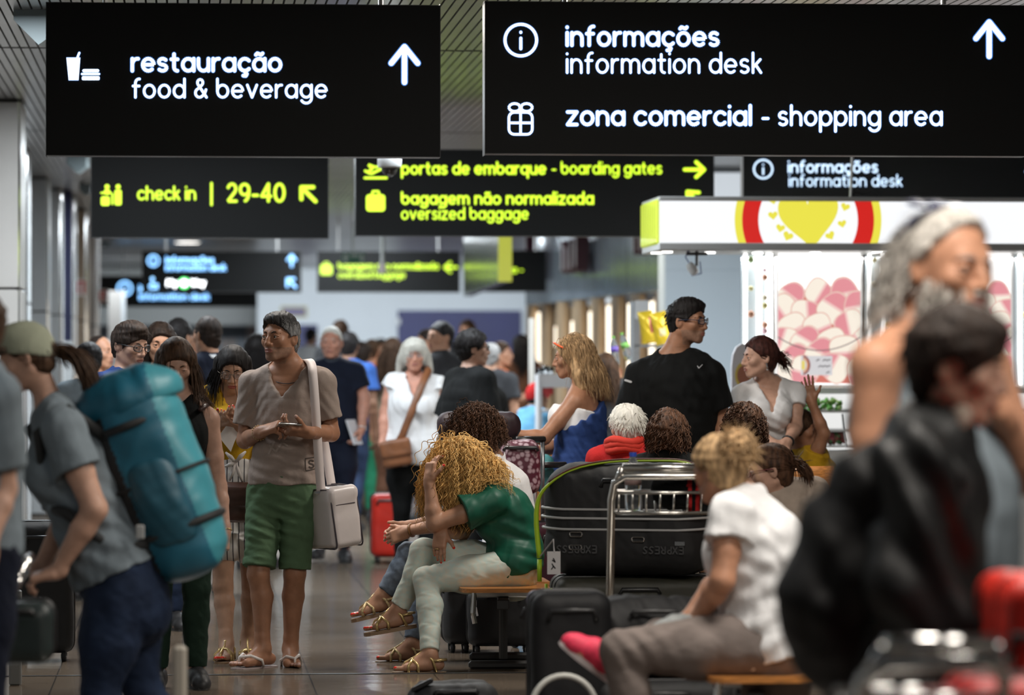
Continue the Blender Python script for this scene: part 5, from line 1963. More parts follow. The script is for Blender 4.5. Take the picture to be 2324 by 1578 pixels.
def build_hair(J, look, par, hres):
    h = look.get('hair')
    if not h:
        return
    m = HAIR[look.get('hairc', 'dark')]
    st = h if isinstance(h, str) else h['style']
    o = {} if isinstance(h, str) else {a: b for a, b in h.items() if a != 'style'}
    if st == 'short':
        parts = [cap_sdf(J, o.get('t', .012), o.get('line', (.088, .070, -.075, -.090)), True, o.get('top', .0), o.get('amp', .0035), o.get('sides', 0)).mesh(hres)]
        ns = o.get('n', 0)
        if ns:
            parts.append(strands(J, ns, o.get('len', .05), 4, region=lambda x, y, z: (z > .05 - .9 * (-y)) & (z > -.45) & ((y < .55) | (z > .62)), curl=o.get('curl', (0, 0)), stiff=o.get('stiff', .12), lift=.012, spread=.6, wide=o.get('wide', .0015), seg=7, sweep=o.get('sweep')))
        if o.get('mane'):
            parts.append(strands(J, o['mane'][0], o['mane'][1], 12, region=lambda x, y, z: (y < -.05) & (z < .55) & (z > -.6), curl=(.008, 1.3), stiff=.2, lift=.03, coll=collider(J), wide=.0022, seg=14, spread=.25))
        ob = hair_mesh(parts, m, par)
        if o.get('side'):
            me = ob.data; me.materials.append(HAIR[o['side']])
            cc = np.zeros(len(me.polygons) * 3, np.float32); me.polygons.foreach_get('center', cc)
            rel = (cc.reshape(-1, 3) + np.array(par.location) - J['hd']) @ np.array([J['hx'], J['hy'], J['hz']]).T / J['hs']
            sm = lambda v, a, b_: np.clip((v - a) / (b_ - a), 0, 1)
            pr = sm(np.abs(rel[:, 0]), .045, .08) * sm(-rel[:, 2], -.10, -.055)
            me.polygons.foreach_set('material_index', (np.random.RandomState(2).uniform(size=len(pr)) < pr).astype(np.int32))
        return ob
    if st == 'long':
        parts = [cap_sdf(J, .016, o.get('line', (.087, .070, -.03, -.14)), False, 0, .002).mesh(hres)]
        part = o.get('part', 0.0)
        hs = J['hs']; Lh = o.get('len', .45)
        Sx = SDF()
        bk = nrm(J['nk'] - J['hd'] + V(0, 0, -.001)); dn = V(0, 0, -1)
        for x0 in (-.062, -.03, 0, .03, .062):
            a = HP(J, x0, -.055 if abs(x0) < .05 else -.02, .03)
            b = HP(J, x0 * 1.25, -.085 if abs(x0) < .05 else -.035, -.10)
            c_ = b + dn * max(.03, Lh - .19) - J['f'] * .02
            Sx.path([a, b, c_], [.044 * hs, .040 * hs, .026 * hs], .03)
        Sx.noise(.004, 60, 3, (1, 1, .15))
        parts.append(Sx.mesh(hres * 1.4))
        parts.append(strands(J, int(o.get('n', 900) * 1.9), o.get('len', .45), o.get('seed', 5), region=o.get('region') or (lambda x, y, z: (z > -.15) & ((y < .22) | ((z > .74) & (y < .5))) & ((z > .1) | (y < .10))),
                             curl=o.get('curl', (.003, .5)), stiff=o.get('stiff', .22), lift=o.get('lift', .009), part=part, coll=collider(J), wide=o.get('wide', .0013), seg=o.get('seg', 16), spread=.12, vary=.25, fall=o.get('fall'), out=o.get('out', 0), sleek=o.get('sleek', .92)))
        return hair_mesh(parts, m, par)
    if st == 'curly':
        parts = [cap_sdf(J, o.get('t', .022), o.get('line', (.085, .070, -.03, -.14)), False, 0, .006).mesh(hres)]
        parts.append(strands(J, o.get('n', 900), o.get('len', .22), o.get('seed', 5), region=o.get('region') or (lambda x, y, z: (z > -.45) & ((y < .35) | (z > .5))),
                             curl=o.get('curl', (.007, 2.2)), stiff=o.get('stiff', .20), lift=o.get('lift', .035), coll=collider(J), wide=o.get('wide', .0030), seg=o.get('seg', 34), spread=.35, vary=.4, out=o.get('out', .05), fall=o.get('fall')))
        return hair_mesh(parts, m, par)
    if st == 'bob':
        S = cap_sdf(J, .020, (.094, .052, -.005, -.30), False, .006, .003, .006)
        R = np.array([J['hx'], J['hy'], J['hz']]); hs = J['hs']
        parts = [S.mesh(hres)]
        parts.append(strands(J, int(o.get('n', 420) * 1.8), o.get('len', .21), 8, region=lambda x, y, z: (z > .0) & ((y < .35) | (z > .68)), curl=(.003, .6), stiff=.20, lift=.026, coll=[(J['nk'], J['hd'], .07 * hs)], wide=.0018, seg=14, spread=.1, vary=.12, part=o.get('part', .15)))
        parts.append(strands(J, 220, .085, 9, region=lambda x, y, z: (z > .60) & (y > .15), curl=(.002, .6), stiff=.16, lift=.02, wide=.0018, seg=8, spread=.1, vary=.15, sweep=lambda d, J: np.outer(np.ones(len(d)), J['hy'] * .9 + J['hx'] * .25)))
        return hair_mesh(parts, m, par)
    if st in ('bun', 'pony'):
        parts = [cap_sdf(J, o.get('t', .010), o.get('line', (.080, .078, -.06, -.10)), True, 0, .0025).mesh(hres)]
        bx, by, bz = o.get('at', (0, -.115, .03))
        B = HP(J, bx, by, bz)
        def sweep(d, J):
            loc = d * np.array([.078, .098, .092]) + np.array([0, -.012, .028])
            t = (np.array([bx, by, bz]) - loc)
            t /= np.linalg.norm(t, axis=1)[:, None]
            return (t @ np.array([J['hx'], J['hy'], J['hz']])) * 1.4
        parts.append(strands(J, o.get('n', 260), .13, 6, region=lambda x, y, z: (z > -.35) & ((y < .4) | (z > .62)), stiff=.04, lift=.008, sweep=sweep, wide=.0020, seg=8, spread=.12))
        if st == 'bun':
            r = np.random.RandomState(3)
            A = []
            rb = o.get('r', .042)
            for j in range(o.get('nb', 120)):
                ax = nrm(r.normal(size=3)); e1 = nrm(np.cross(ax, r.normal(size=3))); e2 = np.cross(ax, e1)
                t0 = r.uniform(0, 6.28); rr = rb * r.uniform(.7, 1.05)
                th = np.linspace(t0, t0 + r.uniform(2, 4), 16)
                A.append(B[None, :] + (np.cos(th)[:, None] * e1 + np.sin(th)[:, None] * e2) * rr)
            parts.append(ribbons(np.array(A), .0028))
            S = SDF(); S.ell(B, (rb * .85,) * 3, None, .01); S.noise(.004, 90, 4); parts.append(S.mesh(hres))
            if o.get('loose'):
                A = []
                for j in range(o['loose']):
                    dd = nrm(-J['hy'] * r.uniform(.3, 1.2) + J['hx'] * r.normal() * .7 + J['hz'] * r.normal() * .6)
                    t = np.linspace(0, 1, 12)[:, None]
                    L = r.uniform(.04, .10)
                    A.append(B + dd * t * L + J['hz'] * (-.05 * t ** 2) + nrm(r.normal(size=3)) * .012 * np.sin(t * 3))
                parts.append(ribbons(np.array(A), .0015))
        else:
            r = np.random.RandomState(3)
            A = []
            L0 = o.get('len', .22)
            f0 = o.get('dir', None)
            dd0 = nrm(-J['hy'] * .8 + J['hz'] * .1) if f0 is None else nrm(f0)
            for j in range(o.get('nb', 150)):
                L = L0 * r.uniform(.7, 1.05)
                pnt = B + r.normal(size=3) * .008; dd = nrm(dd0 + r.normal(size=3) * .14); row = [pnt]
                for q in range(13):
                    dd = nrm(dd + V(0, 0, -.20) + r.normal(size=3) * .04)
                    pnt = pnt + dd * L / 13
                    row.append(pnt)
                A.append(row)
            parts.append(ribbons(np.array(A), .0026))
        return hair_mesh(parts, m, par)


# ---- clothes
def top_garment(J, look, par, res):
    t = look.get('top')
    if not t:
        return None
    k = J['k']; S = SDF()
    g, loose = t.get('g', .012), t.get('loose', .012)
    nd = torso_nodes(J, look, g * k, loose * k)
    nd[0] = (nd[0][0], nd[0][1], nd[0][2] + .004, nd[0][3] + .004)
    S.chain(nd, .03)
    fat = look.get('fat', 1.0)
    up = nrm(J['nk'] - J['wa']); ls = nrm(J['sh'][0] - J['sh'][1]); fw = nrm(np.cross(up, ls))
    if np.dot(fw, J['f']) < 0: fw = -fw
    if J['sex'] == 'f' and not look.get('nobust'):
        for sg in (-1, 1):
            S.ell(J['ch'] + ls * sg * .068 * k + fw * .088 * k * fat - up * .022 * k, ((.066 * fat + g) * k, (.064 * fat + g) * k, (.070 * fat + g) * k), None, .06)
    af = (.94 if J['sex'] == 'f' else 1.0) * (1 + (fat - 1) * .75)
    slv = t.get('sleeve', (.6, .6)); sl = t.get('sl', .016)
    for i in (0, 1):
        sh, el, wr = J['sh'][i], J['el'][i], J['wr'][i]
        if slv[i] is None:
            continue
        S.cone(J['nk'] * .72 + sh * .28, sh, .052 * k + g * .8, .050 * k * af + g, .05)
        if slv[i] <= 0:
            continue
        f1 = min(slv[i], 1.0)
        e = sh + (el - sh) * f1
        if slv[i] <= 1.0:
            capcone(S, sh, e, .056 * k * af + g, (.056 - .012 * f1) * k * af + g + sl, .035)
        else:
            S.cone(sh, el, .056 * k * af + g, .045 * k * af + g + sl * .6, .035)
            e = el + (wr - el) * (slv[i] - 1)
            capcone(S, el, e, .045 * k * af + g + sl * .6, .032 * k * af + g + sl * .5, .02)
    for (a, b, ra, rb) in t.get('extra', []):
        S.cone(a, b, ra, rb, .03)
    hp_, hn = t.get('hem', (J['pv'] + (J['pv'] - J['wa']) * .35, None))
    S.cut(hp_, nrm(J['pv'] - J['wa']) if hn is None else hn)
    nc = t.get('neck', 'crew')
    R3 = np.array([ls, fw, up])
    nkf = J['nk'] + fw * .02 * k
    if nc == 'crew':
        S.ell(J['nk'] + up * .045 * k + fw * .030 * k, (.078 * k, .085 * k, .062 * k), R3, .006, 's')
    elif nc == 'polo':
        S.ell(J['nk'] + up * .075 * k + fw * .045 * k, (.060 * k, .070 * k, .075 * k), R3, .004, 's')
    elif nc == 'v' or nc == 'deepv':
        dp = .15 if nc == 'v' else .22
        S.ell(J['nk'] + up * .04 * k + fw * .035 * k, (.088 * k, .085 * k, .060 * k), R3, .006, 's')
        # wedge towards the breastbone
        a = J['nk'] + fw * .09 * k - up * .0 * k
        for q in range(6):
            u = q / 5.0
            c = a - up * dp * u * k + fw * .02 * k
            S.ell(c, (max(.080 * (1 - u), .012) * k, .10 * k, .036 * k), R3, .012, 's')
    elif nc == 'scoop':
        S.ell(J['nk'] + up * .02 * k + fw * .05 * k, (.098 * k, .10 * k, .075 * k), R3, .006, 's')
        for q in range(5):
            u = q / 4.0
            S.ell(J['nk'] + fw * .11 * k - up * (.03 + .09 * u) * k, (max(.078 * (1 - u * u), .012) * k, .10 * k, .030 * k), R3, .012, 's')
    elif nc == 'wide':
        S.ell(J['nk'] + up * .03 * k + fw * .04 * k, (.115 * k, .11 * k, .075 * k), R3, .006, 's')
    elif nc == 'tank':
        S.ell(J['nk'] + up * .02 * k + fw * .05 * k, (.085 * k, .12 * k, .10 * k), R3, .006, 's')
    for c_ in t.get('cuts', []):
        S.cut(*c_)
    for (p0, ax, am, wl, rc) in t.get('folds', []):
        S.fold(p0, ax, am, wl, 3, rc)
    S.noise(t.get('amp', .0045), t.get('fr', 26), t.get('seed', 1), (1, 1, .55))
    if t.get('amp2', .0016): S.noise(t.get('amp2', .0016), 75, 7, (1, 1, .8), 1)
    vs, q = S.mesh(res)
    return make(t.get('name', 'shirt'), vs, q, t['mat'], par, True)


def bottom_garment(J, look, par, res):
    t = look.get('bottom')
    if not t:
        return None
    k = J['k']; S = SDF(); g = t.get('g', .010)
    fat = look.get('fat', 1.0)
    nd = torso_nodes(J, look, g * k, .004)
    S.chain(nd[3:], .03)
    if t.get('skirt'):
        ln, w_ = t['skirt']
        lh = nrm(J['hip'][0] - J['hip'][1])
        c = (J['hip'][0] + J['hip'][1]) / 2; kc = (J['kn'][0] + J['kn'][1]) / 2
        e = c + (kc - c) * ln
        S.chain([(J['pv'], lh, .175 * k + g, .125 * k + g), (c * .5 + e * .5, lh, .18 * k + g + w_ * .5, .135 * k + g + w_ * .5), (e, lh, .185 * k + g + w_, .14 * k + g + w_)], .03)
        S.cut(e, e - c)
    else:
        ln = t.get('len', (1.95, 1.95)); wd = t.get('wide', 1.0)
        for i in (0, 1):
            a, b, c = J['hip'][i], J['kn'][i], J['an'][i]
            mid = a * .5 + b * .5
            rk = (.056 * k + g) * wd; ra = (.040 * k + g) * t.get('hemw', wd)
            S.cone(a, mid, .092 * k * fat + g, .080 * k * fat * (1 + (wd - 1) * .4) + g, .016)
            if ln[i] <= 1.0:
                e = a + (b - a) * ln[i]
                capcone(S, mid, e, .080 * k * fat * (1 + (wd - 1) * .4) + g, (.080 + (.056 - .080) * (ln[i] - .5) * 2) * k * wd + g + t.get('flare', .012), .012)
                if t.get('cuff'):
                    d = nrm(b - a)
                    capcone(S, e - d * .032, e + d * .002, (.080 + (.056 - .080) * (ln[i] - .5) * 2) * k * wd + g + t.get('flare', .012) + .005, (.080 + (.056 - .080) * (ln[i] - .5) * 2) * k * wd + g + t.get('flare', .012) + .006, .004, True)
            else:
                S.cone(mid, b, .080 * k * fat * (1 + (wd - 1) * .4) + g, rk, .03)
                e = b + (c - b) * (ln[i] - 1)
                back = J.get('calf', [None, None])[i]
                if back is None: back = -nrm(J['toe'][i])
                m2 = b + (c - b) * min(.35, (ln[i] - 1) * .5) + back * .014 * k
                S.cone(b, m2, rk, (.055 * k + g) * wd, .02)
                capcone(S, m2, e, (.055 * k + g) * wd, ra + (rk - ra) * max(0, 1 - (ln[i] - 1)), .02)
    tp = t.get('top')
    if tp is not None:
        S.cut(tp, nrm(J['wa'] - J['pv']))
    for (p0, ax, am, wl, rc) in t.get('folds', []):
        S.fold(p0, ax, am, wl, 5, rc)
    S.noise(t.get('amp', .004), t.get('fr', 30), t.get('seed', 2), (1, 1, .6))
    if t.get('amp2', .0015): S.noise(t.get('amp2', .0015), 80, 9, octs=1)
    vs, q = S.mesh(res)
    return make(t.get('name', 'trousers'), vs, q, t['mat'], par, True)


def footframe(J, i):
    k = J['k']; a, t = J['an'][i], nrm(J['toe'][i])
    u = J.get('fu', [UP, UP])[i]
    u = nrm(u - t * np.dot(u, t)); sd = np.cross(t, u)
    return k, a, t, u, sd


def footwear(J, look, par, res):
    kind = look.get('shoe')
    if not kind:
        return
    for i in (0, 1):
        k, a, t, u, sd = footframe(J, i)
        inn = -1 if i == 0 else 1
        h = .060 * k
        F = lambda f_, s_, z_: a + t * f_ * k + sd * inn * s_ * k - u * (h * 1.42 - z_ * k)     # s_ > 0: inner side; z_ above the sole
        if kind in ('flipflop', 'sandal', 'strap'):
            sm, stm = look['shoemats']
            ol = [(-.085, .0), (-.075, .028), (-.03, .034), (.03, .032), (.08, .041), (.13, .047), (.175, .040), (.196, .012), (.190, -.020), (.165, -.042), (.11, -.047), (.04, -.038), (-.03, -.036), (-.075, -.026)]
            mb = MB()
            th = look.get('sole', .016)
            mb.prism([F(x, y, -th) for x, y in ol], u * th * k)
            mb.build('sole', sm, par)
            mb = MB()
            fl = (u, .45)
            if kind == 'flipflop':
                for sg in (1, -1):
                    mb.tube([F(.146, .014, .010), F(.140, .014, .050), F(.10, .030 * sg + .006, .062 - .006 * (sg < 0)), F(.05, .050 * sg, .034), F(.035, .046 * sg, .0)], [.0055 * k, .007 * k, .0085 * k, .0075 * k, .006 * k], 8)
            else:
                for (f1, f2) in ((.115, .065), (.065, .125)):
                    mb.tube([F(f1, .048, .0), F(f1, .045, .034), F((f1 + f2) / 2, .018, .066), F((f1 + f2) / 2, -.018, .064), F(f2, -.044, .034), F(f2, -.046, .0)], .0085 * k, 6)
                mb.tube([F(-.03, .040, .0), F(-.01, .042, .06), F(.030, .022, .098), F(.042, .0, .102), F(.030, -.022, .098), F(-.01, -.042, .06), F(-.03, -.040, .0)], .0075 * k, 6)
                mb.tube([F(-.01, .042, .058), F(-.06, .032, .060), F(-.083, .0, .060), F(-.06, -.032, .060), F(-.01, -.042, .058)], .0075 * k, 6)
                mb.tube([F(.042, .0, .102), F(.075, .0, .078), F(.13, .010, .050), F(.148, .012, .01)], .006 * k, 6)
            mb.build('strap', stm, par, True)
        else:
            sm, m = look['shoemats']
            S = SDF()
            S.cone(F(-.05, 0, .038), F(.03, 0, .040), .041 * k, .043 * k, .02)
            S.cone(F(.03, 0, .040), F(.14, .003, .030), .046 * k, .043 * k, .02)
            S.cone(F(-.02, 0, .075), F(.08, 0, .062), .044 * k, .042 * k, .03)
            S.cone(F(.14, .003, .028), F(.168, .004, .024), .040 * k, .031 * k, .02)
            S.cut(F(0, 0, .0), -u)
            if kind == 'sneaker':
                S.cut(F(0, 0, .105), u * .9 - t * .2)
            vs, q = S.mesh(max(res * .7, .004))
            sh = make('shoe', vs, q, m, par, True)
            ol = [(-.09, .0), (-.08, .03), (-.03, .040), (.03, .040), (.09, .046), (.14, .044), (.185, .026), (.196, .004), (.185, -.022), (.14, -.040), (.08, -.044), (.0, -.040), (-.06, -.036), (-.082, -.024)]
            mb = MB(); mb.prism([F(x, y, -.004) for x, y in ol], u * .022 * k); mb.build('sole', sm, sh)
            if kind == 'sneaker':
                mb = MB()
                for q in range(5):
                    f_ = .045 + q * .020
                    mb.tube([F(f_, .022, .078 - q * .008), F(f_ + .008, .0, .092 - q * .010), F(f_, -.022, .078 - q * .008)], .0030 * k, 6)
                mb.build('laces', look.get('lacemat', m), sh, True)


def person(J, look, label, group=None, res=None, hres=None, extras=None):
    s = J['s']
    res = res or min(max(3.0 / s, .0065), .016)
    hres = hres or min(max(1.6 / s, .0036), .008)
    r = empty('person', tuple(J['base']), label, 'person', group)
    build_body(J, look, r, res, hres)
    if not look.get('noeyes'):
        build_eyes(J, look, r)
    build_hair(J, look, r, hres * 1.1)
    top_garment(J, look, r, res)
    bottom_garment(J, look, r, res)
    footwear(J, look, r, res)
    if look.get('glasses'):
        g = look['glasses']
        glasses(J, r, **(g if isinstance(g, dict) else {}))
    return r
# ---------------------------------------------------------------- people in focus
def setj(J, **kw):
    for a, b in kw.items():
        if a in ('shL', 'elL', 'wrL', 'hipL', 'knL', 'anL', 'toeL', 'hdirL', 'palmL', 'fuL', 'calfL'):
            J.setdefault(a[:-1], [UP, UP] if a[:-1] == 'fu' else [None, None])
            J[a[:-1]] = list(J[a[:-1]]); J[a[:-1]][0] = np.asarray(b, float)
        elif a in ('shR', 'elR', 'wrR', 'hipR', 'knR', 'anR', 'toeR', 'hdirR', 'palmR', 'fuR', 'calfR'):
            J.setdefault(a[:-1], [UP, UP] if a[:-1] == 'fu' else [None, None])
            J[a[:-1]] = list(J[a[:-1]]); J[a[:-1]][1] = np.asarray(b, float)
        else:
            J[a] = np.asarray(b, float)
    return J


def bracelet(c, ax, r, t, m, par, name='bracelet', beads=0):
    mb = MB()
    ax = nrm(ax); u = nrm(np.cross(ax, V(.3, .2, .9))); v = np.cross(ax, u)
    ring = [c + (u * math.cos(6.2832 * j / 18) + v * math.sin(6.2832 * j / 18)) * r for j in range(18)]
    if beads:
        for q in ring:
            mb.lathe(q - UP * t, [(t * .3, 0), (t, t), (t * .3, 2 * t)], 7)
    else:
        mb.tube(ring, t, 6, closed=True)
    return mb.build(name, m, par, True)


GOLD = mat('gold_leather', (.62, .45, .20), .3, .6, noise=.2, nscale=40)
TANL = mat('tan_sole', (.30, .19, .11), .6)
SILVER = mat('silver', (.7, .7, .7), .2, 1.0)
s = 461
J = skel(640, 708, s, yaw=-12, hyaw=-33, pitch=-2)
setj(J, hd=P(636, 768, s, -.02), nk=P(658, 836, s, .03), ch=P(655, 925, s, .01), wa=P(648, 1018, s, .0), pv=P(641, 1090, s, .0),
     shL=P(733, 868, s, -.03), shR=P(573, 872, s, .05), elL=P(752, 984, s, .0), elR=P(556, 1000, s, .06), wrL=P(697, 982, s, -.22), wrR=P(594, 980, s, -.17),
     hdirL=(-.86, -.42, .12), palmL=(-.2, .35, 1), hdirR=(.80, -.45, .28), palmR=(.45, .35, -.75),
     hipL=P(676, 1118, s, -.01), hipR=P(604, 1120, s, .02), knL=P(669, 1302, s, -.02), knR=P(586, 1304, s, -.07), anL=P(659, 1474, s, .04), anR=P(597, 1473, 463, .0),
     toeL=(.12, -1, 0), toeR=(-.72, -.72, 0))
TAUPE = cloth('taupe', (.33, .265, .23), .06)
SHORTG = cloth('green_shorts', (.098, .168, .092), .08)
man = person(J, {'sex': 'm', 'skin': 'tan', 'fat': .96, 'hair': {'style': 'short', 'top': .012, 't': .009, 'line': (.086, .078, -.075, -.085), 'amp': .004, 'side': 'salt'}, 'hairc': 'pepper', 'browcol': 'dark', 'stubble': True, 'gaze': (-.3, -.05),
                 'hands': [{'curl': (.75, .8, .85, .9), 'thumb': .5}, {'curl': (.55, .85, 1.0, 1.1), 'thumb': .7}],
                 'top': {'mat': TAUPE, 'neck': 'scoop', 'sleeve': (.70, .72), 'g': .009, 'loose': .010, 'sl': .014, 'hem': (P(640, 1099, s), V(.02, 0, -1)), 'amp': .005, 'fr': 20,
                         'folds': [(P(640, 1040, s, -.1), (.3, 0, 1), .005, .055, .16), (P(735, 920, s), (.8, 0, .6), .004, .04, .10), (P(580, 920, s), (-.8, 0, .6), .004, .04, .1)]},
                 'bottom': {'name': 'shorts', 'mat': SHORTG, 'len': (.94, .90), 'wide': 1.0, 'flare': .006, 'cuff': True, 'g': .009, 'top': P(640, 1080, s), 'amp': .004,
                            'folds': [(P(626, 1190, s, -.1), (.3, 0, 1), .005, .05, .14), (P(590, 1240, s, -.1), (.2, 0, 1), .003, .04, .1)]},
                 'shoe': 'flipflop', 'shoemats': (mat('flipflop_sole', (.42, .34, .33), .6), mat('flipflop_strap', (.72, .66, .62), .4))},
             'man in taupe v neck shirt and green shorts looking aside with phone in hand', res=.0055, hres=.0031)
bracelet(J['wr'][1] * .86 + J['el'][1] * .14, J['wr'][1] - J['el'][1], .034, .0065, mat('wood_bead', (.40, .25, .10), .4), man, beads=1)
bracelet(J['nk'] + V(0, -.03, -.03), V(-.1, -.6, 1), .088, .0022, mat('cord_dark', (.05, .045, .05), .6), man, 'necklace')
# stencil print on the shirt hem: a frame and an S
shirt = [o for o in man.children if o.name.startswith('shirt')][0]
INK = mat('print_ink', (.055, .042, .036), .8)
drape(shirt, [[(693, 1041), (709, 1039), (724, 1037), (724, 1062), (709, 1066), (694, 1069), (693, 1041)]], 1.0, INK, man, 'print_frame')
drape(shirt, [[(701 + p[0] * 15, 1062 - p[1] * 17) for p in G['s'][1][0]]], 1.9, INK, man, 'print_letter')
drape(shirt, [[(612, 1012), (626, 1026), (640, 1004), (652, 1012)], [(610, 1030), (622, 1004)]], 2.2, mat('print_faded', (.36, .30, .26), .8), man, 'print_star')
# phone in his left hand
c = P(657, 966, s, -.275)
ax1 = nrm(V(-.95, -.25, .06)); ax2 = nrm(np.cross(V(.1, .3, 1), ax1)); ax3 = np.cross(ax1, ax2)
r = empty('mobile_phone', c, 'dark mobile phone held by the man in green shorts', 'phone')
mb = MB(); mb.box(c, (.115, .060, .010), [ax1, ax2, ax3], 0, .004); mb.build('body', mat('phone_silver', (.35, .34, .33), .25, .8), r)
mb = MB(); mb.box(c + ax3 * .006 * (1 if ax3[2] > 0 else -1), (.100, .052, .002), [ax1, ax2, ax3]); mb.build('screen', mat('phone_screen', (.02, .02, .03), .08), r)

# white shoulder bag of the man
BAGW = mat('bag_vinyl', (.74, .67, .65), .32, bump=.05, bscale=30)
PIPE = mat('bag_piping', (.06, .05, .06), .4)
bc = P(752, 1174, s, -.02)
r = empty('shoulder_bag', P(752, 1252, s), 'white vinyl shoulder bag hanging at hip of the man in green shorts', 'bag')
bx, by, bz = nrm(V(.82, .55, .12)), nrm(V(-.55, .83, .0)), nrm(V(-.14, -.02, 1))
S = SDF()
S.box(bc, (.085, .150, .150), [bx, by, bz], .030, .01)
S.noise(.004, 14, 4)
S.cut(bc + bz * .155, bz)
vs, q = S.mesh(.006)
make('bag_body', vs, q, BAGW, r, True)
mb = MB()
for sg in (-1, 1):
    ol = []
    for (a, b) in rrect(-.145, -.145, .145, .145, .03, 4):
        ol.append(bc + by * a + bz * b + bx * sg * .074)
    mb.tube(ol, .0045, 6, closed=True)
mb.build('piping', PIPE, r, True)
mb = MB()
mb.tube([bc + by * -.10 + bz * .152 + bx * .06, bc + by * .0 + bz * .156 + bx * .066, bc + by * .10 + bz * .152 + bx * .06], .004, 6)
mb.box(bc - by * .152 + bz * .07, (.11, .004, .004), [bx, by, bz])
mb.build('zip', PIPE, r)
mb = MB()
pts = [P(729, 1118, s, -.11), P(723, 1040, s, -.135), P(718, 960, s, -.150), P(714, 900, s, -.150), P(710, 850, s, -.13), P(707, 828, s, -.07), P(700, 818, s, -.005), P(695, 822, s, .06), P(706, 870, s, .13), P(735, 1000, s, .14), P(752, 1100, s, .06)]
fine = []
for i in range(len(pts) - 1):
    for u in (0, .25, .5, .75):
        p0, p1, p2, p3 = pts[max(i - 1, 0)], pts[i], pts[i + 1], pts[min(i + 2, len(pts) - 1)]
        fine.append(.5 * (2 * p1 + (p2 - p0) * u + (2 * p0 - 5 * p1 + 4 * p2 - p3) * u * u + (3 * p1 - p0 - 3 * p2 + p3) * u ** 3))
fine.append(pts[-1])
vs, fs = [], []
wv = nrm(V(1, .12, .1))
for i, p_ in enumerate(fine):
    t_ = nrm(fine[min(i + 1, len(fine) - 1)] - fine[max(i - 1, 0)])
    w2 = nrm(wv - t_ * np.dot(wv, t_)); n2 = np.cross(t_, w2)
    for (a, b) in ((-.022, -.003), (.022, -.003), (.022, .003), (-.022, .003)):
        vs.append(p_ + w2 * a + n2 * b)
for i in range(len(fine) - 1):
    for k_ in range(4):
        k2 = (k_ + 1) % 4
        fs.append((i * 4 + k_, i * 4 + k2, i * 4 + 4 + k2, i * 4 + 4 + k_))
make('strap', np.array(vs), fs, mat('strap_webbing', (.74, .66, .64), .6), r, True)
mb = MB(); mb.box(P(730, 1118, s, -.115), (.065, .012, .02), None, 0, .004); mb.build('buckle', SILVER, r)

# ---- curly blonde woman on the bench
s = 465
J = sitskel(1165, 980, s, yaw=-90, pitch=38, k=.94)
setj(J, hd=P(1040, 1066, s, .10), nk=P(1098, 1098, s, .12), ch=P(1146, 1158, s, .12), wa=P(1170, 1225, s, .12), pv=P(1166, 1278, s, .12),
     shL=P(1120, 1140, s, -.05), shR=P(1100, 1128, s, .28), elL=P(986, 1190, s, -.10), wrL=P(974, 1092, s, -.06), hdirL=(.10, .15, 1), palmL=(.75, .6, 0),
     elR=P(1050, 1208, s, .16), wrR=P(1001, 1204, s, -.08), hdirR=(-.12, -.25, -1), palmR=(.35, .9, -.2),
     hipL=P(1166, 1292, s, .03), hipR=P(1166, 1286, s, .20), knL=P(966, 1316, s, -.03), knR=P(960, 1252, s, .10), anL=P(976, 1487, 470, .0), anR=P(903, 1386, s, .10),
     toeL=(-1, -.12, 0), toeR=(-.96, -.12, -.16), calfL=(1, 0, .1), calfR=(.9, 0, -.4))
J['fu'] = [UP, nrm(V(-.16, 0, 1))]
GRN = mat('green_satin', (.008, .098, .058), .5, noise=.12, nscale=10, spec=.35)
MINT = mat('mint_print', (.60, .72, .66), .75, noise=.3, nscale=48, col2=(.70, .70, .60))
wom = person(J, {'sex': 'f', 'skin': 'mid', 'nail': 'r', 'fat': 1.08,
                 'hair': {'style': 'curly', 'n': 3400, 'len': .29, 'curl': (.0085, 1.5), 'wide': .0016, 'lift': .05, 'out': .06, 'stiff': .19, 'seg': 38}, 'hairc': 'gold',
                 'hands': [{'curl': (.5, .6, .7, .8), 'thumb': .3}, {'curl': (.15, .22, .28, .35), 'thumb': .2, 'spread': .12}],
                 'top': {'mat': GRN, 'name': 'blouse', 'neck': 'wide', 'sleeve': (.50, .5), 'g': .012, 'loose': .018, 'sl': .034, 'hem': (P(1180, 1302, s), V(.25, 0, -1)), 'amp': .006, 'fr': 18,
                         'folds': [(P(1150, 1225, s, -.02), (.4, 0, 1), .004, .075, .14), (P(1200, 1270, s, .0), (.5, 0, 1), .004, .06, .12)]},
                 'bottom': {'mat': MINT, 'len': (1.95, 1.93), 'wide': 1.0, 'g': .009, 'amp': .0025, 'folds': [(P(990, 1300, s), (.7, 0, .6), .002, .035, .08)]},
                 'shoe': 'sandal', 'shoemats': (TANL, GOLD), 'sole': .020},
             'seated woman with long curly blond hair, green blouse and mint trousers', res=.0055, hres=.0034)
bracelet(J['wr'][1] + nrm(J['hdir'][1]) * .095 + V(-.008, 0, 0), J['hdir'][1], .0095, .002, GOLD, wom, 'ring')

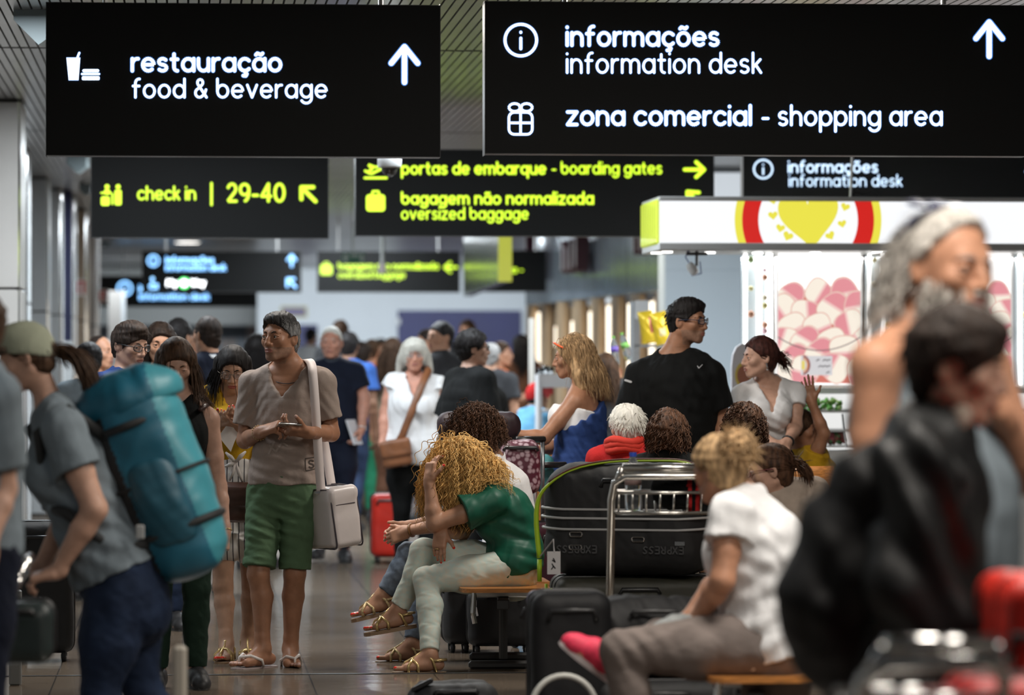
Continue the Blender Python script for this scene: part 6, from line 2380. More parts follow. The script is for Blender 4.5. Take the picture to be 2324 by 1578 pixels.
# ---- curly brown haired woman on the next seat
s = 452
J = sitskel(1150, 925, s, yaw=-90, pitch=30, k=.94)
setj(J, hd=P(1078, 985, s, .08), nk=P(1118, 1040, s, .10), ch=P(1148, 1108, s, .10), wa=P(1162, 1190, s, .10), pv=P(1150, 1262, s, .10),
     shL=P(1112, 1082, s, -.07), shR=P(1100, 1076, s, .25), elL=P(1018, 1188, s, -.10), wrL=P(925, 1206, s, .02), hdirL=(-.85, .12, -.35), palmL=(-.2, .9, -.3),
     elR=P(1005, 1180, s, .22), wrR=P(921, 1196, s, .14), hdirR=(-.85, -.25, -.42), palmR=(-.1, -.9, -.2),
     hipL=P(1150, 1276, s, .01), hipR=P(1150, 1272, s, .18), knL=P(962, 1292, s, .04), knR=P(928, 1258, s, .06), anL=P(935, 1464, 455, .06), anR=P(868, 1352, s, .06),
     toeL=(-1, -.1, 0), toeR=(-.95, -.05, -.22), calfL=(1, 0, .1), calfR=(.9, 0, -.4))
J['fu'] = [UP, nrm(V(-.22, 0, 1))]
WHT = cloth('white', (.80, .80, .81), .03)
DENIM = mat('denim_pale', (.16, .20, .26), .85, noise=.25, nscale=30)
wom = person(J, {'sex': 'f', 'skin': 'mid', 'nail': 'r', 'fat': 1.05,
                 'hair': {'style': 'curly', 'n': 1800, 'len': .13, 'curl': (.006, 3.0), 'wide': .0017, 'lift': .045, 'out': .06, 'stiff': .16}, 'hairc': 'curlybrown',
                 'hands': [{'curl': (.5, .5, .55, .6), 'thumb': .3}, {'curl': (.6, .6, .65, .7), 'thumb': .3}],
                 'top': {'mat': WHT, 'name': 'blouse', 'neck': 'wide', 'sleeve': (.55, .55), 'g': .012, 'loose': .016, 'sl': .02, 'amp': .005},
                 'bottom': {'mat': DENIM, 'len': (1.93, 1.90), 'g': .009, 'amp': .004, 'folds': [(P(960, 1300, s), (.7, 0, .6), .005, .04, .12)]},
                 'shoe': 'strap', 'shoemats': (TANL, mat('gold_weave', (.50, .38, .20), .45, .4, noise=.35, nscale=90)), 'sole': .020},
             'seated woman with short curly brown hair, white top and pale jeans', res=.007, hres=.004)
bracelet(J['wr'][0] * .9 + J['el'][0] * .1, J['wr'][0] - J['el'][0], .031, .006, mat('amber_bead', (.20, .09, .03), .3), wom)

# ---- girl with glasses reading a sheet behind the man
s = 450
J = skel(532, 770, s, yaw=4, sex='f', hyaw=2, pitch=22, arms='hold', step=.25)
setj(J, hd=P(528, 838, s, -.03), knL=P(572, 1330, s, .05), anL=P(563, 1448, s, .16), knR=P(506, 1330, s, -.05), anR=P(514, 1462, 452, -.06), toeR=(-.08, -1, 0), toeL=(.02, -1, -.55),
     hipL=P(562, 1150, s), hipR=P(508, 1150, s), elL=P(585, 990, s, .0), elR=P(478, 995, s, .02), wrR=P(500, 960, s, -.18), wrL=P(545, 972, s, -.20), hdirR=(.5, -.7, .25), hdirL=(-.7, -.5, .3), palmR=(.2, .2, 1), palmL=(-.2, .2, 1))
J['fu'] = [nrm(V(0, -.5, 1)), UP]
YELL = cloth('yellow', (.52, .30, .015), .12)
STRIPE = bpy.data.materials.new('cloth_white_stripes'); STRIPE.use_nodes = True
nt = STRIPE.node_tree; tc = nt.nodes.new('ShaderNodeTexCoord'); wv_ = nt.nodes.new('ShaderNodeTexWave'); wv_.inputs['Scale'].default_value = 11; wv_.bands_direction = 'X'
rp = nt.nodes.new('ShaderNodeValToRGB'); rp.color_ramp.elements[0].position = .06; rp.color_ramp.elements[1].position = .12
rp.color_ramp.elements[0].color = (.03, .03, .04, 1); rp.color_ramp.elements[1].color = (.62, .60, .58, 1)
nt.links.new(tc.outputs['Object'], wv_.inputs['Vector']); nt.links.new(wv_.outputs['Fac'], rp.inputs['Fac']); nt.links.new(rp.outputs['Color'], nt.nodes['Principled BSDF'].inputs['Base Color'])
girl = person(J, {'sex': 'f', 'skin': 'olive', 'lip': 'r', 'hair': {'style': 'long', 'len': .46, 'n': 1100, 'curl': (.003, .4)}, 'hairc': 'black', 'glasses': {'m': mat('wire_rim', (.15, .12, .10), .3, .8), 'r': .0014, 'w': .025, 'h': .021}, 'lid': 1.2, 'gaze': (0, -.5), 'nail': 'r',
                  'hands': [{'curl': (.5, .55, .6, .65)}, {'curl': (.5, .55, .6, .65)}],
                  'top': {'mat': YELL, 'name': 'top', 'neck': 'v', 'sleeve': (.3, .3), 'hem': (P(535, 1062, s), V(0, 0, -1)), 'g': .01, 'loose': .012},
                  'bottom': {'name': 'shorts', 'mat': STRIPE, 'len': (.36, .36), 'wide': 1.1, 'g': .016, 'top': P(535, 1040, s), 'flare': .02},
                  'shoe': 'sandal', 'shoemats': (TANL, GOLD), 'toes': True},
              'girl with glasses and long black hair reading, yellow top and striped shorts', res=.007, hres=.004)
mb = MB()
c = P(535, 1050, s, -.16)
for (dx, dz) in ((-.05, .05), (.05, .055), (-.03, -.09), (.035, -.10), (-.055, -.02)):
    mb.tube([c, c + V(dx * .5, -.012, dz * .55), c + V(dx, .0, dz)], [.006, .012, .005], 6)
mb.build('bow', cloth('bow_white', (.62, .58, .56), .05), girl, True)
# the papers she reads
r = empty('paper_sheet', P(520, 990, s, -.2), 'white sheet of paper held by the girl in yellow', 'paper')
vs = []
for j in range(9):
    u = j / 8
    a = P(505 + 30 * u, 1012 - 58 * u, s, -.23 + .02 * math.sin(u * 3)); b = P(524 + 26 * u, 1026 - 80 * u + 26 * u * u, s, -.21)
    a2 = P(496 + 30 * u, 990 - 40 * u, s, -.24)
    vs += [a2, (a2 + b) / 2 + V(0, -.015, 0), b]
n9 = len(vs)
vs = vs + [p_ + V(0, .002, 0) for p_ in vs]
fs = []
for o_ in (0, n9):
    for j in range(8):
        for i in range(2):
            q = (o_ + j * 3 + i, o_ + j * 3 + i + 1, o_ + j * 3 + i + 4, o_ + j * 3 + i + 3)
            fs.append(q if o_ == 0 else q[::-1])
make('sheet', np.array(vs), fs, mat('paper', (.74, .74, .74), .7), r, True)
# brown leather bag in front of her hips
S = SDF(); c = P(530, 1140, s, -.17)
S.box(c, (.11, .035, .10), None, .03, .01); S.box(c + V(0, -.02, .03), (.115, .03, .055), None, .02, .01); S.noise(.004, 20, 2)
vs, q = S.mesh(.007)
r = empty('handbag', c - V(0, 0, .1), 'dark brown leather bag before the hips of the girl in yellow', 'bag')
make('bag_body', vs, q, mat('leather_brown', (.055, .022, .014), .4, noise=.3, nscale=12), r, True)
mb = MB(); mb.tube([c + V(.10, 0, .08), c + V(.13, .05, .20), P(585, 900, s, .0)], .008, 6); mb.build('strap', mat('leather_brown', (.055, .022, .014), .4), r)
# ---------------------------------------------------------------- the crowd
CL = {'navy': cloth('navy', (.007, .010, .022)), 'black': cloth('black', (.0045, .0050, .0052)), 'white': WHT, 'grey': cloth('grey', (.20, .20, .21)), 'dgrey': cloth('dgrey', (.045, .046, .05)),
      'blue': cloth('blue', (.035, .10, .33)), 'orange': cloth('orange', (.75, .22, .08)), 'teal': cloth('dark_teal', (.018, .05, .048)), 'kelly': cloth('kelly_green', (.02, .17, .085)),
      'sky': cloth('sky', (.14, .36, .56)), 'red': cloth('red', (.45, .02, .02)), 'denim': cloth('denim', (.016, .027, .058), .2), 'brown': cloth('brown', (.10, .045, .025)), 'khaki': cloth('khaki', (.20, .16, .11)),
      'beige': cloth('beige', (.42, .34, .28)), 'dgreen': cloth('dark_green', (.012, .028, .018)), 'royal': cloth('royal_blue', (.022, .050, .17)), 'pink': cloth('pink', (.55, .12, .20)), 'yellow': YELL, 'bluegrey': cloth('bluegrey', (.19, .23, .26))}
SH = (mat('shoe_sole_dark', (.03, .03, .03), .6), mat('shoe_dark', (.02, .02, .022), .5))
SHW = (mat('shoe_sole_white', (.6, .6, .58), .6), mat('shoe_white', (.55, .55, .55), .5))


def pp(px, crown, s, yaw, sex, label, skin='mid', hair='short', hairc='dark', topc='grey', botc='denim', sleeve=(.6, .6), shoe='shoe', J=None, **kw):
    sk = {a: kw.pop(a) for a in ('hyaw', 'pitch', 'roll', 'lean', 'arms', 'step', 'H') if a in kw}
    grp = kw.pop('group', None)
    if J is None:
        J = skel(px, crown, s, yaw, sex, **sk)
    jj = kw.pop('joints', None)
    if jj:
        setj(J, **jj)
    tp = {'mat': CL[topc] if isinstance(topc, str) else topc, 'sleeve': sleeve}
    tp.update(kw.pop('top', {}))
    bt = {'mat': CL[botc] if isinstance(botc, str) else botc}
    bt.update(kw.pop('bottom', {}))
    rs, hr = kw.pop('res', None), kw.pop('hres', None)
    look = {'sex': sex, 'skin': skin, 'hair': hair, 'hairc': hairc, 'top': tp, 'bottom': bt, 'shoe': shoe, 'shoemats': SH, 'toes': shoe not in ('shoe', 'sneaker')}
    look.update(kw)
    return person(J, look, label, grp, rs, hr), J


# left half
r, J = pp(402, 757, 495, 8, 'f', 'girl with long brown hair looking down behind the teal backpack', 'fair', {'style': 'long', 'len': .38, 'n': 1000, 'part': .05, 'lift': .010}, 'brown', 'black', 'dgreen', (None, None), pitch=24,
          joints=dict(hd=P(400, 826, 495, -.02), shL=P(474, 952, 495), elL=P(497, 1105, 495, .02), wrL=P(511, 1205, 495, -.05), hdirL=(.02, -.1, -1), palmL=(-.9, .2, 0)), top={'neck': 'tank', 'name': 'top'}, lid=1.2, gaze=(0, -.5))
bracelet(J['wr'][0], J['wr'][0] - J['el'][0], .030, .003, GOLD, r)
mb = MB(); mb.tube([P(455, 930, 495, -.12), P(468, 920, 495, -.03), P(474, 930, 495, .07), P(478, 1040, 495, .14)], .012, 8); mb.build('bag_strap', mat('leather_dark', (.05, .025, .02), .4), r, True)
pp(288, 738, 432, 50, 'm', 'boy in glasses and blue top behind the teal backpack', 'fair', {'style': 'short', 'n': 260, 'len': .06, 'top': .016, 't': .012, 'line': (.092, .052, -.075, -.10), 'sweep': lambda d, J: np.outer(np.ones(len(d)), J['hy'] * .9 - J['hz'] * .1)}, 'dark', 'royal', 'denim', pitch=12, glasses={'r': .0026}, hyaw=48)
pp(363, 737, 405, 10, 'f', 'dark haired girl mostly hidden behind the long haired girl', 'mid', {'style': 'long', 'len': .4}, 'dark', 'grey', 'denim', pitch=8)
pp(405, 727, 318, 170, 'm', 'man with black hair in white shirt facing away at left', 'mid', 'short', 'black', 'white', 'dgrey', hyaw=150, top={'neck': 'polo'})
r, J = pp(474, 722, 350, -150, 'm', 'man with cropped dark hair and white collar facing away', 'mid', {'style': 'short', 't': .007, 'line': (.08, .08, -.07, -.09)}, 'dark', 'navy', 'dgrey', hyaw=-140, top={'neck': 'polo'})
mb = MB(); mb.lathe(J['nk'] + V(0, 0, .005), [(.070, 0), (.074, .02), (.066, .04)], 20, (0, 0, 1)); mb.build('collar', CL['white'], r, True)
pp(201, 782, 358, -165, 'f', 'woman with dark hair in a low bun and pale top at left', 'dark', {'style': 'bun', 'at': (.02, -.115, -.035), 'r': .045, 't': .016}, 'black', 'bluegrey', 'denim', hyaw=-150)
pp(222, 766, 322, 60, 'm', 'balding man in profile behind the dark bun woman', 'orange', {'style': 'short', 't': .004, 'line': (.03, .105, -.06, -.06)}, 'dark', 'beige', 'denim')
pp(431, 752, 232, 30, 'm', 'far small man with dark hair between two men at left', 'orange', 'short', 'dark', 'brown', 'denim')
pp(583, 762, 310, 160, 'f', 'dark haired woman almost hidden behind the man with the phone', 'mid', {'style': 'long', 'len': .35, 'n': 500}, 'black', 'grey', 'denim')
pp(706, 745, 142, 170, 'm', 'far person in white shirt before the narrow blue door', 'mid', 'short', 'black', 'white', 'dgrey', hyaw=150)
r, J = pp(752, 745, 300, 2, 'm', 'white haired man in navy polo walking toward camera', 'red', {'style': 'short', 't': .006, 'line': (.070, .082, -.075, -.09)}, 'white', 'navy', 'navy', (.62, .62), hyaw=-6, fat=1.14, browcol='white', step=.2, toes=False,
          joints=dict(elL=P(826, 905, 300, .0), wrL=P(821, 972, 300, -.10), hdirL=(-.25, -.3, -1), palmL=(-1, 0, .2)), top={'neck': 'polo', 'name': 'polo_shirt', 'g': .012}, hands=[{'curl': (.7, .75, .8, .85)}, {}], shoe='sneaker')
bracelet(J['wr'][0], J['wr'][0] - J['el'][0], .033, .006, SILVER, r, 'wristwatch')
mb = MB()
mb.lathe(J['nk'] + V(0, -.005, .012), [(.072, 0), (.082, .012), (.066, .05)], 20); mb.build('collar', mat('collar_navy', (.04, .05, .07), .8), r, True)
c = J['wr'][0] + V(-.055, -.05, -.03)
b_ = empty('tablet', c, 'white cased tablet in the hand of the navy polo man', 'tablet')
mb = MB(); mb.box(c, (.012, .15, .20), [nrm(V(1, -.5, .4)), nrm(V(.4, .9, 0)), nrm(np.cross(nrm(V(1, -.5, .4)), nrm(V(.4, .9, 0))))], 0, .004); mb.build('case', mat('tablet_white', (.75, .76, .80), .3), b_)
pp(791, 757, 258, 165, 'm', 'man with dark hair and bright blue collar behind the navy polo man', 'dark', 'short', 'black', 'blue', 'denim', hyaw=170, step=.3)
pp(772, 728, 205, 175, 'm', 'tall far man with brown hair behind the white haired man', 'mid', 'short', 'brown', 'dgrey', 'denim')
r, J = pp(822, 778, 240, 178, 'f', 'person in dark jacket and bright green trousers walking away', 'mid', 'short', 'dark', 'teal', 'kelly', (1.8, 1.8), step=.25)
r, J = pp(842, 772, 228, 165, 'm', 'person in orange shirt and pink scarf beyond the green trousers', 'orange', {'style': 'short', 't': .004, 'line': (.03, .10, -.06, -.07)}, 'brown', 'orange', 'khaki', (1.0, 1.0), fat=1.15)
mb = MB(); mb.tube([J['nk'] + V(-.10, -.12, .0), J['ch'] + V(-.10, -.15, 0), J['wa'] + V(-.13, -.15, -.1)], [.03, .035, .02], 8); mb.build('scarf', CL['pink'], r, True)
pp(862, 770, 195, 20, 'm', 'far dark haired man near the blue shutter left edge', 'mid', 'short', 'dark', 'brown', 'denim')
pp(890, 770, 248, 155, 'f', 'woman with long loose brown hair facing away', 'tan', {'style': 'long', 'len': .48, 'n': 700, 'curl': (.006, 1)}, 'brown', 'khaki', 'brown', (.05, .05))
r, J = pp(940, 775, 320, 4, 'f', 'white haired woman in white sleeveless blouse with brown shoulder bag', 'red', {'style': 'bob', 'n': 700}, 'white', 'white', 'black', (.06, .06), fat=1.30, glasses={'m': mat('wire_rim', (.15, .12, .10), .3, .8), 'r': .0012},
          joints=dict(elR=P(876, 935, 320, .0), wrR=P(868, 1010, 320, -.08), hdirR=(.15, -.2, -1)), top={'name': 'blouse', 'neck': 'v', 'loose': .03, 'g': .014, 'hem': (P(940, 1056, 320), V(0, 0, -1)), 'amp': .010, 'fr': 22}, browcol='grey', step=.15)
LB = mat('leather_tan', (.20, .075, .03), .45, noise=.2, nscale=10)
mb = MB()
mb.tube([P(966, 835, 320, .06), P(972, 842, 320, -.08), P(955, 880, 320, -.175), P(930, 945, 320, -.21), P(912, 990, 320, -.20), P(900, 1010, 320, -.19)], .026, 8, flat=(V(0, 1, 0), .25))
b_ = empty('crossbody_bag', P(895, 1062, 320), 'brown leather crossbody bag of the white haired woman', 'bag')
mb.build('strap', LB, b_, True)
S = SDF(); S.box(P(898, 1030, 320, -.20), (.105, .04, .095), [nrm(V(1, 0, .18)), V(0, 1, 0), nrm(V(-.18, 0, 1))], .03, .01); S.box(P(898, 1018, 320, -.225), (.108, .03, .06), [nrm(V(1, 0, .18)), V(0, 1, 0), nrm(V(-.18, 0, 1))], .02, .01); S.noise(.005, 16, 3)
vs, q = S.mesh(.009); make('bag_body', vs, q, LB, b_, True)
# centre back
pp(1003, 733, 288, -150, 'm', 'man with dark greying hair and light blue collar looking left', 'mid', {'style': 'short', 't': .010}, 'pepper', 'dgrey', 'denim', hyaw=-55, top={'neck': 'polo'}, fat=1.05)
pp(974, 750, 238, -70, 'm', 'man with warm lit face before the wide blue shutter', 'orange', 'short', 'dark', 'black', 'denim')
pp(1062, 728, 206, -20, 'm', 'far man with brown hair highest before the blue shutter', 'orange', 'short', 'brown', 'dgrey', 'denim')
pp(1067, 754, 346, 125, 'f', 'black haired woman with glasses and black shirt seen from behind', 'fair', {'style': 'short', 't': .022, 'n': 320, 'len': .06, 'line': (.09, .06, -.05, -.10)}, 'black', 'black', 'black', (.85, .85), hyaw=98, fat=1.45, glasses={'r': .003}, top={'loose': .03, 'sl': .05})
pp(1114, 782, 262, 170, 'm', 'grey haired man in dark grey shirt facing away', 'mid', {'style': 'short', 't': .006}, 'grey', 'dgrey', 'denim', hyaw=160)
pp(1133, 778, 240, 75, 'f', 'woman in orange light with hair tied back in profile', 'orange', {'style': 'bun', 'at': (0, -.11, -.01), 'r': .03}, 'brown', 'orange', 'brown', (.05, .05), arms='hold')
pp(1184, 762, 215, -150, 'f', 'far person in dark clothes by the white pole', 'tan', {'style': 'long', 'len': .4, 'n': 400}, 'black', 'brown', 'black', (1.2, 1.2))
r, J = pp(1190, 884, 272, 120, 'm', 'person in red cap and light blue shirt behind the white pole', 'tan', {'style': 'short'}, 'black', 'sky', 'denim', (.9, .9), H=1.31, fat=1.2, lean=.12)
S = cap_sdf(J, .020, (.10, .055, -.08, -.02), False, .01, .001); vs, q = S.mesh(.008); make('cap', vs, q, CL['red'], r, True)

# ---- right half, standing
s = 412
J = skel(1318, 760, s, yaw=-118, sex='f', hyaw=-96, pitch=6)
r, J = pp(0, 0, s, 0, 'f', 'blond woman in blue dress with orange sunglasses in hair', 'tan', {'style': 'long', 'len': .27, 'n': 800, 'curl': (.006, .9), 'lift': .03, 'sleek': .6, 'part': .0, 'region': lambda x, y, z: (z > -.2) & ((y < .1) | ((z > .6) & (y < .6))), 'fall': (.22, .12, -1)}, 'ash', 'white', 'royal', (0, 0), J=J, fat=1.1,
          joints=dict(hd=P(1298, 812, s, .0), shL=P(1306, 912, s, -.10), elL=P(1234, 994, s, -.16), wrL=P(1166, 986, s, -.18), hdirL=(-1, -.1, .05), palmL=(0, .3, -1),
                      shR=P(1350, 900, s, .20), elR=P(1270, 1010, s, .25), wrR=P(1200, 1030, s, .15), hdirR=(-1, 0, -.1), palmR=(0, 0, -1)),
          top={'name': 'camisole', 'neck': 'tank', 'sleeve': (None, None), 'g': .010, 'cuts': [(P(1330, 936, s), V(.25, .1, 1))]}, bottom={'name': 'dress_skirt', 'skirt': (1.0, .05), 'g': .018})
S = SDF(); nd = torso_nodes(J, {'sex': 'f', 'fat': 1.1}, .020, .02); S.chain(nd[2:], .03); S.cut(P(1330, 935, s), nrm(V(-.55, -.2, 1))); S.fold(P(1320, 1000, s, -.1), (.9, 0, .4), .008, .06, 4, .25); S.noise(.006, 24, 2)
vs, q = S.mesh(.007); make('blue_bodice', vs, q, CL['royal'], r, True)
mb = MB()
for (a, b) in ((P(1322, 868, s, -.06), P(1342, 915, s, .0)), (P(1342, 915, s, .0), P(1352, 935, s, .02))):
    mb.tube([a, b], .006, 6)
mb.build('shoulder_strap', CL['white'], r, True)
bracelet(J['wr'][0], J['wr'][0] - J['el'][0], .030, .006, SILVER, r, 'wristwatch')
b_ = empty('sunglasses', HP(J, 0, .05, .11), 'orange rimmed sunglasses pushed up in the blond woman hair', 'sunglasses')
mb = MB(); mb.tube([HP(J, .074, .075, .085), HP(J, .086, .035, .060), HP(J, .088, -.01, .040)], .005, 8); mb.tube([HP(J, .074, .075, .085), HP(J, 0, .10, .10), HP(J, -.074, .075, .085)], .005, 8)
mb.build('frame', mat('orange_plastic', (.85, .12, .02), .3), b_, True)

s = 405
J = skel(1540, 668, s, yaw=14, hyaw=62, pitch=2)
r, J = pp(0, 0, s, 0, 'm', 'tall man in black shirt and glasses looking right near kiosk', 'tan', {'style': 'short', 'n': 260, 'len': .035, 't': .010, 'top': .010, 'line': (.090, .068, -.07, -.10)}, 'black', 'black', 'dgrey', (.75, .75), J=J, fat=1.16, stubble=True, glasses={'r': .0026, 'm': mat('rim_blueblack', (.02, .03, .06), .25)}, neck=1.12,
          joints=dict(hd=P(1560, 730, s, .0), nk=P(1530, 805, s, .03), shL=P(1614, 852, s, -.02), shR=P(1452, 852, s, .06), elL=P(1638, 955, s, .0), elR=P(1424, 955, s, .05), wrL=P(1630, 1040, s, -.12), wrR=P(1440, 1040, s, -.10)),
          top={'g': .012, 'loose': .02, 'sl': .022, 'folds': [(P(1540, 930, s, -.12), (.5, 0, 1), .004, .09, .15), (P(1600, 880, s, -.1), (.8, 0, .5), .004, .06, .12)]})
shirt = [o for o in r.children if o.name.startswith('shirt')][0]
drape(shirt, [[(1419, 863), (1432, 867)]], 2.4, mat('reflective_grey', (.45, .45, .45), .4), r, 'sleeve_tab')
drape(shirt, [[(1583, 831), (1586, 836), (1594, 828)]], .9, mat('mark_pale', (.5, .5, .52), .5), r, 'chest_mark')

s = 402
J = skel(1738, 755, s, yaw=-6, sex='f', hyaw=-72, pitch=4, lean=.12)
r, J = pp(0, 0, s, 0, 'f', 'woman with burgundy hair tied up and white v neck shirt leaning on handles', 'fair', {'style': 'bun', 'at': (.0, -.125, -.005), 'r': .030, 'loose': 90, 't': .016, 'n': 420}, 'auburn', 'white', 'denim', (.42, .42), J=J,
          joints=dict(hd=P(1724, 812, s, -.10), nk=P(1740, 868, s, -.02), shL=P(1804, 892, s, .02), shR=P(1684, 896, s, -.02), elL=P(1806, 968, s, -.08), wrL=P(1788, 1002, s, -.26), hdirL=(-.45, -.5, -.75), palmL=(-.5, .2, -.3),
                      elR=P(1700, 970, s, -.16), wrR=P(1756, 1008, s, -.28), hdirR=(.75, -.3, -.5), palmR=(.2, .5, -.8)), hands=[{'curl': .9}, {'curl': .9}],
          top={'neck': 'v', 'g': .008, 'loose': .006, 'sl': .008, 'folds': [(P(1740, 960, s, -.1), (.5, 0, 1), .005, .05, .15)]})
bracelet(J['wr'][0], J['wr'][0] - J['el'][0], .031, .007, BLACKPL, r)
mb = MB(); mb.tube([HP(J, .080, -.01, -.035), HP(J, .082, -.012, -.06)], .004, 6); mb.lathe(HP(J, .082, -.012, -.078), [(.002, 0), (.008, .006), (.002, .016)], 8); mb.build('earring', SILVER, r)

s = 330
r, J = pp(1375, 808, s, -170, 'f', 'brown haired woman holding up two water bottles behind the blond woman', 'orange', {'style': 'long', 'len': .30, 'n': 600}, 'brown', 'dgrey', 'denim', (1.5, 1.5), hyaw=-175,
          joints=dict(elR=P(1412, 885, s, -.02), wrR=P(1402, 856, s, .14), hdirR=(-.2, .2, 1), palmR=(-.6, -.4, 0), elL=P(1345, 910, s, .1), wrL=P(1390, 875, s, .2), hdirL=(.3, .2, 1), palmL=(.5, -.5, 0)), hands=[{'curl': .6}, {'curl': .6}])


def water_bottle(base, ang, h, lab, cap, lblc, par_group, s_=1.0):
    r = empty('water_bottle', base, lab, 'bottle', par_group)
    ax = nrm(V(math.sin(ang), 0, math.cos(ang)))
    R_ = h * .14
    mb = MB(); mb.lathe(base, [(R_ * .8, 0), (R_, h * .04), (R_, h * .28), (R_ * .92, h * .34), (R_, h * .42), (R_, h * .66), (R_ * .75, h * .80), (R_ * .38, h * .88), (R_ * .36, h * .93)], 16, ax)
    mb.build('bottle', mat('bottle_clear', (.85, .92, .95), .05, trans=.9, ior=1.2), r, True)
    mb = MB(); mb.lathe(base + ax * h * .92, [(R_ * .45, 0), (R_ * .45, h * .07)], 12, ax); mb.build('cap', cap, r)
    mb = MB(); mb.lathe(base + ax * h * .44, [(R_ * 1.02, 0), (R_ * 1.02, h * .20)], 16, ax); mb.build('wrapper', lblc, r, True)
    return r


CAPG = mat('cap_green', (.15, .45, .05), .4); CAPB = mat('cap_blue', (.03, .08, .5), .4); LBP = mat('label_purple', (.16, .10, .45), .4); LBG = mat('label_green', (.20, .48, .10), .4); LBW = mat('label_white_red', (.6, .42, .40), .4)
water_bottle(P(1398, 828, s, .12), -.10, .20, 'clear water bottle with purple label held upright', CAPG, LBP, 'raised bottles')
water_bottle(P(1428, 818, s, .14), -.28, .20, 'tilted clear bottle with green label held beside the purple one', CAPG, LBG, 'raised bottles')

# ---- seated rows on the right
s = 400
J = sitskel(1832, 935, s, yaw=80, sex='f', pitch=2, k=.9)
r, J = pp(0, 0, s, 0, 'f', 'seated person in profile with raised open hand below the kiosk', 'tan', {'style': 'short', 't': .014, 'n': 200, 'len': .07, 'line': (.095, .05, -.05, -.10), 'sweep': lambda d, J: np.outer(np.ones(len(d)), J['hy'] * .9 - J['hz'] * .4)}, 'brown', 'yellow', 'denim', (.4, .4), J=J,
          joints=dict(hd=P(1815, 975, s, .05), nk=P(1818, 1030, s, .05), shR=P(1842, 1055, s, -.06), elR=P(1870, 985, s, -.10), wrR=P(1842, 912, s, -.10), hdirR=(-.22, 0, 1), palmR=(.1, -1, 0)), hands=[{}, {'curl': (.06, .05, .08, .1), 'thumb': .1, 'spread': .3}])
J = sitskel(1414, 930, 436, yaw=165, sex='f', hyaw=-160, k=.92)
r, J = pp(0, 0, 436, 0, 'f', 'seated elder with short white hair and red scarf seen from behind', 'fair', {'style': 'short', 't': .022, 'n': 700, 'len': .055, 'wide': .002, 'stiff': .2}, 'white', 'red', 'grey', (1.6, 1.6), J=J)
mb = MB()
for q in range(3):
    mb.tube([J['nk'] + V(.085 * math.cos(a), .085 * math.sin(a), .005 + .022 * q + .008 * math.sin(3 * a + q)) for a in [6.2832 * i / 16 for i in range(16)]], .024, 8, closed=True)
mb.build('scarf', mat('scarf_red', (.55, .03, .015), .8), r, True)
J = sitskel(1512, 950, 458, yaw=172, sex='f', k=.93)
pp(0, 0, 458, 0, 'f', 'seated woman with thick short brown hair seen from behind', 'tan', {'style': 'curly', 'n': 1100, 'len': .085, 'curl': (.006, 2.2), 'lift': .03, 't': .034, 'wide': .0018}, 'curlybrown', 'black', 'black', (1.6, 1.6), J=J)
J = sitskel(1690, 932, 472, yaw=178, sex='f', k=.93)
pp(0, 0, 472, 0, 'f', 'seated woman with curly auburn hair seen from behind', 'tan', {'style': 'curly', 'n': 1100, 'len': .09, 'curl': (.007, 3.2), 'lift': .03, 't': .030, 'wide': .0018}, 'curlybrown', 'black', 'black', (1.6, 1.6), J=J)
s = 520
J = sitskel(1785, 1000, s, yaw=-165, sex='f', hyaw=-92, pitch=10, k=.9)
pp(0, 0, s, 0, 'f', 'seated woman in glasses with grey ponytail behind the white shirt woman', 'fair', {'style': 'pony', 'at': (0, -.11, .02), 'len': .13, 'nb': 90}, 'curlybrown', 'beige', 'khaki', (.7, .7), J=J, glasses={'m': mat('rim_red', (.16, .02, .03), .3)},
   joints=dict(hd=P(1748, 1068, s, -.02), nk=P(1772, 1132, s, .0)))

# ---- woman in white shirt, grey trousers and pink shoes on the near bench
s = 655
J = sitskel(1740, 975, s, yaw=-84, sex='f', hyaw=-138, pitch=10, k=.96)
setj(J, hd=P(1632, 1066, s, .05), nk=P(1696, 1132, s, .06), ch=P(1722, 1236, s, .05), wa=P(1738, 1352, s, .05), pv=P(1752, 1462, s, .05),
     shL=P(1660, 1170, s, -.10), shR=P(1690, 1160, s, .24), elL=P(1640, 1318, s, -.16), wrL=P(1578, 1408, s, -.02), hdirL=(-.75, .45, -.30), palmL=(-.2, .4, -1),
     elR=P(1640, 1310, s, .26), wrR=P(1560, 1405, s, .14), hdirR=(-.8, -.3, -.3), palmR=(-.1, -.5, -.9),
     hipL=P(1752, 1468, s, -.06), hipR=P(1752, 1466, s, .14), knL=P(1408, 1476, s, -.10), knR=P(1500, 1450, s, .30), anL=P(1448, 1745, s, -.08), anR=P(1398, 1492, s, .10),
     toeL=(-1, -.1, 0), toeR=(-.80, -.12, .62), calfL=(1, 0, 0), calfR=(.6, .4, -.6))
J['fu'] = [UP, nrm(V(.62, -.2, .80))]
PINK = mat('pink_mesh', (.80, .04, .10), .6, noise=.15, nscale=60)
GREYT = cloth('grey_trousers', (.20, .165, .15))
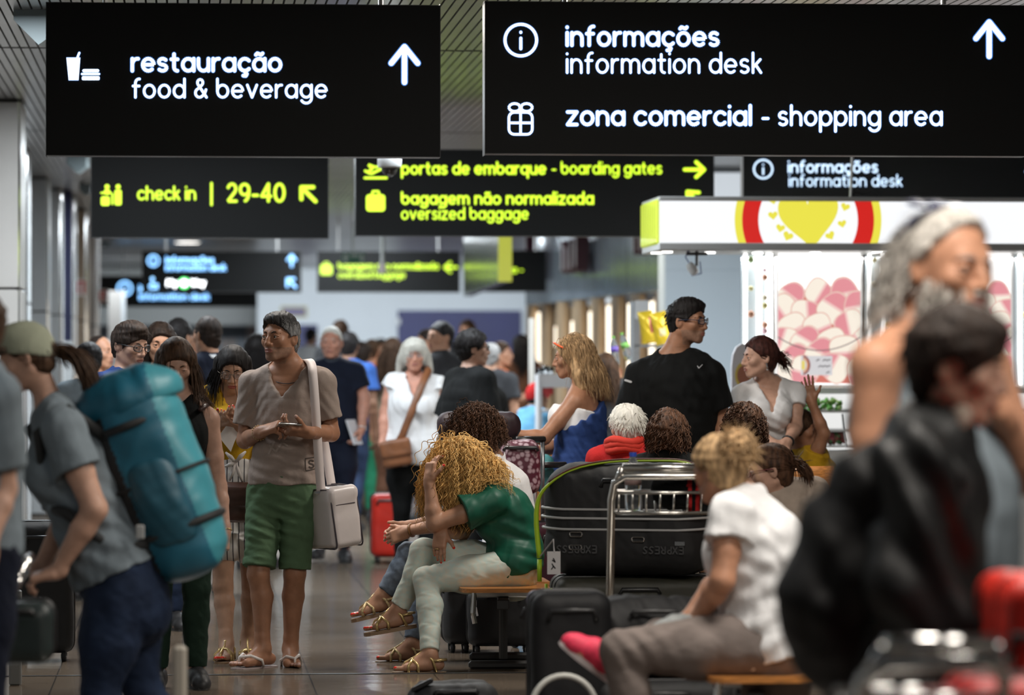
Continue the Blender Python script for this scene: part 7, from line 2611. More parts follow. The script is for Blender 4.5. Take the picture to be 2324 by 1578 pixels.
pp(0, 0, s, 0, 'f', 'seated woman with blond hair clipped up, white shirt and pink shoes', 'orange', {'style': 'bun', 'at': (.0, -.105, .062), 'r': .068, 'nb': 360, 'loose': 70, 't': .020, 'n': 900}, 'ash', 'white', GREYT, (.40, .40), J=J, fat=1.2, shoe='sneaker', shoemats=(mat('sole_pale', (.70, .62, .62), .5), PINK), lacemat=PINK,
   top={'g': .018, 'loose': .036, 'sl': .014, 'neck': 'crew', 'hem': (P(1780, 1486, s), V(.36, 0, -1)), 'amp': .005, 'folds': [(P(1740, 1390, s, -.14), (-.45, 0, 1), .006, .085, .18), (P(1700, 1250, s, -.14), (.5, 0, .9), .004, .07, .14)]},
   bottom={'len': (1.9, 1.8), 'g': .014, 'folds': [(P(1440, 1480, s, -.15), (.8, 0, .5), .004, .06, .12), (P(1740, 1470, s, -.15), (.9, 0, .3), .003, .09, .12)], 'amp2': .001}, res=.007)
mb = MB()
for sx_ in (-.045, .035):
    c = HP(J, sx_, -.085, .095); mb.box(c, (.018, .06, .022), [J['hx'], J['hy'], J['hz']], 0, .005)
b_ = empty('hair_clip', HP(J, 0, -.1, .09), 'clear claw clip in the blond woman white shirt hair', 'hair clip')
mb.build('clip', mat('clip_clear', (.75, .70, .60), .1, alpha=.7), b_)

# ---- foreground
s = 640
J = skel(150, 738, s, yaw=-88, sex='f', hyaw=-92, pitch=22, lean=.2, H=1.66)
setj(J, hd=P(58, 812, s, .0), nk=P(116, 925, s, .02), ch=P(172, 1040, s, .02), wa=P(212, 1168, s, .02), pv=P(268, 1300, s, .02),
     shL=P(142, 972, s, -.17), shR=P(120, 960, s, .19), elL=P(215, 1156, s, -.20), wrL=P(128, 1300, s, -.16), hdirL=(-.9, .1, -.2), palmL=(0, .3, -1),
     elR=P(170, 1140, s, .26), wrR=P(90, 1290, s, .24), hdirR=(-.9, 0, -.2), palmR=(0, -.3, -1),
     hipL=P(270, 1345, s, -.08), hipR=P(270, 1345, s, .11), knL=P(225, 1570, s, -.09), knR=P(320, 1560, s, .11), anL=P(270, 1724, s, -.09), anR=P(420, 1724, s, .11), toeL=(-1, 0, 0), toeR=(-1, 0, 0))
r, J = pp(0, 0, s, 0, 'f', 'woman in grey shirt and jeans bending forward under a teal backpack', 'fair', {'style': 'pony', 'at': (0, -.115, -.02), 'len': .24, 'nb': 200, 'dir': (.9, 0, .3)}, 'brown', 'bluegrey', 'denim', (.52, .52), J=J, fat=1.28, hands=[{'curl': .9}, {'curl': .9}],
          top={'g': .012, 'loose': .022, 'sl': .02, 'hem': (P(235, 1318, s), V(.42, 0, -.9)), 'folds': [(P(200, 1200, s, -.1), (.4, 0, 1), .008, .07, .2)]}, bottom={'g': .012})
S = cap_sdf(J, .018, (.10, .060, -.10, -.035), False, .012, .001)
vs, q = S.mesh(.008); make('cap', vs, q, cloth('khaki_cap', (.34, .36, .27), .06), r, True)
mb = MB()
mb.tube([HP(J, x, .104 - abs(x) * .55, .062 - abs(x) * .1) for x in (-.09, -.05, 0, .05, .09)], .014, 8)
mb.build('cap_band', cloth('cap_brown', (.05, .035, .025)), r, True)

# teal trekking backpack
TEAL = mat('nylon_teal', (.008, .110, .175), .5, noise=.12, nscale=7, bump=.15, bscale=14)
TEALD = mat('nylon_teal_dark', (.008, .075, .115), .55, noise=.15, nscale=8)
TEALL = mat('nylon_teal_highlight', (.05, .27, .33), .45, noise=.1, nscale=6)  # lighter teal paints the highlight on the pack's outer side
BLK = mat('nylon_black', (.012, .013, .014), .7)
c0, c1 = P(308, 962, s, .03), P(402, 1205, s, .03)
ay = nrm(c1 - c0); ax_ = nrm(V(ay[2] * -1, 0, ay[0])); ax_ = ax_ if ax_[0] > 0 else -ax_       # outward from the back
r = empty('backpack', P(390, 1290, s), 'large teal trekking backpack on the back of the bending woman', 'backpack')
bpC = (c0 + c1) / 2
S = SDF()
S.chain([(c0 - ay * .03, V(0, 1, 0), .165, .165), (c0 + ay * .06, V(0, 1, 0), .172, .178), (bpC, V(0, 1, 0), .175, .186), (c1, V(0, 1, 0), .170, .168), (c1 + ay * .06, V(0, 1, 0), .14, .115)], .03, ex=2.6)
S.fold(bpC, (.5, 0, 1), .006, .16, 3, .25); S.noise(.006, 13, 4)
vs, q = S.mesh(.009)
cq = vs[q].mean(1)
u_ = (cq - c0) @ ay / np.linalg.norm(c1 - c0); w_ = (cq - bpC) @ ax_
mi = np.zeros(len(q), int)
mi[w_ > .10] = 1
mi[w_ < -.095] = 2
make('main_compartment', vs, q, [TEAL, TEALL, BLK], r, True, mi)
S = SDF()
S.ell(c0 - ay * .085 + ax_ * .0, (.205, .178, .118), [ax_, V(0, 1, 0), ay], .02)
S.fold(c0 - ay * .13, ax_, .005, .11, 4, .2); S.noise(.006, 16, 3); S.cut(c0 - ay * .048, ay)
vs, q = S.mesh(.009)
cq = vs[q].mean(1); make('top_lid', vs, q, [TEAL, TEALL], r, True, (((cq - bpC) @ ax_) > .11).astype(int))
S = SDF(); S.chain([(bpC - V(0, .14, 0) - ay * .02, ax_, .085, .05), (bpC - V(0, .155, 0) + ay * .10, ax_, .09, .06), (c1 - V(0, .14, 0), ax_, .085, .05)], .02, ex=2.6); S.noise(.005, 20, 6)
vs, q = S.mesh(.009); make('side_pocket', vs, q, TEALD, r, True)
for t_, sc2 in ((.98, 1.02), (.52, 1.03)):
    q_ = c0 + (c1 - c0) * t_; mb = MB()
    mb.tube([q_ + (V(0, 1, 0) * math.copysign(abs(math.cos(a)) ** .77, math.cos(a)) * .171 + ax_ * math.copysign(abs(math.sin(a)) ** .77, math.sin(a)) * (.170 if t_ > .9 else .187)) * sc2 for a in [6.2832 * i / 32 for i in range(32)]], .014 if t_ > .9 else .007, 8, closed=True)
    mb.build('compression_band', BLK, r, True)
mb = MB()
for yy in (-.13, .15):
    mb.tube([c0 - ax_ * .11 + V(0, yy, 0), J['sh'][0 if yy < 0 else 1] + V(.02, 0, .065), J['sh'][0 if yy < 0 else 1] + V(-.085, 0, -.02), J['ch'] + V(-.10, yy * .9, -.06), c1 - ax_ * .12 + V(0, yy, 0)], .022, 8, flat=(V(0, 1, 0), 1.0))
mb.build('shoulder_strap', BLK, r, True)
mb = MB()
mb.tube([c1 - ax_ * .10 + V(0, -.15, 0), c1 - ax_ * .22 + V(0, -.20, .02), P(150, 1165, s, -.2), P(105, 1150, s, .0)], .020, 8)
mb.tube([c0 + ay * .0 - ax_ * .1 + V(0, -.17, 0), c0 + V(0, -.185, 0), c0 + ax_ * .12 + V(0, -.12, 0)], .014, 8)
mb.build('hip_belt', BLK, r, True)
mb = MB(); mb.box(P(318, 1208, s, -.2), (.03, .012, .05), None, 0, .004); mb.build('buckle', mat('buckle_grey', (.35, .36, .36), .4), r)

# person cut off by the left edge
s = 745
J = skel(-52, 690, s, yaw=-60, sex='m', H=1.70)
pp(0, 0, s, 0, 'm', 'person in blue grey shirt cut off by the left edge', 'fair', 'short', 'brown', 'bluegrey', 'navy', (.75, .75), J=J, joints=dict(elL=P(8, 1110, s, -.1), wrL=P(-30, 1240, s, -.2)))

# bearded man and boy in the right foreground
s = 920
J = skel(2150, 468, s, yaw=60, sex='m', hyaw=38, pitch=5)
setj(J, hd=P(2154, 608, s, .0), nk=P(2085, 742, s, .05), hs=1.17, ch=P(2090, 960, s, .08), shR=P(1988, 830, s, -.10), shL=P(2240, 840, s, .28), elR=P(1975, 1130, s, -.10), wrR=P(2090, 1330, s, -.20),
     elL=P(2330, 1080, s, .10), wrL=P(2275, 940, s, -.05), hdirL=(-.45, -.3, .8), palmL=(-.6, .4, -.2))
OM = SKIN['orange']
r, J = pp(0, 0, s, 0, 'm', 'bearded man with long grey hair, sunglasses on head and grey tank top', 'orange', {'style': 'short', 't': .014, 'n': 420, 'len': .07, 'line': (.058, .096, -.07, -.09), 'mane': (300, .22), 'sweep': lambda d, J: np.outer(np.ones(len(d)), -J['hy'] * .9)}, 'silver', 'bluegrey', 'dgrey', (.0, .0), J=J, fat=1.15, browcol='grey',
          top={'name': 'tank_top', 'neck': 'tank', 'sleeve': (None, None), 'g': .014}, res=.009, hres=.006, hands=[{'curl': .5}, None])
beard = strands(J, 420, .11, 11, region=lambda x, y, z: (z < -.52) & (y > .15), curl=(.006, 1.5), stiff=.25, lift=.02, wide=.0026, seg=10, spread=.3)
S = SDF(); R3 = [J['hx'], J['hy'], J['hz']]
S.ell(HP(J, 0, .055, -.100), (.052, .050, .045), R3, .02); S.ell(HP(J, .045, .02, -.07), (.02, .04, .04), R3, .02); S.ell(HP(J, -.045, .02, -.07), (.02, .04, .04), R3, .02); S.ell(HP(J, 0, .098, -.048), (.030, .012, .008), R3, .01); S.noise(.005, 60, 3)
hair_mesh([beard, S.mesh(.006)], HAIR['silver'], r, 'beard')
b_ = empty('sunglasses', HP(J, 0, .05, .11), 'dark blue sunglasses resting on the bearded man head', 'sunglasses')
mb = MB(); mb.tube([HP(J, .094, -.07, .055), HP(J, .082, -.03, .100), HP(J, .03, -.01, .128), HP(J, -.03, -.01, .128), HP(J, -.082, -.03, .100), HP(J, -.094, -.07, .055)], .007, 8)
for sg in (-1, 1):
    mb.lathe(HP(J, -.045 + sg * .03, -.03, .128), [(.026, 0), (.024, .008)], 14, J['hy'] * .25 + J['hz'])
mb.build('frame', mat('glass_navy', (.01, .015, .07), .2), b_, True)

s = 1020
J = skel(2180, 690, s, yaw=95, sex='m', hyaw=76, pitch=12, H=1.60, lean=.12)
setj(J, hs=1.04, hd=P(2172, 832, s, .0), nk=P(2120, 975, s, .05), ch=P(2080, 1160, s, .03), wa=P(2060, 1370, s, .03), pv=P(2050, 1540, s, .03), shR=P(2070, 1050, s, -.14), shL=P(2105, 1050, s, .20), elR=P(2060, 1330, s, -.18), wrR=P(2190, 1480, s, -.20), elL=P(2110, 1330, s, .25), wrL=P(2230, 1480, s, .2))
LEATH = mat('black_leather', (.006, .0065, .007), .5, noise=.2, nscale=10, bump=.25, bscale=16, spec=.3)
r, J = pp(0, 0, s, 0, 'm', 'dark haired boy in black jacket in profile before the bearded man', 'fair', {'style': 'short', 't': .018, 'n': 420, 'len': .05, 'top': .006, 'line': (.095, .048, -.06, -.125), 'wide': .002, 'sweep': lambda d, J: np.outer(np.ones(len(d)), J['hy'] * .4 - J['hz'] * .1)}, 'dark', LEATH, 'dgrey', (1.9, 1.9), J=J,
          top={'name': 'jacket', 'g': .035, 'loose': .045, 'sl': .03, 'neck': 'polo', 'amp': .010, 'fr': 14, 'folds': [(P(2080, 1150, s, -.2), (.9, 0, .5), .014, .12, .3)]}, res=.011, hres=.006, hands=[{'curl': .6}, {'curl': .6}])
mb = MB(); mb.tube([P(2180, 915, s, -.03), P(2182, 950, s, -.055), P(2176, 985, s, -.07)], [.024, .026, .008], 10); mb.build('shirt_collar', CL['beige'], r, True)
# his bulky black backpack
r = empty('backpack', P(1890, 1560, s), 'bulky black backpack on the back of the boy in black jacket', 'backpack')
S = SDF()
b0, b1 = P(1985, 1130, s, .02), P(1900, 1390, s, .02)
S.chain([(b0 - nrm(b1 - b0) * .06, V(0, 1, 0), .12, .07), (b0, V(0, 1, 0), .16, .11), ((b0 + b1) / 2, V(0, 1, 0), .18, .135), (b1, V(0, 1, 0), .17, .135), (b1 + V(.02, 0, -.09), V(0, 1, 0), .13, .09)], .03, ex=2.4)
S.fold((b0 + b1) / 2, (.7, 0, .7), .012, .14, 3, .3); S.noise(.010, 11, 8)
vs, q = S.mesh(.011); make('bag_body', vs, q, mat('pack_black', (.005, .005, .0055), .65, bump=.2, bscale=10, spec=.25), r, True)
mb = MB()
for yy in (-.11, .14): mb.tube([b0 + V(.02, yy, .05), J['sh'][1 if yy < 0 else 0] + V(.0, 0, .09), J['sh'][1 if yy < 0 else 0] + V(.12, 0, -.04), b1 + V(.14, yy, .0)], .022, 8)
mb.build('shoulder_strap', BLK, r, True)
# ---------------------------------------------------------------- seats, luggage, trolleys
def slab(c, hx, hy, th, rad=.05, ax=None, n=5):
    """Rounded board lying flat; returns an MB."""
    mb = MB()
    A = [HPX, HAX] if ax is None else ax
    mb.prism([c + A[0] * a + A[1] * b for a, b in rrect(-hx, -hy, hx, hy, rad, n)], V(0, 0, th))
    return mb


def beam_bench(seats, px, lab, z=.385, hx=.22, hy=.235, legs=(0,)):
    c0 = P(px, HOR, seats[0]); c1 = P(px, HOR, seats[-1])
    r = empty('bench', ((c0[0] + c1[0]) / 2, (c0[1] + c1[1]) / 2, 0), lab, 'bench', 'wooden beam benches')
    cs = []
    for s_ in seats:
        c = P(px, HOR, s_); c[2] = z; cs.append(c)
        slab(c, hx, hy, .020, .06).build('seat', WOOD, r)
        mb = MB(); mb.box(c + V(0, 0, -.02), (.30, .05, .03), [HPX, HAX, V(0, 0, 1)], 0, .006); mb.build('bracket', STEEL, r)
    d = nrm(cs[-1] - cs[0]) if len(cs) > 1 else HAX
    a, b = cs[0] - d * .2, cs[-1] + d * .2
    m = (a + b) / 2
    mb = MB(); mb.box((m[0], m[1], z - .06), (.06, np.linalg.norm(b - a), .05), [np.cross(d, V(0, 0, 1)), d, V(0, 0, 1)], 0, .006); mb.build('beam', mat('beam_black', (.02, .02, .02), .4), r)
    for i in legs:
        q = cs[i]
        mb = MB(); mb.tube([V(q[0], q[1], z - .05), V(q[0], q[1], .05)], .022, 10); mb.box((q[0], q[1], .02), (.34, .06, .04), [HPX, HAX, V(0, 0, 1)], 0, .012); mb.build('leg', mat('beam_black', (.02, .02, .02), .4), r)
        mb = MB(); mb.tube([V(q[0] - .14, q[1] - .2, z), V(q[0] - .145, q[1] - .2, z - .10), V(q[0] - .135, q[1] - .2, z - .15)], .013, 8); mb.build('support', CHROME, r)
    return r


beam_bench([465, 452], 1142, 'wooden beam bench under the two seated curly haired women', legs=(0, 1))
beam_bench([655, 640], 1715, 'wooden beam bench under the seated woman in white shirt and grey trousers', .395, .19, legs=(0,))
beam_bench([520], 1795, 'single wooden seat under the woman with grey ponytail', .40)


def chair(px, s, yaw, lab, ztop=.95):
    c = P(px, HOR, s); c[2] = 0
    f, l = dirs(yaw)
    r = empty('chair', tuple(c), lab, 'chair', 'orange wooden chairs')
    slab(c + V(0, 0, .42), .22, .21, .018, .06, [l, f]).build('seat', WOOD, r)
    mb = MB()
    n = 8
    vs = []
    for t in (0, .016):
        for j in range(n + 1):
            for i in range(n + 1):
                u, v = i / n * 2 - 1, j / n
                w_ = .215 * (1 - .12 * max(0, v - .8) * 5 * u * u)
                vs.append(c - f * (.22 + .05 * v - .04 * u * u + t) + l * u * w_ + V(0, 0, .50 + (ztop - .50) * v))
    N_ = (n + 1) ** 2
    fs = []
    for o in (0, N_):
        for j in range(n):
            for i in range(n):
                q = (o + j * (n + 1) + i, o + j * (n + 1) + i + 1, o + (j + 1) * (n + 1) + i + 1, o + (j + 1) * (n + 1) + i)
                fs.append(q[::-1] if o == 0 else q)
    rim = [i for i in range(n + 1)] + [j * (n + 1) + n for j in range(1, n + 1)] + [n * (n + 1) + i for i in range(n - 1, -1, -1)] + [j * (n + 1) for j in range(n - 1, 0, -1)]
    for a, b in zip(rim, rim[1:] + rim[:1]):
        fs.append((a, b, b + N_, a + N_))
    make('backrest', np.array(vs), fs, WOOD, r, True)
    for sx_ in (-1, 1):
        mb = MB(); mb.tube([c + l * sx_ * .17 - f * .20 + V(0, 0, .60), c + l * sx_ * .17 - f * .17 + V(0, 0, .41), c + l * sx_ * .17 + f * .12 + V(0, 0, .40), c + l * sx_ * .19 + f * .17], .012, 8)
        mb.tube([c + l * sx_ * .17 - f * .14 + V(0, 0, .40), c + l * sx_ * .19 - f * .20], .012, 8); mb.build('leg', CHROME, r)
    return r


chair(1414, 438, 165, 'orange wooden chair whose back shows beside the strapped suitcase', .94)
chair(1222, 382, 170, 'orange wooden chair back behind the suitcase handles', .96)
chair(1512, 460, 172, 'orange wooden chair of the woman with thick short hair')
chair(1690, 474, 178, 'orange wooden chair of the woman with curly auburn hair')
chair(1806, 428, 178, 'orange wooden chair back at right beside the grey ponytail', .955)
chair(1852, 395, 100, 'orange wooden chair of the person with the raised hand', 1.04)


def case(base, w_, d_, h, ax, m, lab, grp='luggage', wheels=True, rad=.05, fold=.003, name='suitcase', handle=False, ribs=True, cat='suitcase'):
    """Soft-sided case; ax = (width axis, depth axis); base = middle of its underside."""
    r = empty(name, tuple(base), lab, cat, grp)
    x, y = nrm(ax[0]), nrm(ax[1]); z = np.cross(x, y); z = z if z[2] > 0 else -z
    wz = .045 if wheels else 0
    c = base + z * (wz + (h - wz) / 2)
    S = SDF(); S.box(c, (w_ / 2, d_ / 2, (h - wz) / 2), [x, y, z], rad, .01); S.noise(fold, 11, int(w_ * 100)); S.noise(fold * .4, 40, 3)
    vs, q = S.mesh(.010); make('shell', vs, q, m, r, True)
    if ribs:
        for t in (-.16, .16):
            mb = MB(); mb.tube([c + x * a + z * b + y * (d_ * t) for a, b in rrect(-w_ / 2, -(h - wz) / 2, w_ / 2, (h - wz) / 2, rad, 4)], .006, 6, closed=True); mb.build('piping', BLACKPL, r, True)
    mb = MB(); mb.tube([c - y * (d_ / 2) + x * a + z * b for a, b in ((-.09, h * .30), (-.08, h * .36), (.08, h * .36), (.09, h * .30))], .011, 6); mb.build('carry_handle', BLACKPL, r, True)
    if wheels:
        for sx_ in (-1, 1):
            for sy in (-1, 1):
                q = base + x * sx_ * (w_ / 2 - .05) + y * sy * (d_ / 2 - .04) + z * .026
                wh = MB(); wh.lathe(q - x * .012, [(.012, 0), (.026, .002), (.026, .022), (.012, .024)], 14, x); o = wh.build('wheel', RUBBER, r, True)
                hb = MB(); hb.lathe(q - x * .014, [(.010, 0), (.010, .028)], 10, x); hb.build('hub', SILVER, o)
    if handle:
        hz, col = handle
        for sx_ in (-.09, .09):
            mb = MB(); mb.tube([c + x * sx_ + y * d_ * .3 + z * (h / 2 - .06), c + x * sx_ + y * d_ * .3 + z * hz], .011, 8); mb.build('handle_rod', col, r, True)
        mb = MB(); mb.tube([c + x * -.10 + y * d_ * .3 + z * hz, c + x * .10 + y * d_ * .3 + z * hz], .017, 8); mb.build('grip', BLACKPL, r, True)
    return r, c, (x, y, z)


NYL = mat('nylon_charcoal', (.009, .009, .010), .7, noise=.15, nscale=10, bump=.1, bscale=40)
OLV = mat('nylon_olive', (.028, .027, .018), .6, noise=.15, nscale=10)
PUR = mat('nylon_purple', (.040, .016, .075), .55, noise=.15, nscale=9)
REDS = mat('suitcase_red', (.62, .025, .012), .45, noise=.12, nscale=5, bump=.1, bscale=12)
X0, Y0 = V(1, .0857, 0), V(-.0857, 1, 0)
b = lambda px, s_, z=0.0: V(P(px, HOR, s_)[0], FPX / s_, z)
case(b(1138, 441), .36, .24, .33, (X0, Y0), NYL, 'black wheeled suitcase lying under the bench of the curly haired women')
case(b(1040, 438), .17, .26, .36, (X0, Y0), mat('nylon_dark_grey', (.03, .03, .032), .6), 'slim dark grey suitcase behind the planted foot of the green blouse woman')
case(b(880, 300), .26, .4, .52, (X0, Y0), REDS, 'red suitcase on the floor behind the brown crossbody bag')
case(b(100, 452), .30, .22, .70, (X0, Y0), NYL, 'black wheeled suitcase at left behind the bending woman legs')
# trolley suitcases with telescopic handles behind the bench
case(b(1224, 432), .30, .24, .66, (V(1, .9, 0), V(-.9, 1, 0)), mat('nylon_wine', (.045, .012, .022), .6), 'wine red suitcase with extended handle beside the blond woman hands', handle=(.74, mat('rod_steel_dark', (.20, .21, .22), .3, .8)))
case(b(1262, 428), .26, .22, .60, (V(1, .6, 0), V(-.6, 1, 0)), NYL, 'black suitcase with pale telescopic handle under the blue dress', handle=(.63, STEEL))
PAT = bpy.data.materials.new('cloth_burgundy_pattern'); PAT.use_nodes = True
nt = PAT.node_tree; tc = nt.nodes.new('ShaderNodeTexCoord'); vo = nt.nodes.new('ShaderNodeTexVoronoi'); vo.inputs['Scale'].default_value = 34
rp = nt.nodes.new('ShaderNodeValToRGB'); rp.color_ramp.elements[0].position = .30; rp.color_ramp.elements[1].position = .55
rp.color_ramp.elements[0].color = (.42, .30, .34, 1); rp.color_ramp.elements[1].color = (.085, .014, .030, 1)
nt.links.new(tc.outputs['Object'], vo.inputs['Vector']); nt.links.new(vo.outputs['Distance'], rp.inputs['Fac']); nt.links.new(rp.outputs['Color'], nt.nodes['Principled BSDF'].inputs['Base Color'])
case(V(*P(1178, 1128, 436)), .20, .22, .30, (X0, Y0), PAT, 'burgundy and white patterned bag standing behind the white top woman', wheels=False, rad=.07, fold=.008, name='travel_bag', ribs=False, cat='bag')
case(V(*P(1085, 1000, 430)), .44, .22, .155, (X0, Y0), mat('nylon_plum', (.020, .008, .012), .6), 'dark plum duffel bag on the trolley behind the curly brown hair', wheels=False, rad=.07, fold=.008, name='duffel_bag', ribs=False, cat='bag')
r = empty('rucksack', P(1234, 1118, 424), 'small teal rucksack between the suitcase handles', 'rucksack')
S = SDF(); S.box(P(1234, 1075, 424), (.05, .09, .10), None, .04, .01); S.noise(.008, 24, 2); vs, q = S.mesh(.009); make('bag_body', vs, q, mat('nylon_seagreen', (.04, .20, .22), .6), r, True)


def trolley(cx, s, lab, w_=.50, zt=1.0, m=CHROME, L=.95, yaw=0.0, basket=True, flip=1):
    """Airport luggage trolley, handle towards the camera; the platform runs away from it."""
    o = b(cx, s)
    f = rotz(Y0, yaw) * flip; x = rotz(X0, yaw)
    T = lambda a, d, z: o + x * a + f * d + V(0, 0, z)
    r = empty('luggage_trolley', tuple(o), lab, 'trolley', 'luggage trolleys')
    hw = w_ / 2
    mb = MB()
    mb.tube([T(-hw, .12, .16), T(-hw, .02, zt - .10), T(-hw + .01, -.02, zt - .03), T(-hw + .05, -.04, zt), T(hw - .05, -.04, zt), T(hw - .01, -.02, zt - .03), T(hw, .02, zt - .10), T(hw, .12, .16)], .017, 10)
    mb.build('handle_frame', m, r, True)
    mb = MB(); mb.tube([T(-hw + .04, -.05, zt + .035), T(hw - .04, -.05, zt + .035)], .019, 10)
    for sx_ in (-1, 1): mb.tube([T(sx_ * (hw - .04), -.05, zt + .035), T(sx_ * (hw - .01), -.01, zt - .04)], .014, 8)
    mb.build('push_bar', m, r, True)
    if basket:
        mb = MB()
        for z_, d in ((zt - .07, .0), (zt - .155, .02), (zt - .07, .20)):
            mb.tube([T(-hw + .02, d, z_), T(hw - .02, d, z_)], .008, 8)
        for i in range(9):
            a = -hw + .03 + (w_ - .06) * i / 8
            mb.tube([T(a, .0, zt - .07), T(a, .02, zt - .155), T(a, .17, zt - .155), T(a, .20, zt - .07)], .005, 6)
        mb.build('basket', m, r, True)
    mb = MB(); mb.tube([T(-hw + .02, .08, .30), T(-hw + .05, .07, .36), T(hw - .05, .07, .36), T(hw - .02, .08, .30)], .011, 8); mb.build('cross_bar', m, r, True)
    mb = MB()
    for a in (-hw, -.08, .08, hw): mb.tube([T(a, .10, .16), T(a * .8, L, .13)], .014, 8)
    mb.tube([T(-hw * .8, L, .13), T(hw * .8, L, .13), T(hw * .8, L + .02, .30), T(-hw * .8, L + .02, .30), T(-hw * .8, L, .13)], .013, 8)
    mb.build('platform', m, r, True)
    for a, d in ((-hw, .14), (hw, .14), (0, L - .08)):
        mb = MB(); mb.lathe(T(a, d, .085) - x * .018, [(.03, 0), (.085, .004), (.085, .032), (.03, .036)], 18, x); mb.tube([T(a, d, .09), T(a, d, .16)], .014, 6); mb.build('wheel', RUBBER, r, True)
    return r, T


ALU = mat('trolley_steel', (.66, .64, .60), .22, 1.0)
tr, T = trolley(1530, 545, 'chrome luggage trolley carrying the big strapped black suitcase', .52, 1.02, ALU)
# big black case with yellow-green luggage strap, on top of an olive case
case(b(1440, 500, .165), .74, .42, .36, (X0, Y0), OLV, 'olive black hard case lying on the trolley under the strapped suitcase', wheels=False)
zb = .535
r, c, (ax, ay, az) = case(b(1436, 500, zb), .76, .46, .50, (V(1, -.28, 0), V(.28, 1, 0)), NYL, 'big black suitcase with yellow green strap on the trolley', wheels=False, rad=.13, fold=.006, ribs=False)
mb = MB()
for dz, k_ in ((.055, 1), (.015, 1), (-.035, .99)):
    mb.tube([c + ax * a * k_ + ay * d * k_ + az * (dz - .02 * (1 - abs(a) / .4)) for a, d in rrect(-.393, -.236, .393, .236, .13, 6)], .006, 6, closed=True)
mb.build('piping', mat('piping_silver', (.45, .45, .45), .4), r, True)
mb = MB(); gl = {'E': [[(.8, 0), (0, 0), (0, 1.4), (.8, 1.4)], [(0, .7), (.7, .7)]], 'X': [[(0, 0), (.9, 1.4)], [(0, 1.4), (.9, 0)]], 'P': [[(0, 0), (0, 1.4), (.5, 1.4), (.8, 1.05), (.5, .7), (0, .7)]], 'R': [[(0, 0), (0, 1.4), (.5, 1.4), (.8, 1.05), (.5, .7), (0, .7)], [(.4, .7), (.85, 0)]], 'S': [[(.8, 1.25), (.4, 1.4), (.05, 1.1), (.4, .75), (.8, .4), (.4, 0), (0, .18)]]}
for x0 in (-.30, .10):
    for i, ch in enumerate('EXPRESS'):
        stroke_mesh(mb, [[(p_[0] + i * 1.25, p_[1]) for p_ in st] for st in gl[ch]], lambda a, d: c - ay * .2375 + ax * (x0 + .19 - a * .022) + az * (-.115 - d * .022), .13)
mb.build('lettering', mat('print_dim', (.075, .075, .078), .5), r)
mb = MB()
for (px, py) in ((1332, 1216), (1331, 1246), (1478, 1226)):
    q = c - ay * .238 + ax * ((px - 1436) / 509.) + az * ((CAMZ + (HOR - py) / 509.) - c[2])
    mb.tube([q + ax * a + az * d for a, d in rrect(-.028, -.010, .028, .010, .008, 3)], .003, 5, closed=True)
q = c - ay * .238 + ax * .275 + az * -.10; mb.box(q, (.045, .006, .018), [ax, ay, az]); mb.build('badge', SILVER, r)
SG = mat('strap_lime', (.42, .62, .02), .5, emit=(.42, .62, .02), estr=.0); SR = mat('strap_maroon', (.10, .02, .01), .6)
st = [(-.38, -.215, -.18), (-.395, -.215, .02), (-.36, -.21, .13), (-.24, -.18, .215), (-.08, -.12, .252), (.10, -.06, .258), (.24, .0, .250), (.34, .05, .20)]
sp = []
for i in range(len(st) - 1):
    for u_ in (0, .25, .5, .75):
        p0, p1, p2, p3 = [np.array(st[max(0, min(len(st) - 1, i + d))]) for d in (-1, 0, 1, 2)]
        v_ = .5 * (2 * p1 + (p2 - p0) * u_ + (2 * p0 - 5 * p1 + 4 * p2 - p3) * u_ ** 2 + (3 * p1 - p0 - 3 * p2 + p3) * u_ ** 3)
        sp.append(c + ax * v_[0] + ay * v_[1] + az * v_[2])
b_ = empty('luggage_strap', tuple(sp[0]), 'yellow green luggage strap with dark red stripe around the big black suitcase', 'strap')
mb = MB(); mb.tube([p_ + az * .006 for p_ in sp], [.012] * 8 + [.016] * (len(sp) - 8), 8, flat=(nrm(az - ax * .3), .3)); mb.build('webbing', SG, b_, True)
mb = MB(); mb.tube([p_ + az * .014 - ay * .002 for p_ in sp[9:]], .009, 6, flat=(az, .6)); mb.build('stripe', SR, b_, True)
mb = MB(); q = sp[0]; mb.tube([q, q + V(.0, -.01, -.10)], .012, 6); mb.tube([q + V(.03, 0, -.11), q + V(.035, 0, -.28)], .008, 6); mb.tube([q + V(.05, 0, -.13), q + V(.085, -.01, -.23)], .008, 6); mb.build('loose_end', SG, b_, True)
b_ = empty('luggage_tag', P(1256, 1304, 508), 'white paper luggage tag hanging from the yellow green strap', 'tag')
pz = Plane(1256, 508)
mb = MB(); pz.box(mb, 1242, 1252, 1272, 1304, .002); mb.tube([pz.at(1258, 1253), pz.at(1256, 1225), sp[0] + V(0, 0, .01)], .004, 5); mb.build('card', mat('tag_white', (.62, .60, .60), .6), b_)
mb = MB(); stroke_mesh(mb, [[(1252, 1292), (1256, 1286), (1253, 1280)], [(1260, 1290), (1255, 1284)], [(1254, 1272), (1260, 1276), (1256, 1268)]], lambda a, d: pz.at(a, d, .003), 1.2); mb.build('handwriting', BLACKPL, b_)
water_bottle(T(-.16, .10, .868), .0, .25, 'clear water bottle with red label standing in the trolley basket', CAPB, LBW, None)
S = SDF(); S.ell(T(.05, .10, .96), (.13, .09, .085), None, .02); S.ell(T(.14, .10, .93), (.10, .08, .08), None, .03); S.noise(.012, 22, 2); S.noise(.004, 60, 3)
vs, q = S.mesh(.008); cq = vs[q].mean(1); dx = cq[:, 0] - T(.02, 0, 0)[0]
r = empty('jacket', T(.05, .10, .88), 'rolled black jacket with red stripes in the trolley basket', 'jacket')
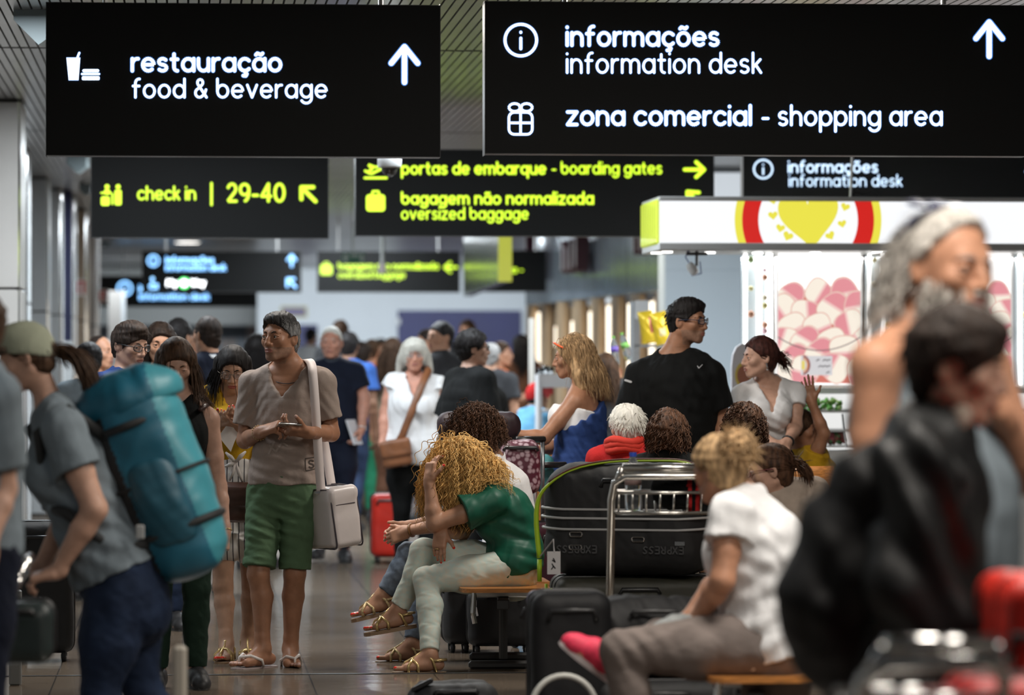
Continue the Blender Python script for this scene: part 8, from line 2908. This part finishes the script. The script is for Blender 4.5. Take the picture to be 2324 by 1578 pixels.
make('jacket_body', vs, q, [CL['black'], CL['red']], r, True, ((np.abs(dx - .045) < .009) | (np.abs(dx - .080) < .009)).astype(int))
# cases and bags at the near bench
case(b(1290, 605), .30, .30, .635, (X0, Y0), mat('nylon_jet', (.005, .005, .006), .65, spec=.3), 'large jet black suitcase standing in front of the trolley', wheels=True, rad=.06)
r, c, A3 = case(b(1228, 575), .09, .32, .585, (X0, Y0), PUR, 'purple suitcase edge standing left of the jet black suitcase', rad=.035)
mb = MB(); mb.tube([P(1218, 1425, 590), P(1216, 1480, 590)], .008, 6, flat=(V(0, 1, 0), .5)); mb.build('trim_strip', mat('strip_yellow', (.55, .38, .04), .5), r)
case(b(1475, 600, .30), .46, .32, .30, (X0, Y0), mat('nylon_soot', (.006, .006, .007), .7), 'soft black duffel bag piled beside the jet black suitcase', wheels=False, rad=.11, fold=.012, name='duffel_bag', ribs=False, cat='bag')
case(b(1500, 604), .50, .34, .30, (X0, Y0), mat('nylon_ash', (.015, .015, .016), .7), 'dark case under the soft black duffel bag', wheels=False, rad=.05)
S = SDF(); S.ell(P(1530, 1412, 655, -.02), (.075, .06, .022), [nrm(V(1, 0, .25)), V(0, 1, 0), nrm(V(-.25, 0, 1))], .02); S.ell(P(1492, 1428, 655, -.02), (.05, .05, .014), None, .02); S.noise(.008, 30, 3)
vs, q = S.mesh(.007); r = empty('cardigan', P(1520, 1430, 655), 'crumpled pale grey cardigan held on the lap of the pink shoe woman', 'cardigan'); make('fabric', vs, q, cloth('pale_grey', (.36, .38, .38)), r, True)
r, c, A3 = case(b(1280, 620), .26, .2, .20, (X0, Y0), mat('canvas_navy', (.012, .014, .03), .7), 'navy bag with white arched handle on the floor', wheels=False, rad=.06, name='tote_bag', ribs=False, cat='bag')
mb = MB(); mb.tube([P(1280 + 74 * math.cos(t), 1612 - 78 * math.sin(t), 625) for t in [math.pi * i / 16 for i in range(17)]], .011, 8); mb.build('handle', mat('handle_white', (.62, .62, .58), .5), r, True)
r, c, A3 = case(b(1030, 545), .36, .3, .155, (X0, Y0), mat('nylon_coal', (.010, .011, .013), .65), 'black bag lying on the floor before the curly haired women', wheels=False, rad=.07, fold=.01, name='floor_bag', ribs=False, cat='bag')
mb = MB(); mb.box(P(958, 1556, 545, -.1), (.10, .05, .02), [nrm(V(1, 0, .5)), V(0, 1, 0), nrm(V(-.5, 0, 1))], 0, .006); mb.build('flap', BLACKPL, r)
# near luggage trolleys
trolley(28, 690, 'chrome luggage trolley pushed by the bending woman at left', .46, .80, CHROME, .9, 90, True)
case(V(*P(20, 1500, 690)), .30, .36, .20, (X0, Y0), mat('case_bottle', (.012, .022, .022), .45), 'dark green case on the trolley of the bending woman', wheels=False)
r = empty('barrier_post', b(408, 700), 'pale square barrier post standing in front of the teal backpack woman', 'post')
q = b(408, 700); mb = MB(); mb.box((q[0], q[1], .285), (.046, .046, .57), None, 0, .012); mb.build('post', mat('post_pale', (.46, .42, .36), .35), r); mb = MB(); mb.box((q[0], q[1], .01), (.16, .16, .02), None, 0, .004); mb.build('base', STEEL, r)
r = empty('barrier_post', b(35, 490), 'grey metal post at the lower left edge', 'post')
q = b(35, 490); mb = MB(); mb.box((q[0], q[1], .22), (.055, .05, .44), None, 0, .006); mb.build('post', mat('post_steel', (.20, .20, .19), .35, .5), r)
trolley(2115, 1180, 'blurred chrome luggage trolley in the lower right foreground', .30, .905, CHROME, .8, 8, True)
r, c, A3 = case(b(2338, 1060), .18, .40, 1.03, (X0, Y0), REDS, 'tall bright red suitcase at the right edge', wheels=True, rad=.05, fold=.006)
case(b(2290, 1150), .24, .3, .86, (X0, Y0), mat('suitcase_scarlet', (.50, .012, .010), .45), 'scarlet case low in the right foreground beside the trolley', wheels=True)
